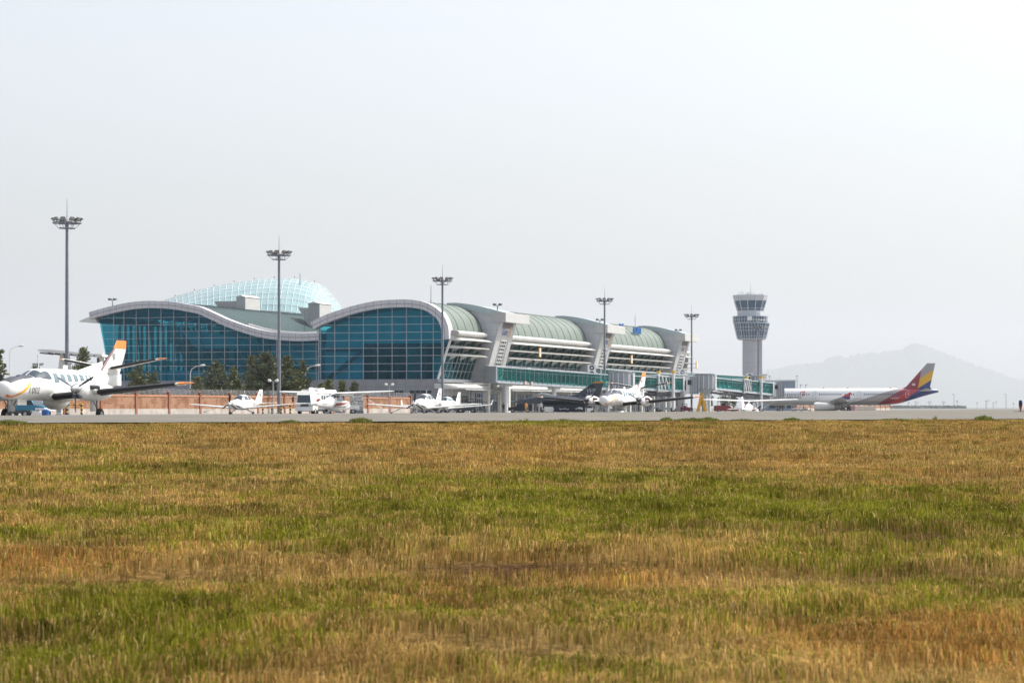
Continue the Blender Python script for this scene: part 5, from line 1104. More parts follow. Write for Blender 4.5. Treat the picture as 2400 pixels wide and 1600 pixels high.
def jet_bridge(label, A, B, Rp, T1, cab=True, hA=2.55, ac=None, cols=(.25, .6), h2=2.5):
    """A,B: fixed walkway ends; Rp: rotunda centre; T1: end of the moving tunnel. All floor points in world space"""
    base = Vector((Rp.x, Rp.y, float(gz(Rp.x, Rp.y)))); t = thing('jet_bridge', label, 'jet bridge', base, 0, 'glass jet bridges of the terminal')
    q = lambda p: Vector(p) - base
    s, fn, L = glazed_tunnel(t, q(A), q(B), 3.0, hA, 1.25, 'fixed_walkway')
    m = MB()
    for i in range(7):
        l = L * (i + .5) / 7; m.bx(l - .18, l + .18, -1.2, -.8, hA + .22, hA + .42, fn=fn)
    m.bx(0, L, -1.45, -1.3, hA + .45, hA + .52, fn=fn); m.build('roof_rail', BRGW, s, smooth=0)
    m = MB(); m.bx(-.5, 0, -1.55, 1.55, -.3, hA + .15, fn=fn); m.build('end_portal', BRGR, s, smooth=0)
    for c in cols: m = MB(); p = fn(L * c, 0, -.4); m.tube([(p.x, p.y, 0), (p.x, p.y, p.z)], .42, 12); m.bx(p.x - 1.3, p.x + 1.3, p.y - .3, p.y + .3, p.z - .5, p.z); m.build('support_column', BRGW, t)
    if ac is not None: p = fn(L * ac, 0, hA + .24); ac_unit(t, p, 1.05)
    # rotunda
    r = q(Rp); m = MB(); m.lathe((r.x, r.y, r.z - .5), (0, 0, 1), [(0, 2.0), (.3, 2.15), (3.3, 2.15), (3.5, 2.4), (3.75, 2.4), (3.8, .1)], 24); ro = m.build('rotunda', BRGR, t)
    m = MB(); m.lathe((r.x, r.y, 0), (0, 0, 1), [(0, 1.0), (.5, .55), (r.z - 1.7, .6), (r.z - .5, 1.9)], 18); m.build('rotunda_column', BRG, t)
    m = MB()
    for a in np.linspace(R(200), R(345), 6): m.bx(r.x + 2.2 * math.cos(a) - .08, r.x + 2.2 * math.cos(a) + .08, r.y + 2.2 * math.sin(a) - .08, r.y + 2.2 * math.sin(a) + .08, r.z - .3, r.z + 2.9)
    m.build('rotunda_post', BRGW, ro)
    if not cab: return t
    e = q(T1); d = (e - r); dn = Vector((d.x, d.y, 0)).normalized(); st = r + dn * 2.3; st.z = r.z - .05; mid = st + (e - st) * .52
    s1, f1, L1 = glazed_tunnel(t, st, mid, 2.5, 2.25, 2.2, 'inner_tunnel'); s2, f2, L2 = glazed_tunnel(t, mid - (e - st) * .04, e, 2.9, h2, 2.2, 'outer_tunnel')
    for l0, l1, hh, ff in ((0, .5, 1.6, f1), (0, .35, 1.65, f2), (L2 - .4, L2, 1.65, f2)): m = MB(); m.bx(l0, l1, -hh, hh, -.6, 2.95, fn=ff); m.build('tunnel_collar', BRGW, t, smooth=0)
    m = MB()      # open white truss where the tunnels overlap
    for sd in (-1.62, 1.62):
        a0, a1 = 0.1, 3.6
        for i in range(3):
            l0, l1 = a0 + (a1 - a0) * i / 3, a0 + (a1 - a0) * (i + 1) / 3
            m.bar(f2(l0, sd, -.3), f2(l0, sd, 2.8), .16, .16); m.bar(f2(l0, sd, 2.7), f2(l1, sd, -.2), .14, .14)
        m.bar(f2(a0, sd, 2.8), f2(a1, sd, 2.8), .16, .16); m.bar(f2(a0, sd, -.3), f2(a1, sd, -.3), .16, .16); m.bar(f2(a1, sd, -.3), f2(a1, sd, 2.8), .16, .16)
    m.build('truss_panel', BRGW, t, smooth=0)
    # lift columns with yellow caps, bogie
    li = MB(); caps = []
    for sd in (-1.95, 1.95):
        p = f2(L2 * .52, sd, 0); li.tube([(p.x, p.y, .5), (p.x, p.y, p.z + 3.4)], .33, 12); cp = MB(); cp.tube([(p.x, p.y, p.z + 3.4), (p.x, p.y, p.z + 3.95)], .42, 12); caps.append(cp); li.tube([(p.x, p.y, p.z + 2.9), f2(L2 * .52, 0, 2.7)], .08, 6)
    p0, p1 = f2(L2 * .52, -2.2, 0), f2(L2 * .52, 2.2, 0); li.bar((p0.x, p0.y, .8), (p1.x, p1.y, .8), .6, .5); lo = li.build('lift_column', BRGW, t); [c_.build('column_cap', YEL, lo) for c_ in caps]
    for sd in (-1.9, 1.9): p = f2(L2 * .52, sd, 0); wheel_part(lo, (p.x, p.y, .55), .55, .4)
    m = MB(); m.bx(L1 * .1, L1, -1.0, 1.0, -1.15, -.85, fn=f1); m.bx(0, L2 * .9, -1.2, 1.2, -1.35, -.6, fn=f2); m.tube([f1(.5, -1.2, -.9), f1(L1 * .5, -1.3, -1.15), f2(1, -1.5, -1.0), f2(L2 * .6, -1.5, -.8)], .14, 6); m.build('cable_tray', DKGREY, t, smooth=0)
    # cab
    dd = dn; ang = math.atan2(dd.y, dd.x); c = e + dd * 2.0
    m = MB(); m.loft([[(c.x + 2.1 * math.cos(a), c.y + 2.1 * math.sin(a), z) for a in [2 * math.pi * k / 14 for k in range(14)]] for z in (e.z - .6, e.z + 2.9)]); m.bx(c.x - 1.2, c.x + 2.6, c.y - 1.7, c.y + 1.7, e.z - .5, e.z + 2.6); cb = m.build('cab', BRGW, t, smooth=30)
    m = MB()
    for i in range(5): m.bx(c.x + 1.0 + i * .42, c.x + 1.25 + i * .42, c.y - 1.95, c.y + 1.95, e.z - .7, e.z + 3.0)
    m.build('cab_bellows', BRGR, cb, smooth=0)
    m = MB(); m.bx(c.x - .6, c.x + .2, c.y - 2.16, c.y - 2.08, e.z + .1, e.z + 2.1); m.bx(c.x + .5, c.x + 1.3, c.y - 2.02, c.y - 1.9, e.z + 1.2, e.z + 2.2); m.build('cab_window', PANE, cb, smooth=0)
    m = MB()
    for i in range(6): m.tube([(c.x - 2 + i * .8, c.y - 1.9, e.z + 3.0), (c.x - 2 + i * .8, c.y - 1.9, e.z + 3.9)], .05, 5)
    for zz in (3.4, 3.9): m.tube([(c.x - 2, c.y - 1.9, e.z + zz), (c.x + 2, c.y - 1.9, e.z + zz)], .05, 5)
    m.build('roof_railing', BRGW, cb)
    # service stairs down from the cab to the apron, falling back towards the terminal
    m = MB(); tx, tz = c.x - 1.6, e.z - .1; bx_, bz_ = c.x - 7.6, .1; yy = c.y - 3.0
    for sd in (-.55, .55):
        m.bar((tx, yy + sd, tz), (bx_, yy + sd, bz_), .12, .34)
        for h_ in (.55, 1.05): m.bar((tx, yy + sd, tz + h_), (bx_, yy + sd, bz_ + h_), .06, .06)
        for i in range(7): k = i / 6; x = tx + (bx_ - tx) * k; z = tz + (bz_ - tz) * k; m.bar((x, yy + sd, z), (x, yy + sd, z + 1.05), .06, .06)
    for i in range(16): k = i / 15; m.bx(tx + (bx_ - tx) * k - .14, tx + (bx_ - tx) * k + .14, yy - .5, yy + .5, tz + (bz_ - tz) * k - .02, tz + (bz_ - tz) * k + .03)
    m.bx(tx - .1, tx + 1.6, yy - .6, c.y, tz - .08, tz)
    for x in (tx, tx + 1.5):
        for h_ in (.55, 1.05): m.bar((tx, yy - .58, tz + h_), (tx + 1.5, yy - .58, tz + h_), .06, .06)
    m.build('service_stair', BRGW, t, smooth=0)
    return t
A1, B1 = P(1153, 892, 464), P(1412, 909, 487)
b1 = jet_bridge('undocked glass jet bridge leaving the first pylon, round speed signs on its side', A1, B1, P(1453, 907, 489), P(1590, 915, 503), ac=None, cols=(.12, .55, .9), h2=2.45)
m = MB()
fn1, L1_ = frame2d(A1, B1); bb = Vector(b1.location)
for l, s in ((6.6, .33), (8.4, .33)):
    p = fn1(l + 1.1, 1.62, -.1) - bb
    m.lathe((p.x, p.y, p.z), (fn1(0, 1, 0) - fn1(0, 0, 0)), [(.0, .44), (.04, .44), (.045, .02)], 18)
so = m.build('speed_sign', RED, b1)
m = MB()
for l in (6.6, 8.4):
    p = fn1(l + 1.1, 1.67, -.1) - bb; m.lathe((p.x, p.y, p.z), (fn1(0, 1, 0) - fn1(0, 0, 0)), [(.0, .34), (.02, .34), (.022, .02)], 18)
so2 = m.build('sign_face', TXTW, so)
m = MB()
for l, tx_ in ((6.6, '20'), (8.4, '4.0')):
    text(m, tx_, .4, lambda a, b: fn1(l + 1.1 + a, 1.70, -.1 + b) - bb)
m.build('sign_digits', TXTD, so2, smooth=0)
A2, B2 = P(1398, 893, 532), P(1612, 908, 556)
b2 = jet_bridge('glass jet bridge docked at the long airliner, grey rotunda behind the yellow A-shaped stand', A2, B2, P(1652, 908, 560), P(1800, 923, 588), ac=None, cols=(.3, .8))
A3, B3 = P(1600, 899, 598), P(1752, 907, 622)
b3 = jet_bridge('farthest glass jet bridge, its end rising behind the docked one near the tower', A3, B3, P(1772, 909, 622), P(1800, 915, 630), cab=False, cols=(.4,))
for root, px, py, Y in ((b1, 1387, 883, 486), (b2, 1599, 891, 556), (b3, 1757, 897, 622)):
    p = P(px, py, Y) - Vector(root.location); ac_unit(root, (p.x, p.y, p.z), 1.12)

# ------------------------------------------------------------------ control tower
YT = 1100.0; tc_ = P(1762, 955, YT)
tow = thing('control_tower', 'tall grey control tower with flared glazed cab and stepped office levels', 'control tower', (tc_.x, tc_.y, -.6))
k = YT / F
zt = lambda py: ZE + (HY - py) * k + .6
TWG = mat('tower_glass', (.045, .10, .18), .15, spec=.8, var=.15, vs=.15)
TCON = grid_lines(mat('tower_concrete', (.46, .46, .49), .8, var=.06, vs=.15), 2, 5.4, .12, (.33, .33, .36))
TPAN = mat('tower_panel', (.55, .58, .62), .5, var=.04, vs=.3)
TMUL = mat('tower_white_mullion', (.78, .80, .82), .4)
m = MB(); m.lathe((0, 0, 0), (0, 0, 1), [(0, 4.25), (zt(790), 4.25)], 40); m.bx(-1.4, 4.05, 1.0, 5.6, 0, zt(792)); m.bx(3.0, 4.35, -3.4, 2, 0, zt(792)); m.build('shaft', TCON, tow, smooth=40)
def poly_ring(r, z, n=12, cx=0.): return [(cx + r * math.cos(2 * math.pi * (i + .5) / n), r * math.sin(2 * math.pi * (i + .5) / n), z) for i in range(n)]
def lattice(name, rings, rows, sub, parent, wdt=.16):
    """white mullions over lofted polygon rings (two rings)"""
    lo, hi = [[Vector(p) for p in r] for r in rings]; n = len(lo); mm = MB()
    c = Vector((sum(p.x for p in lo) / n, sum(p.y for p in lo) / n, 0)); out = lambda p: Vector((p.x - c.x, p.y - c.y, 0)).normalized() * .12
    for i in range(n):
        j = (i + 1) % n
        for q in range(sub):
            f = q / sub; a = lo[i].lerp(lo[j], f); b = hi[i].lerp(hi[j], f); mm.bar(a + out(a), b + out(b), wdt * (1.7 if q == 0 else 1), wdt * (1.7 if q == 0 else 1))
        for r_ in rows: a = lo[i].lerp(hi[i], r_); b = lo[j].lerp(hi[j], r_); mm.bar(a + out(a), b + out(b), wdt, wdt)
    return mm.build(name, TMUL, parent, smooth=0)
def stage(name, r0, z0, r1, z1, mt, n=12, cx=0.):
    mm = MB(); mm.loft([poly_ring(r0, z0, n, cx), poly_ring(r1, z1, n, cx)]); return mm.build(name, mt, tow, smooth=20)
cx = -.7
s1 = stage('lower_cab', 6.5, zt(794), 8.2, zt(757), TWG, 12, -.1); lattice('mullion_grid', [poly_ring(6.5, zt(794), 12, -.1), poly_ring(8.2, zt(757), 12, -.1)], (.02, .15, .52, .72, .98), 3, s1, .10)
s2 = stage('upper_office', 7.7, zt(757), 7.9, zt(741), TWG, 12, cx); lattice('mullion_grid', [poly_ring(7.7, zt(757), 12, cx), poly_ring(7.9, zt(741), 12, cx)], (.05, .5, .97), 3, s2, .10)
m = MB(); m.lathe((-.1, 0, zt(794) - .5), (0, 0, 1), [(0, 5.9), (.45, 6.6), (.5, 4.0)], 24); m.build('lower_rim', TPAN, tow)
stage('cab_base', 6.0, zt(741), 5.9, zt(729), TPAN, 12, cx)
s3 = stage('control_cab', 5.85, zt(729), 7.3, zt(705), TWG, 12, cx); lattice('mullion_grid', [poly_ring(5.85, zt(729), 12, cx), poly_ring(7.3, zt(705), 12, cx)], (.03, .25), 1, s3, .13); 
m = MB(); mm_ = [poly_ring(7.4, zt(705), 12, cx), poly_ring(8.1, zt(693.5), 12, cx), poly_ring(8.15, zt(692), 12, cx), poly_ring(7.2, zt(692), 12, cx)]; m.loft(mm_); m.build('cab_parapet', TPAN, tow, smooth=20)
m = MB(); m.bx(-2.6, -.2, -1, 1, zt(692), zt(687)); m.build('roof_hut', TPAN, tow)
m = MB()
for i in range(12): a = poly_ring(5.6, zt(692), 12, cx)[i]; b = poly_ring(5.6, zt(692), 12, cx)[(i + 1) % 12]; m.tube([a, (a[0], a[1], a[2] + 1.0)], .05, 5); m.tube([(a[0], a[1], a[2] + 1.0), (b[0], b[1], b[2] + 1.0)], .05, 5)
m.tube([(-.6, 0, zt(687)), (-.6, 0, zt(666))], [.12, .05], 6); m.tube([(-5, 0, zt(692)), (-5, 0, zt(682))], .05, 5); m.tube([(-4, 1, zt(692)), (-4, 1, zt(681))], .05, 5); m.build('antenna', STEEL, tow)
m = MB(); m.bx(4.6, 6.8, -3.2, 1, zt(757), zt(741)); m.build('stair_hut', WHITE2, tow)
m = MB(); pr = poly_ring(7.9, zt(757), 12, -.1)
for i in range(12): m.tube([pr[i], (pr[i][0], pr[i][1], pr[i][2] + 1.1)], .06, 5); m.tube([(pr[i][0], pr[i][1], pr[i][2] + 1.1), (pr[(i + 1) % 12][0], pr[(i + 1) % 12][1], pr[i][2] + 1.1)], .06, 5)
m.build('terrace_railing', TMUL, tow)
m = MB()     # white sun blind panels
for an, z0, z1, r in ((-97, 752, 742.5, 7.95), (-60, 734, 730, 6.1)):
    a = R(an); c = Vector((cx + r * math.cos(a), r * math.sin(a), 0)); tg = Vector((-math.sin(a), math.cos(a), 0)); m.add([c - tg * 1.0 + Vector((0, 0, zt(z0))), c + tg * 1.0 + Vector((0, 0, zt(z0))), c + tg * 1.0 + Vector((0, 0, zt(z1))), c - tg * 1.0 + Vector((0, 0, zt(z1)))], [(0, 1, 2, 3)])
m.build('white_panel', TMUL, tow)

# buildings beside the tower
def block(name, label, cat, x0, x1, ytop, Y, dep, m_, roofh=0., cols=None):
    a = P(x0, ytop, Y); b = P(x1, ytop, Y); t = thing(name, label, cat, ((a.x + b.x) / 2, Y, -.6)); hw = (b.x - a.x) / 2; h = a.z + .6
    mm = MB(); mm.bx(-hw, hw, 0, dep, 0, h); mm.build('wall', m_, t, smooth=0)
    mm = MB(); mm.bx(-hw - .3, hw + .3, -.3, dep + .3, h, h + .45); mm.build('roof', TPAN, t, smooth=0); return t, hw, h
HANG = grid_lines(mat('blue_grey_cladding', (.24, .30, .37), .6, var=.05, vs=.1), 0, 2.4, .14, (.17, .22, .28))
tb, hw, h = block('hangar', 'low blue-grey flat roofed building to the right of the tower foot', 'building', 1796, 1864, 893, 900, 30, HANG)
m = MB()
for i in range(3): m.bx(-hw + 1 + i * hw * .62, -hw + 1 + i * hw * .62 + 2.4, -.08, -.004, 1, 4)
m.build('window', PANE, tb, smooth=0)
tb, hw, h = block('equipment_building', 'small beige building with rooftop rails beside the tower shaft', 'building', 1780, 1797, 879, 1000, 12, WHITE2)
m = MB()
for i in range(4): m.bx(-hw + .3 + i * hw * .45, -hw + .8 + i * hw * .45, -.08, -.004, h - 4, h - 2.5)
m.build('window', PANE, tb, smooth=0)

# ------------------------------------------------------------------ light masts
def light_mast(label, px, Y):
    b = P(px, 955, Y); g0 = float(gz(b.x, Y)); H = 22.0 - g0
    t = thing('light_mast', label, 'light mast', (b.x, Y, g0), 0, 'tall apron floodlight masts')
    m = MB(); m.tube([(0, 0, 0), (0, 0, H * .5), (0, 0, H)], [.27, .22, .17], 12); m.bx(-.4, .4, -.4, .4, 0, .08); m.build('pole', POLE, t)
    m = MB(); m.tube([(0, 0, H + .6), (0, 0, H + 3.2)], [.05, .02], 6); m.build('lightning_rod', POLE, t)
    m = MB(); n = 20; r = 1.62
    ring = [(r * math.cos(2 * math.pi * i / n), r * math.sin(2 * math.pi * i / n), H + .32) for i in range(n + 1)]; m.tube(ring, .10, 6, cap=False)
    ring2 = [(.95 * math.cos(2 * math.pi * i / n), .95 * math.sin(2 * math.pi * i / n), H - .30) for i in range(n + 1)]; m.tube(ring2, .06, 5, cap=False)
    for i in range(6):
        a = 2 * math.pi * i / 6 + .3; m.bar((.15 * math.cos(a), .15 * math.sin(a), H + .32), (r * math.cos(a), r * math.sin(a), H + .32), .09, .09); m.bar((r * .6 * math.cos(a), r * .6 * math.sin(a), H - .30), (r * .98 * math.cos(a), r * .98 * math.sin(a), H + .3), .05, .05)
    m.lathe((0, 0, H - .4), (0, 0, 1), [(0, .22), (.9, .26), (1.05, .08)], 10); m.build('head_ring', POLE, t)
    for i, a in enumerate(np.radians([-168, -128, -95, -60, -28, 5, 60, 120])):
        d = Vector((math.cos(a), math.sin(a), 0)); tg = Vector((-d.y, d.x, 0)); up = (Vector((0, 0, 1)) * .80 + d * .6).normalized() if False else Vector((0, 0, 1))
        c = d * r + Vector((0, 0, H + .72)); nrm = (d * .55 + Vector((0, 0, -.83))).normalized(); vv = tg.cross(nrm).normalized()
        m = MB(); q = lambda p, s, w: c + tg * p + vv * s + nrm * w
        m.add([q(-.34, -.28, .1), q(.34, -.28, .1), q(.34, .28, .1), q(-.34, .28, .1), q(-.22, -.18, -.16), q(.22, -.18, -.16), q(.22, .18, -.16), q(-.22, .18, -.16)], [(0, 1, 2, 3), (4, 7, 6, 5), (0, 4, 5, 1), (1, 5, 6, 2), (2, 6, 7, 3), (3, 7, 4, 0)])
        m.bar(d * r + Vector((0, 0, H + .34)), c - nrm * .1, .06, .06); fl = m.build('floodlight', DKGREY, t, smooth=0)
        m = MB(); m.add([q(-.30, -.24, .105), q(.30, -.24, .105), q(.30, .24, .105), q(-.30, .24, .105)], [(0, 1, 2, 3)]); m.build('lens', mat('lamp_lens', (.45, .43, .38), .15) if not bpy.data.materials.get('lamp_lens') else bpy.data.materials['lamp_lens'], fl, smooth=0)
    return t
for px, yh, lab in ((157, 525, 'tallest looking floodlight mast, behind the cropped twin propeller plane at the left'), (654, 600, 'floodlight mast rising in front of the wavy roofed hall and pine clump'), (1037, 660, 'floodlight mast at the corner between the arched glass end wall and the sunshades'),
                     (1417, 707, 'floodlight mast in front of the second terminal pylon'), (1621, 743, 'floodlight mast at the far end of the terminal by the yellow stand'), (1777, 770, 'small looking floodlight mast in front of the control tower shaft')):
    light_mast(lab, px, (22.2 - ZE) * F / (HY - yh))
b = P(88, 853, 620); t = thing('distant_light_mast', 'faint floodlight mast beyond the white canopy at the left', 'light mast', (b.x, b.y, -.5))
m = MB(); m.tube([(0, 0, 0), (0, 0, b.z + .5)], [.2, .12], 8); m.tube([(0, 0, b.z + .5), (0, 0, b.z + 3)], .04, 5); m.build('pole', POLE, t)
m = MB()
for i in range(6): m.bx(-1.3 + i * .5, -.95 + i * .5, -.2, .2, b.z + .35, b.z + .75)
m.bx(-1.2, 1.3, -.1, .1, b.z + .1, b.z + .3); m.build('floodlight', POLE, t)

# ------------------------------------------------------------------ street lamps
def lamp_single(label, px, ytop, Y, right=True):
    b = P(px, ytop, Y); H = b.z + .2; t = thing('street_lamp', label, 'street lamp', (b.x, b.y, -.2), 0, 'single arm street lamps'); s = 1 if right else -1
    m = MB(); m.tube([(0, 0, 0), (0, 0, H - 1.2), (s * .2, 0, H - .5), (s * .9, 0, H - .1), (s * 1.5, 0, H)], [.09, .07, .06, .05, .05], 8); m.build('pole', WHITE2, t)
    m = MB(); m.lathe((s * 1.4, 0, H), (s, 0, .12), [(0, .06), (.15, .16), (.7, .19), (.95, .04)], 10); m.build('lamp_head', WHITE2, t)
lamp_single('white curved arm lamp in front of the hall glass, left of the pine clump', 446, 857, 372)
lamp_single('white curved arm lamp beside the tall pine near the join of the two roofs', 716, 857, 380)
lamp_single('slim curved arm lamp against the sky at the far left', 23, 811, 400)
def lamp_double(label, px, ytop, Y):
    b = P(px, ytop, Y); H = b.z + .2; t = thing('double_lamp', label, 'street lamp', (b.x, b.y, -.2), 0, 'double headed lamps by the wall')
    m = MB(); m.tube([(0, 0, 0), (0, 0, H)], .09, 8); m.bar((-.4, 0, H), (.4, 0, H), .06, .06); m.build('pole', STEEL, t)
    for s in (-1, 1): m = MB(); m.lathe((s * .25, 0, H + .02), (s, 0, .25), [(0, .1), (.1, .19), (.4, .19), (.5, .05)], 10); m.build('lamp_head', WHITE2, t)
lamp_double('double headed lamp beside the floodlight mast and striped barrier', 640, 893, 325)
lamp_double('double headed lamp before the grey terminal base, above the brick wall', 912, 902, 372)

# ------------------------------------------------------------------ brick wall with razor wire
def brick():
    m = mat('orange_brick', (.5, .24, .12), .85); T = m.node_tree; L = T.links; b = T.nodes['Principled BSDF']
    tc = N(m, 'ShaderNodeTexCoord'); sx = N(m, 'ShaderNodeSeparateXYZ'); cb = N(m, 'ShaderNodeCombineXYZ'); L.new(tc.outputs['Object'], sx.inputs[0]); L.new(sx.outputs[0], cb.inputs[0]); L.new(sx.outputs[2], cb.inputs[1])
    def br(sc, c1, c2, mo, ms):
        n = N(m, 'ShaderNodeTexBrick'); n.inputs['Scale'].default_value = sc; n.inputs['Color1'].default_value = (*c1, 1); n.inputs['Color2'].default_value = (*c2, 1); n.inputs['Mortar'].default_value = (*mo, 1); n.inputs['Mortar Size'].default_value = ms; n.inputs['Bias'].default_value = -.2
        n.inputs['Brick Width'].default_value = .62; n.inputs['Row Height'].default_value = .3; L.new(cb.outputs[0], n.inputs['Vector']); return n
    b1_ = br(1.25, (.33, .17, .09), (.265, .13, .068), (.32, .215, .145), .02); b2_ = br(1.25, (.34, .155, .068), (.20, .085, .04), (.13, .06, .035), .055)
    no = N(m, 'ShaderNodeTexNoise'); no.inputs['Scale'].default_value = .75; no.inputs['Detail'].default_value = 3; L.new(cb.outputs[0], no.inputs['Vector'])
    mr = N(m, 'ShaderNodeMapRange'); mr.inputs['From Min'].default_value = .48; mr.inputs['From Max'].default_value = .56; L.new(no.outputs[0], mr.inputs[0])
    mx = N(m, 'ShaderNodeMix'); mx.data_type = 'RGBA'; L.new(mr.outputs[0], mx.inputs['Factor']); L.new(b1_.outputs[0], mx.inputs['A']); L.new(b2_.outputs[0], mx.inputs['B']); L.new(mx.outputs['Result'], b.inputs['Base Color']); return m
BRICK = brick(); BRICKD = mat('dark_brick_post', (.27, .105, .06), .85, var=.15, vs=3); COPE = mat('brick_coping', (.44, .21, .115), .8, var=.1, vs=1)
PLINTH = mat('stained_plinth', (.42, .38, .34), .9, var=.25, vs=.7)
def wall_pt(Y): return Vector((-16 + .335 * (Y - 400), Y, 0))
def brick_wall(label, Ya, Yb, wire=True, n=None, top=2.25):
    a, b = wall_pt(Ya), wall_pt(Yb); L = (b - a).length; t = thing('brick_wall', label, 'wall', (a.x, a.y, -.3), math.atan2(b.y - a.y, b.x - a.x), 'orange brick perimeter walls')
    H = top + .3; m = MB(); m.bx(0, L, 0, .24, .75, H - .22); m.build('wall', BRICK, t, smooth=0)
    m = MB(); m.bx(-.0, L, -.06, .30, 0, .75); m.build('plinth', PLINTH, t, smooth=0)
    m = MB(); m.bx(0, L, -.06, .30, H - .22, H); m.build('coping', COPE, t, smooth=0)
    k = n or int(L / 9.0)
    for i in range(k + 1):
        x = L * i / k; m = MB(); m.bx(x - .26, x + .26, -.14, .38, .0, H + .02); m.build('brick_post', BRICKD, t, smooth=0)
        m = MB(); m.bx(x - .34, x + .34, -.2, .44, H + .02, H + .14); m.loft([[(x + r * math.cos(q), .12 + r * math.sin(q), H + z) for q in [2 * math.pi * j / 10 for j in range(10)]] for r, z in ((.12, .14), (.26, .30), (.25, .42), (.08, .56))]); m.build('post_cap', BRICKD, t)
    if wire:
        m = MB(); x = .8
        while x < L:
            m.bar((x + .35, .12, H - .1), (x - .35, .12, H + .75), .06, .06); x += 1.45
        for q in range(6): f = q / 5; m.tube([(0, .12, H + .05 + .68 * f), (L, .12, H + .05 + .68 * f)], .014, 4)
        for q in range(int(L / .42)):
            x = q * .42; m.tube([(x, .12 + .22 * math.cos(p), H + .42 + .30 * math.sin(p)) for p in (0, 2.1, 4.2, 6.28)], .012, 3, cap=False)
        m.build('razor_wire', mat('wire_steel', (.36, .37, .39), .4, metal=.4) if not bpy.data.materials.get('wire_steel') else bpy.data.materials['wire_steel'], t, smooth=0)
    return t
brick_wall('orange brick wall topped with razor wire in front of the pines and hall', 262, 367)
brick_wall('shorter orange brick wall stretch right of the stack of pale slabs, under the arched end wall', 371, 398)
brick_wall('far hazy stretch of orange wall behind the yellow stand and airliner wheels', 690, 840, False, 16, 1.2)

# ------------------------------------------------------------------ striped barriers
BLKY = None
def barrier(label, px, Y, n, sp, g='black and yellow crash barriers'):
    b = P(px, 955, Y); t = thing('striped_barrier', label, 'barrier', (b.x, b.y, float(gz(b.x, b.y))), 0, g)
    for i in range(n):
        m = MB(); x = i * sp
        for q in range(6): m.tube([(x, 0, q * .23), (x, 0, q * .23 + .23)], .13, 10, mi=q % 2, cap=q in (0, 5))
        m.build('post', [BOOT, YEL], t)
    if n > 1:
        m = MB(); tot = (n - 1) * sp; k = int(tot / .3)
        for z in (1.15,):
            for q in range(k): m.tube([(tot * q / k, 0, z), (tot * (q + 1) / k, 0, z)], .06, 8, mi=q % 2, cap=False)
        m.build('rail', [BOOT, YEL], t)
barrier('black and yellow striped barrier around the foot of the leftmost light mast', 157, 281, 2, 1.7)
barrier('lone striped post group left of the grey box, under the cropped plane', 113, 281, 2, 1.6)
barrier('long black and yellow barrier by the second light mast from the left', 616, 331, 4, 1.25)

# ------------------------------------------------------------------ white canopy structure at the far left
b = P(160, 955, 430); t = thing('curved_canopy', 'white curved steel canopy on splayed legs behind the leftmost light mast', 'canopy', (b.x, b.y, -.3))
k = 430 / F; X = lambda px: (px - 160) * k; Z = lambda py: ZE + .3 + (HY - py) * k
top_ = [(96, 820), (110, 819), (150, 822), (200, 828), (246, 831)]; bot = [(246, 836), (200, 834), (150, 828.5), (110, 824), (98, 824)]
m = MB(); m.prism([(X(x), Z(y)) for x, y in top_ + bot], lambda a, bb, tt: (a, tt, bb), -3, 9); m.build('canopy_roof', WHITE2, t, smooth=0)
m = MB()
for x0, x1 in ((148, 142), (156, 161), (236, 247)):
    m.bar((X(x0), 0, Z(828)), (X(x1), 0, Z(872)), .9, .7); m.bar((X(x1), 0, Z(872)), (X(x1), 0, 0), .8, .7)
m.build('leg', WHITE2, t, smooth=0)
m = MB()
for q in range(8): x = X(102 + q * 18); m.bx(x - .1, x + .1, -3.05, 8.9, Z(829 + q * .9), Z(826 + q * .9))
m.build('soffit_beam', DKGREY, t, smooth=0)
m = MB(); m.bx(X(226), X(246), .5, 2, Z(860), Z(838)); m.build('back_panel', DKGREY, t, smooth=0)

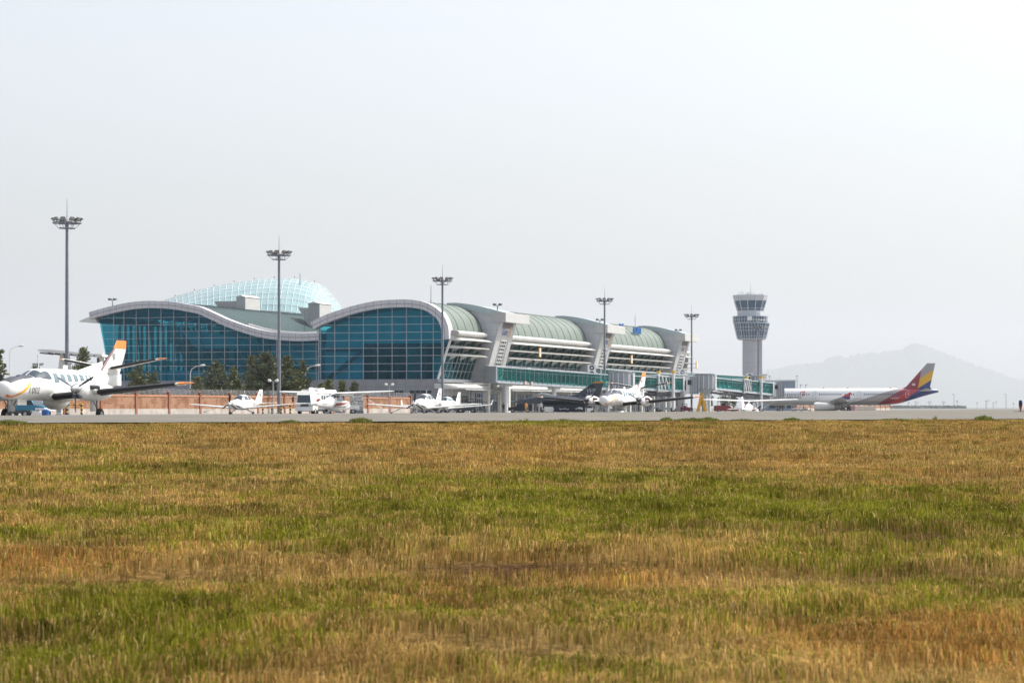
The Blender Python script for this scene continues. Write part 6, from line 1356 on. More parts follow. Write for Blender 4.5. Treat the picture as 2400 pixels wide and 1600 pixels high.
# ------------------------------------------------------------------ trees
PINE = mat('pine_needles', (.185, .20, .095), .75, var=.35, vs=.9, alpha_island=True, spec=.2)
PINE2 = mat('pine_needles_grey', (.165, .185, .112), .75, var=.3, vs=.9, alpha_island=True, spec=.2)
BARK = mat('bark', (.10, .075, .055), .9, var=.2, vs=4)
def pine(label, px, ytop, Y, wpx, shape=1.0, dens=1.0, seed=0, group='pine trees behind the wall', mt=None, base=-.3):
    rd = random.Random(seed); p = P(px, ytop, Y); H = p.z - base; Rm = wpx / 2 * Y / F
    t = thing('pine_tree', label, 'tree', (p.x, p.y, base), 0, group)
    m = MB(); bend = rd.uniform(-.4, .4)
    trunk = lambda z: Vector((bend * math.sin(z / H * 2.2), .2 * math.sin(z / H * 3 + seed), z))
    m.tube([trunk(H * q / 6) for q in range(7)], [.16 * (1 - .8 * q / 6) * max(H / 7, .5) for q in range(7)], 7)
    cr = MB(); nl = int((5 + H * 1.15)); n_cl = 0
    for i in range(nl):
        f = (i + .4 * rd.random()) / nl; z = H * (.16 + .82 * f); rr = Rm * ((1 - f) ** (.90 * shape + .15)) * (.45 + .55 * min(1, f * 5 + .3))
        nb = rd.randint(4, 6); a0 = rd.random() * 6.28
        for b_ in range(nb):
            a = a0 + b_ * 6.28 / nb + rd.uniform(-.4, .4); l = max(.35, rr * rd.uniform(.6, 1.12)); up = rd.uniform(.05, .45)
            s = trunk(z); e = s + Vector((math.cos(a) * l, math.sin(a) * l, l * up * .8 + .1)); md = (s + e) / 2 + Vector((0, 0, -.08 * l))
            m.tube([s, md, e], [.05 * l ** .5, .035 * l ** .5, .015], 4)
            nc = max(2, int(l * 3.2 * dens))
            for c in range(nc):
                q = .3 + .75 * (c + rd.random() * .6) / nc; pt_ = s * (1 - q) ** 2 + md * 2 * q * (1 - q) + e * q * q if q <= 1 else e
                pt_ = pt_ + Vector((rd.gauss(0, .24), rd.gauss(0, .24), rd.gauss(.06, .15))) * min(1.3, .5 + l * .3)
                sz = rd.uniform(.34, .60) * (1.0 if H > 4 else .75)
                for k_ in range(9):
                    d = Vector((rd.gauss(0, 1), rd.gauss(0, 1), rd.gauss(.55, .7))).normalized(); w_ = d.cross(Vector((rd.random(), rd.random(), rd.random()))).normalized() * sz * .16
                    cr.add([pt_ - w_ * .5, pt_ + w_ * .5, pt_ + d * sz * .6 + w_, pt_ + d * sz, pt_ + d * sz * .6 - w_], [(0, 1, 2, 3, 4)])
    m.build('trunk', BARK, t); cr.build('crown', mt or (PINE if seed % 3 else PINE2), t, smooth=0, recalc=False)
    return t
TREES = [
 ('tall pine behind the leftmost mast, left of the hall glass', 200, 812, 350, 84, .8, 1.1), ('pine in front of the hall glass behind the orange tipped tail', 318, 842, 345, 78, .8, 1.1), ('lower spreading pine right of the tailplane tip', 362, 872, 342, 52, .6, .9),
 ('dark pine cut by the left edge of the picture', 2, 818, 300, 60, .8, 1.1), ('small pine peeking over the cropped cockpit', 80, 858, 350, 40, .8, .8),
 ('pine at the left end of the clump in front of the hall', 503, 845, 362, 96, .75, 1.2), ('low bushy pine left of the clump, before the hall glass', 466, 884, 358, 60, .6, 1.0), ('narrow pine between the clump and the big dark pine', 551, 858, 366, 60, .8, 1.2), 
 ('big broad dark pine left of the mast, fullest of the clump', 624, 825, 372, 120, .55, 1.5), ('dark pine behind the second mast from the left', 672, 832, 375, 80, .7, 1.3), ('pointed left shoulder pine of the clump', 590, 833, 378, 56, .8, 1.2), ('slender tall pine at the right end of the clump', 709, 843, 380, 66, .9, 1.1),
 ('small open pine above the high wing plane tail', 774, 891, 385, 52, .8, .8), ('small dark pine above the white truck box', 806, 890, 387, 40, .8, .8), ('yellowish young pine over the pale slabs', 824, 897, 388, 26, .8, .9), ('lowest young pine at the right end of the row', 834, 899, 390, 34, .9, .7), ('low pine left of the white truck roof', 752, 900, 383, 46, .6, .9)]
for i, a in enumerate(TREES): pine(a[0], a[1], a[2], a[3], a[4] * 1.22, a[5] * .9, a[6], seed=i + 1)
for i, (px, yt, w, lab) in enumerate([(1700, 888, 34, 'windswept pine top showing above the docked jet bridge'), (1664, 888, 18, 'small pine tip above the jet bridge near the rotunda'), (1719, 886, 16, 'pine tip left of the control tower shaft'), (1647, 890, 8, 'thin pine tip nearest the terminal end'), (1822, 897, 14, 'sparse pine in front of the blue-grey building'), (1835, 896, 12, 'thin pine before the blue-grey building, right of another')]):
    pine(lab, px, yt, 690, w * 1.3, .7, .55, seed=40 + i, group='far pines behind the jet bridges', base=-.5)
# distant bare trees and a bush line at the right
BARE = mat('bare_twigs', (.12, .11, .11), .9)
def bare_tree(label, px, ytop, Y, seed):
    rd = random.Random(seed); p = P(px, ytop, Y); H = p.z + .6; t = thing('bare_tree', label, 'tree', (p.x, p.y, -.6), 0, 'bare trees on the far plain'); m = MB(); tr = MB()
    tr.tube([(0, 0, 0), (.1, 0, H * .45)], [.5, .36], 6); tr.build('trunk', BARE, t)
    def grow(s, d, l, r, n):
        e = s + d * l; m.tube([s, e], [r, r * .6], 4)
        if n:
            for k_ in range(3): grow(e, (d + Vector((rd.gauss(0, .5), rd.gauss(0, .5), rd.gauss(.1, .25)))).normalized(), l * .68, r * .6, n - 1)
    for k_ in range(4): grow(Vector((.1, 0, H * .42)), Vector((rd.gauss(0, .45), rd.gauss(0, .45), 1)).normalized(), H * .22, .26, 3)
    m.build('crown', BARE, t)
for i, (px, yt, Y, lab) in enumerate([(2178, 937, 1500, 'pale bare tree beyond the airliner tail, nearest the tail'), (2147, 938, 1550, 'bare tree under the airliner tail cone'), (2210, 938, 1500, 'bare tree midway between tail and the lamp posts'), (2130, 940, 1600, 'small bare tree left of another below the tail'), (2243, 937, 1700, 'faint bare tree right of the first far lamp post'), (2313, 934, 2100, 'tall faint tree between the far lamp posts'), (2290, 940, 2100, 'faint round tree beside the far signal post'), (2335, 938, 2200, 'faint tree left of the tall far lamp'), (2375, 942, 1700, 'small bare tree beside the blue taxiway light')]): bare_tree(lab, px, yt, Y * 3.6, i)
HEDGE = mat('far_hedge', (.05, .065, .045), .9, var=.3, vs=.3, alpha_island=True)
hd_ = MB(); rd = random.Random(5)
for i in range(2600):
    px = rd.uniform(2030, 2265); Y = rd.uniform(3900, 4060); p = P(px, 955, Y); z = rd.random() ** 1.4 * 4.3 - .5
    s = rd.uniform(.8, 2.0); d = Vector((rd.gauss(0, 1), rd.gauss(0, 1), rd.gauss(.4, 1))).normalized() * s; w_ = d.cross(Vector((rd.random(), 1, rd.random()))).normalized() * s * .6
    c = Vector((p.x, Y, z)); hd_.add([c - w_, c + d, c + w_], [(0, 1, 2)])
ho = hd_.build('hedge', HEDGE, None, smooth=0, recalc=False); ho['kind'] = 'stuff'; tag(ho, 'low dark hedge line on the far plain below the airliner tail', 'hedge')
def far_post(label, px, ytop, Y, arm=0, lower=False):
    p = P(px, ytop, Y); t = thing('lamp_post', label, 'lamp post', (p.x, p.y, -.6), 0, 'far lamp posts on the plain'); H = p.z + .6; q = Y / 1400
    m = MB(); m.tube([(0, 0, 0), (0, 0, H)], [.22 * q, .14 * q], 6); m.build('pole', POLE, t); m = MB(); m.bx((-.7 + arm) * q, (.4 + arm) * q, -.3, .3, H - .1 * q, H + .25 * q); m.build('lamp_head', POLE, t)
far_post('first far lamp post right of the airliner tail', 2236, 924, 5600, -.4); far_post('tallest far lamp post near the right edge', 2358, 924, 5600, -.4); far_post('short far signal post with a broad head', 2311, 940, 5200, .2); far_post('stub post between the short signal post and the tall lamp', 2328, 945, 5200, 0)
far_post('slender aerial post on the right of the blue-grey building', 1868, 881, 950); far_post('lamp post behind the airliner fuselage near the aerial', 1876, 902, 900, .5); far_post('lamp post behind the airliner fuselage, right of another', 1888, 902, 900, .5)
far_post('twin headed mast in front of the tower base building', 1803, 882, 900, .3)

# ------------------------------------------------------------------ mountains
FOREST = mat('hill_forest', (.035, .05, .03), .95, var=.3, vs=.0009)
def ridge(name, pts, Y, depth, seed, jag):
    rings = []; xs_ = np.linspace(pts[0][0], pts[-1][0], 260); f = pchip([p[0] for p in pts], [p[1] for p in pts])
    rr = np.random.default_rng(seed); nz = fbm(xs_ * .05, xs_ * 0 + seed, seed, 4) - .5; tr = rr.random(len(xs_)) * jag
    rows = []
    for j, (dy, hf) in enumerate(((-depth * .5, 0), (-depth * .35, .35), (-depth * .18, .7), (0, 1), (depth * .3, .8), (depth, 0))):
        row = []
        for i, x in enumerate(xs_):
            top = P(x, f(x), Y); h = max(top.z + ((nz[i] * 60 + tr[i]) if hf == 1 else nz[i] * 4) * min(1, max(top.z, 0) / 230), 1)
            w = 1 + .12 * (float(fbm(np.array(x * .02 + j), np.array(j * 3.3), seed, 3)) - .5) if 0 < hf < 1 else 1
            row.append((top.x, Y + dy, -1 + h * hf * w))
        rows.append(row)
    m = MB()
    for a, b_ in zip(rows, rows[1:]): m.strip(a, b_)
    return structure(m.build(name, FOREST, None, smooth=60))
ridge('mountain', [(1730, 948), (1780, 885), (1800, 872), (1840, 862), (1864, 858.6), (1899, 853.8), (1935, 848), (1955, 840), (1983, 837), (2030, 831), (2078, 825), (2114, 821), (2137, 811.5), (2150, 810), (2168, 815), (2197, 824), (2233, 836), (2268, 853), (2316, 868), (2364, 886), (2420, 902), (2520, 930), (2600, 950)], 30000, 3600, 3, 36)
ridge('hill', [(1500, 950), (1640, 915), (1740, 882), (1800, 864), (1850, 862), (1950, 880), (2100, 920), (2250, 925), (2330, 900), (2390, 889), (2460, 878), (2600, 890), (2800, 940)], 37500, 2400, 8, 36)

# ------------------------------------------------------------------ vehicles and small things on the apron
def road_vehicle_wheels(root, xs_, yw, r, w):
    for x in xs_:
        for s in (-1, 1): wheel_part(root, (x, s * yw, r), r, w)
b = P(728, 955, 285); t = thing('white_truck', 'white truck with dark windscreen and tall box body behind the high wing plane', 'truck', (b.x, b.y, float(gz(b.x, b.y))), R(-90) - R(14))
m = MB(); m.prism([(2.2, .55), (2.2, 1.35), (2.0, 2.35), (1.6, 2.55), (.5, 2.55), (.5, .55)], lambda a, bb, tt: (a, tt, bb), -1.05, 1.05); cbn = m.build('cab', WHITE2, t, smooth=20)
m = MB(); m.add([(2.215, -.9, 1.40), (2.215, .9, 1.40), (2.03, .88, 2.28), (2.03, -.88, 2.28)], [(0, 1, 2, 3)]); m.build('windscreen', PANE, cbn, smooth=0)
for s in (-1, 1): m = MB(); m.add([(1.9, s * 1.06, 1.45), (.8, s * 1.06, 1.45), (.8, s * 1.06, 2.2), (1.75, s * 1.06, 2.2)], [(0, 1, 2, 3)]); m.build('side_window', PANE, cbn, smooth=0)
m = MB(); m.bx(2.2, 2.42, -1.1, 1.1, .45, .85); m.build('bumper', WHITE, cbn)
for s in (-1, 1): m = MB(); m.bx(2.205, 2.24, s * .75 - .2, s * .75 + .2, .95, 1.15); m.build('headlight', CHROME, cbn)
m = MB(); m.bx(2.205, 2.23, -.5, .5, .95, 1.25); m.build('grille', DKGREY, cbn)
for s in (-1, 1): m = MB(); m.bar((2.1, s * 1.1, 1.9), (2.3, s * 1.4, 1.9), .05, .05); m.bx(2.25, 2.33, s * 1.4 - .12, s * 1.4 + .12, 1.5, 2.1); m.build('mirror', DKGREY, cbn)
m = MB(); m.prism([(-1.1, .9), (1.1, .9), (1.1, 2.75), (.95, 2.95), (-.95, 2.95), (-1.1, 2.75)], lambda a, bb, tt: (tt, a, bb), -6.5, .4); bd = m.build('box_body', WHITE2, t, smooth=20)
m = MB()
for q in range(4): m.bx(-1.3 - q * .9, -.65 - q * .9, 1.104, 1.112, 1.7, 2.25); m.bx(-1.3 - q * .9, -.65 - q * .9, -1.112, -1.104, 1.7, 2.25)
m.build('side_window', PANE, bd, smooth=0)
m = MB(); m.bx(-3.5, -2.0, -.6, .6, 2.96, 3.15); m.bx(-1.0, -.3, -.4, .4, 2.96, 3.1); m.build('roof_unit', WHITE, bd)
m = MB(); m.bx(-6.4, 2.0, -.7, .7, .4, .62); m.build('chassis', DKGREY, t); road_vehicle_wheels(t, (1.3, -3.6, -4.8), .9, .42, .3)
b = P(797, 955, 300); t = thing('ladder_truck', 'white flatbed with roof rack railings, mostly behind the high wing plane', 'truck', (b.x, b.y, -.2), R(184))
m = MB(); m.prism([(2.6, .5), (2.6, 1.3), (2.2, 2.1), (1.0, 2.1), (1.0, .5)], lambda a, bb, tt: (a, tt, bb), -.95, .95); c2 = m.build('cab', WHITE2, t, smooth=20); m = MB(); m.add([(2.1, -.96, 1.35), (1.2, -.96, 1.35), (1.2, -.96, 1.95), (1.95, -.96, 1.95)], [(0, 1, 2, 3)]); m.build('side_window', PANE, c2, smooth=0)
m = MB(); m.bx(-2.4, .95, -.95, .95, .6, 1.1); m.build('flatbed', WHITE2, t); m = MB()
for z in (2.35, 2.62): m.bar((-1.6, -.9, z), (1.4, -.9, z), .1, .12); m.bar((-1.6, .9, z), (1.4, .9, z), .1, .12)
for x in (-1.6, -.6, .4, 1.4):
    for s in (-.9, .9): m.bar((x, s, 1.1), (x, s, 2.62), .06, .06)
m.build('roof_rack', WHITE, t, smooth=0); road_vehicle_wheels(t, (1.8, -1.6), .82, .36, .24)
# stack of pale slabs in the gap of the wall
p0 = wall_pt(367.3); p1 = wall_pt(370.7); ps = (p0 + p1) / 2
b = P(836, 955, 352); t = thing('slab_stack', 'tall stack of pale grey slabs filling the gap in the brick wall', 'stack', (b.x, b.y, -.3), R(6))
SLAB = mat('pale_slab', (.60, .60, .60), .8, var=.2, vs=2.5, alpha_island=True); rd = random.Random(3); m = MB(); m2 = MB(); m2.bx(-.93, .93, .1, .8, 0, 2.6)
for q in range(13):
    x = -.97; z = .5 + q * .165
    while x < .93:
        l = rd.uniform(.3, .7); x2 = min(x + l, .97); m.bx(x, x2 - .03, rd.uniform(-.05, .04), .9, z, z + .125 + rd.uniform(-.02, .01)); x = x2
m.build('slab_layers', SLAB, t, smooth=0); m2.build('painted_shade_core', DKGREY, t, smooth=0); m = MB(); m.bx(-1.0, 1.0, -.05, .95, 0, .42); m.build('base_block', mat('blue_grey_block', (.16, .18, .22), .8), t, smooth=0)  # dark core paints the shade between the slab layers
# blue utility vehicle under the cropped plane
b = P(74, 955, 220); t = thing('utility_vehicle', 'blue and white utility vehicle under the nose of the cropped plane', 'vehicle', (b.x, b.y, -.2), R(-25)); TEAL = mat('teal_blue_paint', (.03, .20, .32), .4)
m = MB(); m.prism([(-2.1, .45), (1.9, .45), (1.95, .9), (.9, 1.02), (.45, 1.6), (-1.0, 1.65), (-1.3, 1.0), (-2.1, .98)], lambda a, bb, tt: (a, tt, bb), -.8, .8); bo = m.build('body', TEAL, t, smooth=20)
m = MB(); m.bx(1.0, 1.98, -.81, .81, .5, .78); m.bx(-.2, .6, -.5, .5, 1.64, 1.72); m.build('white_trim', WHITE, bo); m = MB(); m.add([(.80, -.81, 1.05), (-.9, -.81, 1.05), (-.85, -.81, 1.55), (.42, -.81, 1.55)], [(0, 1, 2, 3)]); m.build('side_window', PANE, bo, smooth=0)
m = MB(); m.add([(.93, -.7, 1.04), (.93, .7, 1.04), (.49, .66, 1.56), (.49, -.66, 1.56)], [(0, 1, 2, 3)]); m.build('windscreen', PANE, bo, smooth=0); road_vehicle_wheels(t, (1.25, -1.35), .72, .32, .22)
b = P(62, 955, 190); t = thing('tow_cart', 'low dark cart with white box and blue drum under the cropped plane', 'cart', (b.x, b.y, -.15), 0)
m = MB(); m.bx(-1.4, .4, -.5, .5, .3, .55); m.bx(-1.6, -1.5, -.4, .4, .3, .9); m.build('deck', DKGREY, t); road_vehicle_wheels(t, (-1.0, .0), .5, .28, .16); m = MB(); m.bx(.5, 1.1, -.3, .3, .08, .5); m.build('box', WHITE2, t); m = MB(); m.lathe((1.5, 0, .05), (0, 0, 1), [(0, .3), (.5, .3), (.6, .1)], 14); m.build('drum', BLUE, t)
b = P(139, 955, 272); t = thing('control_box', 'pale grey control cabinet between striped posts under the cropped plane', 'cabinet', (b.x, b.y, -.2)); m = MB(); m.bx(-.3, .3, -.25, .25, .1, 1.35); m.build('cabinet', WHITE2, t); m = MB(); m.bx(-.35, .35, -.3, .3, 0, .1); m.build('plinth', PLINTH, t); m = MB(); m.bx(-.24, .24, -.262, -.252, .25, 1.25); m.build('door', STEEL, t)
b = P(47, 882, 330); t = thing('blue_tarpaulin', 'dark blue covered load on a dark shed roof above the cropped nose', 'cover', (b.x, b.y, -.3)); m = MB(); z = b.z + .3
m.loft([[(-.55, -.5, z - .3), (.55, -.5, z - .3), (.55, .5, z - .3), (-.55, .5, z - .3)], [(-.5, -.45, z + .15), (.52, -.45, z + .2), (.52, .45, z + .2), (-.5, .45, z + .15)], [(-.2, -.2, z + .25), (.4, -.2, z + .3), (.4, .2, z + .3), (-.2, .2, z + .25)]]); m.build('cover', mat('navy_tarpaulin', (.015, .03, .14), .6), t); m = MB(); m.bx(-2.8, .4, -.8, .8, z - .5, z - .3); m.build('shed_roof', DKGREY, t); m = MB(); m.bx(-2.7, .3, -.6, .6, 0, z - .5); m.build('shed_wall', mat('ivy_wall', (.16, .15, .07), .9, var=.4, vs=2), t)
# dark ground equipment between the low wing planes and the terminal corner
def tug(label, px, Y, L, H, rz, seed, col=None):
    rd = random.Random(seed); b = P(px, 955, Y); t = thing('ground_tug', label, 'tug', (b.x, b.y, float(gz(b.x, b.y))), rz, 'dark ground handling vehicles')
    m = MB(); m.prism([(-L / 2, .35), (L / 2, .35), (L / 2, .95), (L * .2, 1.05), (L * .12, H * .62), (-L / 2, H * .62)], lambda a, bb, tt: (a, tt, bb), -.95, .95); m.build('body', col or DKGREY, t, smooth=20)
    m = MB(); m.bx(-L * .38, L * .05, -.8, .8, H - .1, H)
    for x in (-L * .36, L * .03):
        for s in (-.75, .75): m.bar((x, s, H * .6), (x, s, H), .07, .07)
    m.build('canopy', BOOT, t, smooth=0); m = MB(); m.bx(-L * .2, -L * .05, -.5, .5, H * .62, H * .80); m.build('seat', BOOT, t); road_vehicle_wheels(t, (L * .32, -L * .32), .85, .38, .3)
    m = MB(); m.lathe((L * .3, -.5, 1.0), (0, 0, 1), [(0, .1), (.15, .1), (.2, .02)], 8); m.build('beacon', ORANGE, t)
tug('dark tug with low canopy behind the low wing plane by the terminal corner', 1062, 400, 3.4, 2.6, R(10), 1); tug('dark tug right beside the first, under the terminal canopy', 1096, 404, 3.2, 2.3, R(170), 2)
tug('black loader standing between the two low wing planes', 1012, 330, 3.0, 1.5, R(0), 3, BOOT)
tug('dark navy tug before the shutter door, under the fighter nose', 1219, 428, 4.2, 2.4, R(180), 4, NAVY)
tug('maroon tug at the foot of the white bridge stairs', 1609, 520, 2.6, 1.9, R(0), 5, mat('maroon_paint', (.14, .012, .03), .5))
tug('red and dark belt loader behind the far high wing plane', 1702, 560, 5.5, 2.6, R(5), 6, REDP)
def cart(label, px, Y, n, c):
    b = P(px, 955, Y); t = thing('baggage_cart', label, 'cart', (b.x, b.y, float(gz(b.x, b.y))), 0, 'baggage carts'); m = MB(); m.bx(-1.4, 1.4, -.7, .7, .35, .5); m.build('deck', DKGREY, t); road_vehicle_wheels(t, (1.0, -1.0), .6, .2, .15)
    m = MB(); m.bx(-1.4, 1.4, -.7, .7, 1.75, 1.85)
    for x in (-1.37, 1.37):
        for s in (-.66, .66): m.bar((x, s, .5), (x, s, 1.75), .06, .06)
    m.build('canopy', c, t, smooth=0); m = MB()
    for q in range(n): m.bx(-1.25 + q * .62, -.75 + q * .62, -.5, .5, .52, .95 + .2 * (q % 2))
    m.build('cargo', c, t, smooth=0); m = MB()
    for q in range(4): m.bar((-1.3 + q * .75, -.72, 1.7), (-.7 + q * .75, -.72, .5), .14, .03)
    m.build('curtain_strap', WHITE2, t, smooth=0)
cart('light grey baggage cart under the airliner belly, left of its engine', 1868, 640, 4, WHITE2); cart('light grey baggage cart under the airliner, nearest the engine', 1888, 642, 3, STEEL); cart('dark cart with white load between the low wing planes and terminal', 1122, 405, 4, DKGREY); cart('white equipment cart under the fighter intake', 1284, 405, 3, WHITE2)
def low_panel(label, px0, px1, y0, Y, m_, txt=None):
    a = P(px0, y0, Y); c = P(px1, y0, Y); t = thing('display_panel', label, 'panel', ((a.x + c.x) / 2, Y, float(gz(a.x, Y))), 0, 'display panels on the apron'); hw = (c.x - a.x) / 2; H = a.z - float(gz(a.x, Y)); m = MB(); m.bx(-hw, hw, 0, .12, .15, H); p = m.build('board', m_, t, smooth=0); m = MB()
    for s in (-hw * .8, hw * .8): m.bx(s - .05, s + .05, -.3, .4, 0, .15)
    m.build('foot', DKGREY, t)
    if txt:
        m = MB(); rd = random.Random(2)
        for cx_, n_, hh in ((-1.7, 9, .16), (.9, 7, .34)):
            for q in range(n_): xx = cx_ + q * .17; zz_ = .55 + rd.uniform(-.03, .12); m.bx(xx, xx + rd.uniform(.06, .13), -.012, -.004, zz_, zz_ + hh * rd.uniform(.4, 1))
        m.build('panel_marks', TXTW, p, smooth=0)
low_panel('dark navy display board with white writing below the fighter jet', 1299, 1372, 949, 383, NAVY, True)
low_panel('pale grey display board under the fighter intake', 1276, 1297, 953, 384, WHITE2); low_panel('pale board beside the parked twin propeller plane gear, right of the dark board', 1376, 1397, 956, 380, WHITE2)
low_panel('pink and cream low panel under the airliner rear', 1985, 2005, 951, 640, mat('pink_panel', (.48, .22, .26), .6)); low_panel('cream low panel under the airliner rear', 2006, 2052, 952, 642, mat('cream_panel', (.62, .58, .48), .6))
# yellow A-shaped stand
b = P(1645, 955, 372); t = thing('maintenance_stand', 'tall yellow A-shaped work stand with stairs', 'work stand', (b.x, b.y, float(gz(b.x, b.y)))); k = 372 / F; m = MB()
for y in (-.8, .8):
    for s in (-1, 1):
        m.bar((s * .80, y, 0), (s * .27, y, 2.2), .14, .14); m.bar((s * .5, y, 0), (s * .12, y, 2.0), .1, .1)
        for q in range(5): z = .3 + q * .4; w = .80 - (.53) * z / 2.2; m.bar((s * w, y, z), (s * (w - .28), y, z + .2), .07, .07); m.bar((s * w, y, z), (s * w * .55, y, z), .07, .07)
    m.bar((-.3, y, 2.2), (.3, y, 2.2), .14, .14); m.bar((-.5, y, 1.3), (.5, y, 1.3), .1, .1)
m.build('frame', YEL, t, smooth=0); m = MB()
for q in range(7): z = .3 * q + .1; w = .72 - .5 * z / 2.2; m.bx(w - .1, w + .1, -.75, .75, z, z + .05); m.bx(-w - .1, -w + .1, -.75, .75, z, z + .05)
m.bx(-.3, .3, -.8, .8, 2.2, 2.28); m.build('tread', YEL, t, smooth=0); m = MB()
for y in (-.75, .75):
    for x in (-.25, 0, .25): m.bar((x, y, 2.25), (x, y, 3.0), .06, .06)
    for z in (2.6, 3.0): m.bar((-.25, y, z), (.25, y, z), .06, .06)
m.build('railing', YEL, t, smooth=0)
# taxiway edge light
d1 = 135.0; p = P(2392, 965, d1); gzz = float(height(p.x, p.y)) + .012; t = thing('taxiway_light', 'dark blue taxiway edge light on an orange stem and dark base plate', 'taxiway light', (p.x, p.y, gzz)); sc = d1 / 65.0
zz = .02
m = MB(); m.bx(-.17 * sc, .3 * sc, -.14 * sc, .14 * sc, 0, .012 * sc); m.build('base_plate', RIB, t); z0 = .012 * sc
m = MB(); m.lathe((0, 0, z0), (0, 0, 1), [(a_ * sc, r_ * sc) for a_, r_ in ((0, .034), (.012, .034), (.016, .018), (.045, .018), (.05, .024), (.075, .03), (.15, .052), (.155, .06), (.165, .06))], 20); m.build('stem', mat('red_orange_paint', (.33, .06, .03), .45), t)
m = MB(); m.lathe((0, 0, z0 + .165 * sc), (0, 0, 1), [(a_ * sc, r_ * sc) for a_, r_ in ((0, .047), (.02, .052), (.10, .05), (.125, .04), (.135, .018), (.137, .005))], 20); m.build('lens', mat('cobalt_lens', (.008, .012, .09), .12), t)

# ------------------------------------------------------------------ people
def person(label, px, Y, shirt, trous, face=0, pose=0, seed=0, zb=None):
    b = P(px, 955, Y); t = thing('person', label, 'person', (b.x, b.y, float(gz(b.x, b.y)) if zb is None else zb), face, 'people on the apron')
    V = {'pel': (0, 0, .95, .14), 'spi': (0, 0, 1.2, .13), 'che': (.0, 0, 1.38, .15), 'nec': (.01, 0, 1.50, .055), 'hd0': (.02, 0, 1.60, .085), 'hd1': (.02, 0, 1.71, .075)}
    E = [('pel', 'spi'), ('spi', 'che'), ('che', 'nec'), ('nec', 'hd0'), ('hd0', 'hd1')]
    for s, n in ((1, 'l'), (-1, 'r')):
        V.update({n + 'hip': (0, s * .10, .90, .10), n + 'kne': (.02 + .05 * s * pose, s * .11, .50, .065), n + 'ank': (-.01 - .05 * s * pose, s * .11, .09, .045), n + 'toe': (.14, s * .13, .04, .04), n + 'sho': (0, s * .20, 1.42, .065), n + 'elb': (-.03 + .1 * pose, s * .26, 1.14, .045), n + 'wri': (.06 + .18 * pose, s * .25, .90, .032), n + 'han': (.09 + .2 * pose, s * .25, .80, .036)})
        E += [('pel', n + 'hip'), (n + 'hip', n + 'kne'), (n + 'kne', n + 'ank'), (n + 'ank', n + 'toe'), ('che', n + 'sho'), (n + 'sho', n + 'elb'), (n + 'elb', n + 'wri'), (n + 'wri', n + 'han')]
        for fi in range(4): V[n + 'f%d' % fi] = (.10 + .2 * pose, s * (.228 + .015 * fi), .715 - .008 * (fi in (1, 2)), .009); E.append((n + 'han', n + 'f%d' % fi))
        V[n + 'th'] = (.14 + .2 * pose, s * .24, .77, .010); E.append((n + 'han', n + 'th'))
    ks = list(V); me = bpy.data.meshes.new('body'); me.from_pydata([V[q][:3] for q in ks], [(ks.index(a), ks.index(c)) for a, c in E], []); o = bpy.data.objects.new('body', me); COL.objects.link(o)
    sk = o.modifiers.new('skin', 'SKIN'); ss = o.modifiers.new('sub', 'SUBSURF'); ss.levels = 2; ss.render_levels = 2
    for i, q in enumerate(ks):
        me.skin_vertices[0].data[i].radius = (V[q][3], V[q][3] * (1.25 if q in ('pel', 'spi', 'che') else 1)); me.skin_vertices[0].data[i].use_root = q == 'pel'
    dg = bpy.context.evaluated_depsgraph_get(); nm = bpy.data.meshes.new_from_object(o.evaluated_get(dg)); bpy.data.objects.remove(o)
    nm.materials.clear(); [nm.materials.append(x) for x in (SKIN, shirt, trous, BOOT)]
    for pl in nm.polygons:
        c = pl.center; pl.material_index = 0 if (c.z > 1.5 or (abs(c.y) > .2 and c.z < .93)) else (3 if c.z < .10 else (2 if c.z < .96 and abs(c.y) < .22 else 1)); pl.use_smooth = True
    o = bpy.data.objects.new('body', nm); COL.objects.link(o); o.parent = t
    m = MB(); m.loft([[(.005 + r * math.cos(a) * 1.05, r * math.sin(a), z) for a in [2 * math.pi * k_ / 14 for k_ in range(14)]] for r, z in ((.092, 1.66), (.105, 1.71), (.098, 1.77), (.06, 1.815), (.01, 1.83))]); m.build('hair', HAIR, t)
    m = MB(); m.lathe((.105, 0, 1.635), (1, 0, -.2), [(0, .016), (.03, .008)], 6)
    for s in (1, -1): m.lathe((.095, s * .034, 1.668), (1, 0, 0), [(0, .012), (.008, .006)], 6); m.lathe((.02, s * .088, 1.64), (0, s, 0), [(0, .028), (.014, .016)], 8)
    m.bx(.094, .101, -.022, .022, 1.588, 1.596); m.build('face_detail', SKIN, t)
    return t
HIVIS = mat('orange_jacket', (.60, .24, .08), .8); PALE = mat('pale_shirt', (.55, .58, .62), .8); KHAKI = mat('khaki_cloth', (.40, .27, .12), .9)
person('person in dark clothes standing in front of the pale shutter door', 1180, 430, NAVY, NAVY, R(-90))
person('person in orange jacket standing under the fighter nose', 1233, 384, HIVIS, KHAKI, R(-60), .5)
person('person in pale shirt beside the fighter nose wheel, left of the pale board', 1268, 382, PALE, NAVY, R(-120), .3); person('person in khaki close to the fighter intake, left of the person in the pale shirt', 1260, 392, KHAKI, NAVY, R(0), .6)

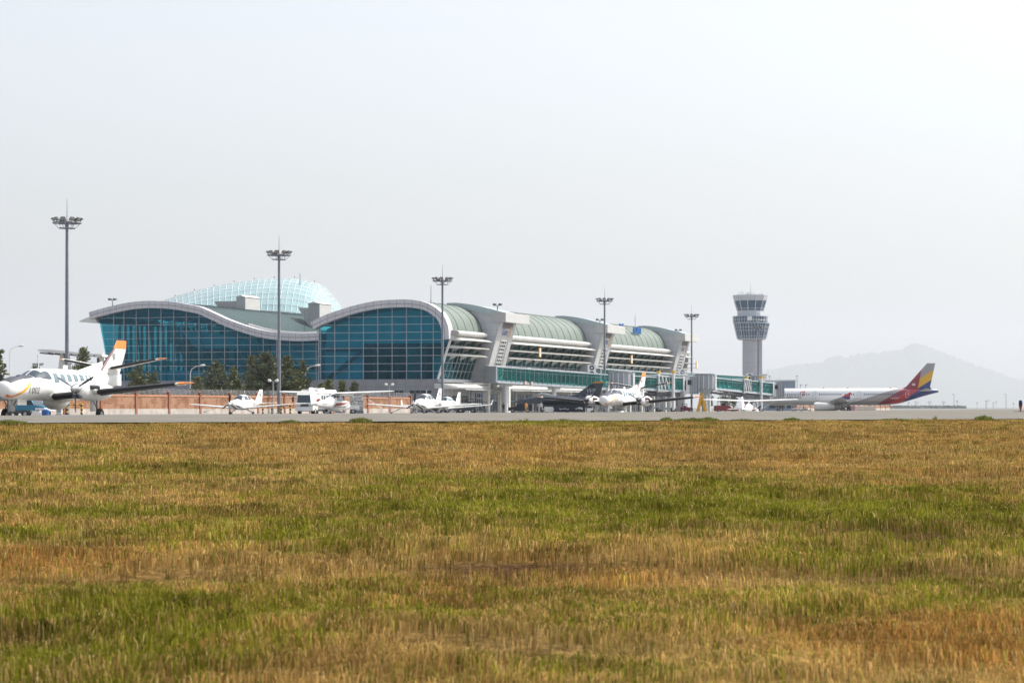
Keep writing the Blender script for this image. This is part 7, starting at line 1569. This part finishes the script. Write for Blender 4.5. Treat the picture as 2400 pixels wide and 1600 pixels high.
# tow bars / guy poles by the wall
def bar_thing(name, label, cat, a, c, r, m_):
    a = Vector(a); c = Vector(c); t = thing(name, label, cat, a); mm = MB(); mm.tube([(0, 0, 0), c - a], r, 8); mm.build('bar', m_, t); mm = MB(); mm.lathe((0, 0, 0), (c - a), [(0, r * 2.2), (.25, r * 2.2), (.26, r)], 10); mm.build('end_fitting', DKGREY, t)
bar_thing('tow_bar', 'dark slanted pole before the right stretch of brick wall', 'pole', P(915, 968, 330), P(945, 954, 330), .045, POLE); bar_thing('guy_rope', 'pale slanted rope from the high wing plane wing over the wall', 'rope', P(858, 933, 226), P(896, 957, 226), .03, WHITE2)
bar_thing('wall_pole', 'dark slanted pole lying against the wall left of the low wing plane', 'pole', P(477, 966, 300), P(503, 957, 300), .025, STEEL)

# ------------------------------------------------------------------ grass tufts on the taxiway edge
def tuft(label, px, Y, n, rad, h, seed):
    rg = np.random.default_rng(seed); X0 = (px - 1200) / F * Y; z = float(height(X0, Y)); t = thing('grass_tuft', label, 'grass tuft', (X0, Y, z), 0, 'tall tufts on the taxiway edge'); m = MB()
    for i in range(n):
        a = rg.random() * 6.28; r = rad * rg.random() ** .6; x, y = r * math.cos(a), r * math.sin(a) * .5; hh = h * .85 * (.45 + .55 * rg.random()) * (1 - .5 * r / rad); l = (rg.random(2) - .5) * hh * 1.0; w = .006 + .006 * rg.random()
        m.add([(x - w, y, -.03), (x + w, y, -.03), (x + l[0] * .4 + w * .8, y + l[1] * .4, hh * .6), (x + l[0], y + l[1], hh), (x + l[0] * .4 - w * .8, y + l[1] * .4, hh * .6)], [(0, 1, 2, 3, 4)])
    m.build('blades', TUFT, t, smooth=0, recalc=False)
TUFT = mat('tuft_green', (.25, .27, .065), .6, var=.25, vs=12, alpha_island=True, spec=.2)
def edgeY(px):
    for Y in np.arange(40, 75, .05):
        X = (px - 1200) / F * Y
        if (X - PG[0]) * NG[0] + (Y - PG[1]) * NG[1] > -.15: return float(Y)
for i, (px, n, rad, h, lab) in enumerate([(20, 260, .35, .13, 'dark green tuft at the left end of the taxiway edge'), (845, 420, .24, .16, 'dense green tuft on the taxiway edge below the slab stack'), (1562, 160, .14, .15, 'small pointed tuft left of a longer one below the yellow stand'), (1625, 420, .45, .12, 'long ragged tuft on the taxiway edge below the yellow stand'), (1660, 240, .25, .14, 'tuft with pale seed heads at the right of the ragged one'), (1856, 200, .2, .12, 'small tuft on the taxiway edge below the airline lettering'), (2192, 30, .05, .20, 'single upright weed on the taxiway edge'), (2306, 420, .24, .17, 'dense green tuft near the right end of the taxiway edge'), (680, 120, .2, .10, 'dark small weed on the taxiway edge below the truck'), (1320, 200, .4, .09, 'low loose tuft on the taxiway edge below the fighter jet'), (2100, 150, .4, .08, 'low sparse tuft on the edge below the airliner tail'), (1740, 120, .3, .08, 'low sparse tuft on the edge below the tower')]):
    tuft(lab, px, edgeY(px), n, rad, h, 60 + i)

# ------------------------------------------------------------------ haze
hz = MB(); hz.bx(-16000, 16000, -290, 40500, -3.0, 1250)
HZM = bpy.data.materials.new('haze_air'); HZM.use_nodes = True; T = HZM.node_tree; T.nodes.clear(); out = T.nodes.new('ShaderNodeOutputMaterial'); pv = T.nodes.new('ShaderNodeVolumePrincipled')
pv.inputs['Color'].default_value = (.89, .945, 1.0, 1); pv.inputs['Density'].default_value = .000058; pv.inputs['Anisotropy'].default_value = .2
T.links.new(pv.outputs[0], out.inputs['Volume'])
h_ = hz.build('haze', HZM, None, smooth=0); h_['kind'] = 'stuff'; h_['label'] = 'thin pale haze over the airfield'; h_['category'] = 'haze'
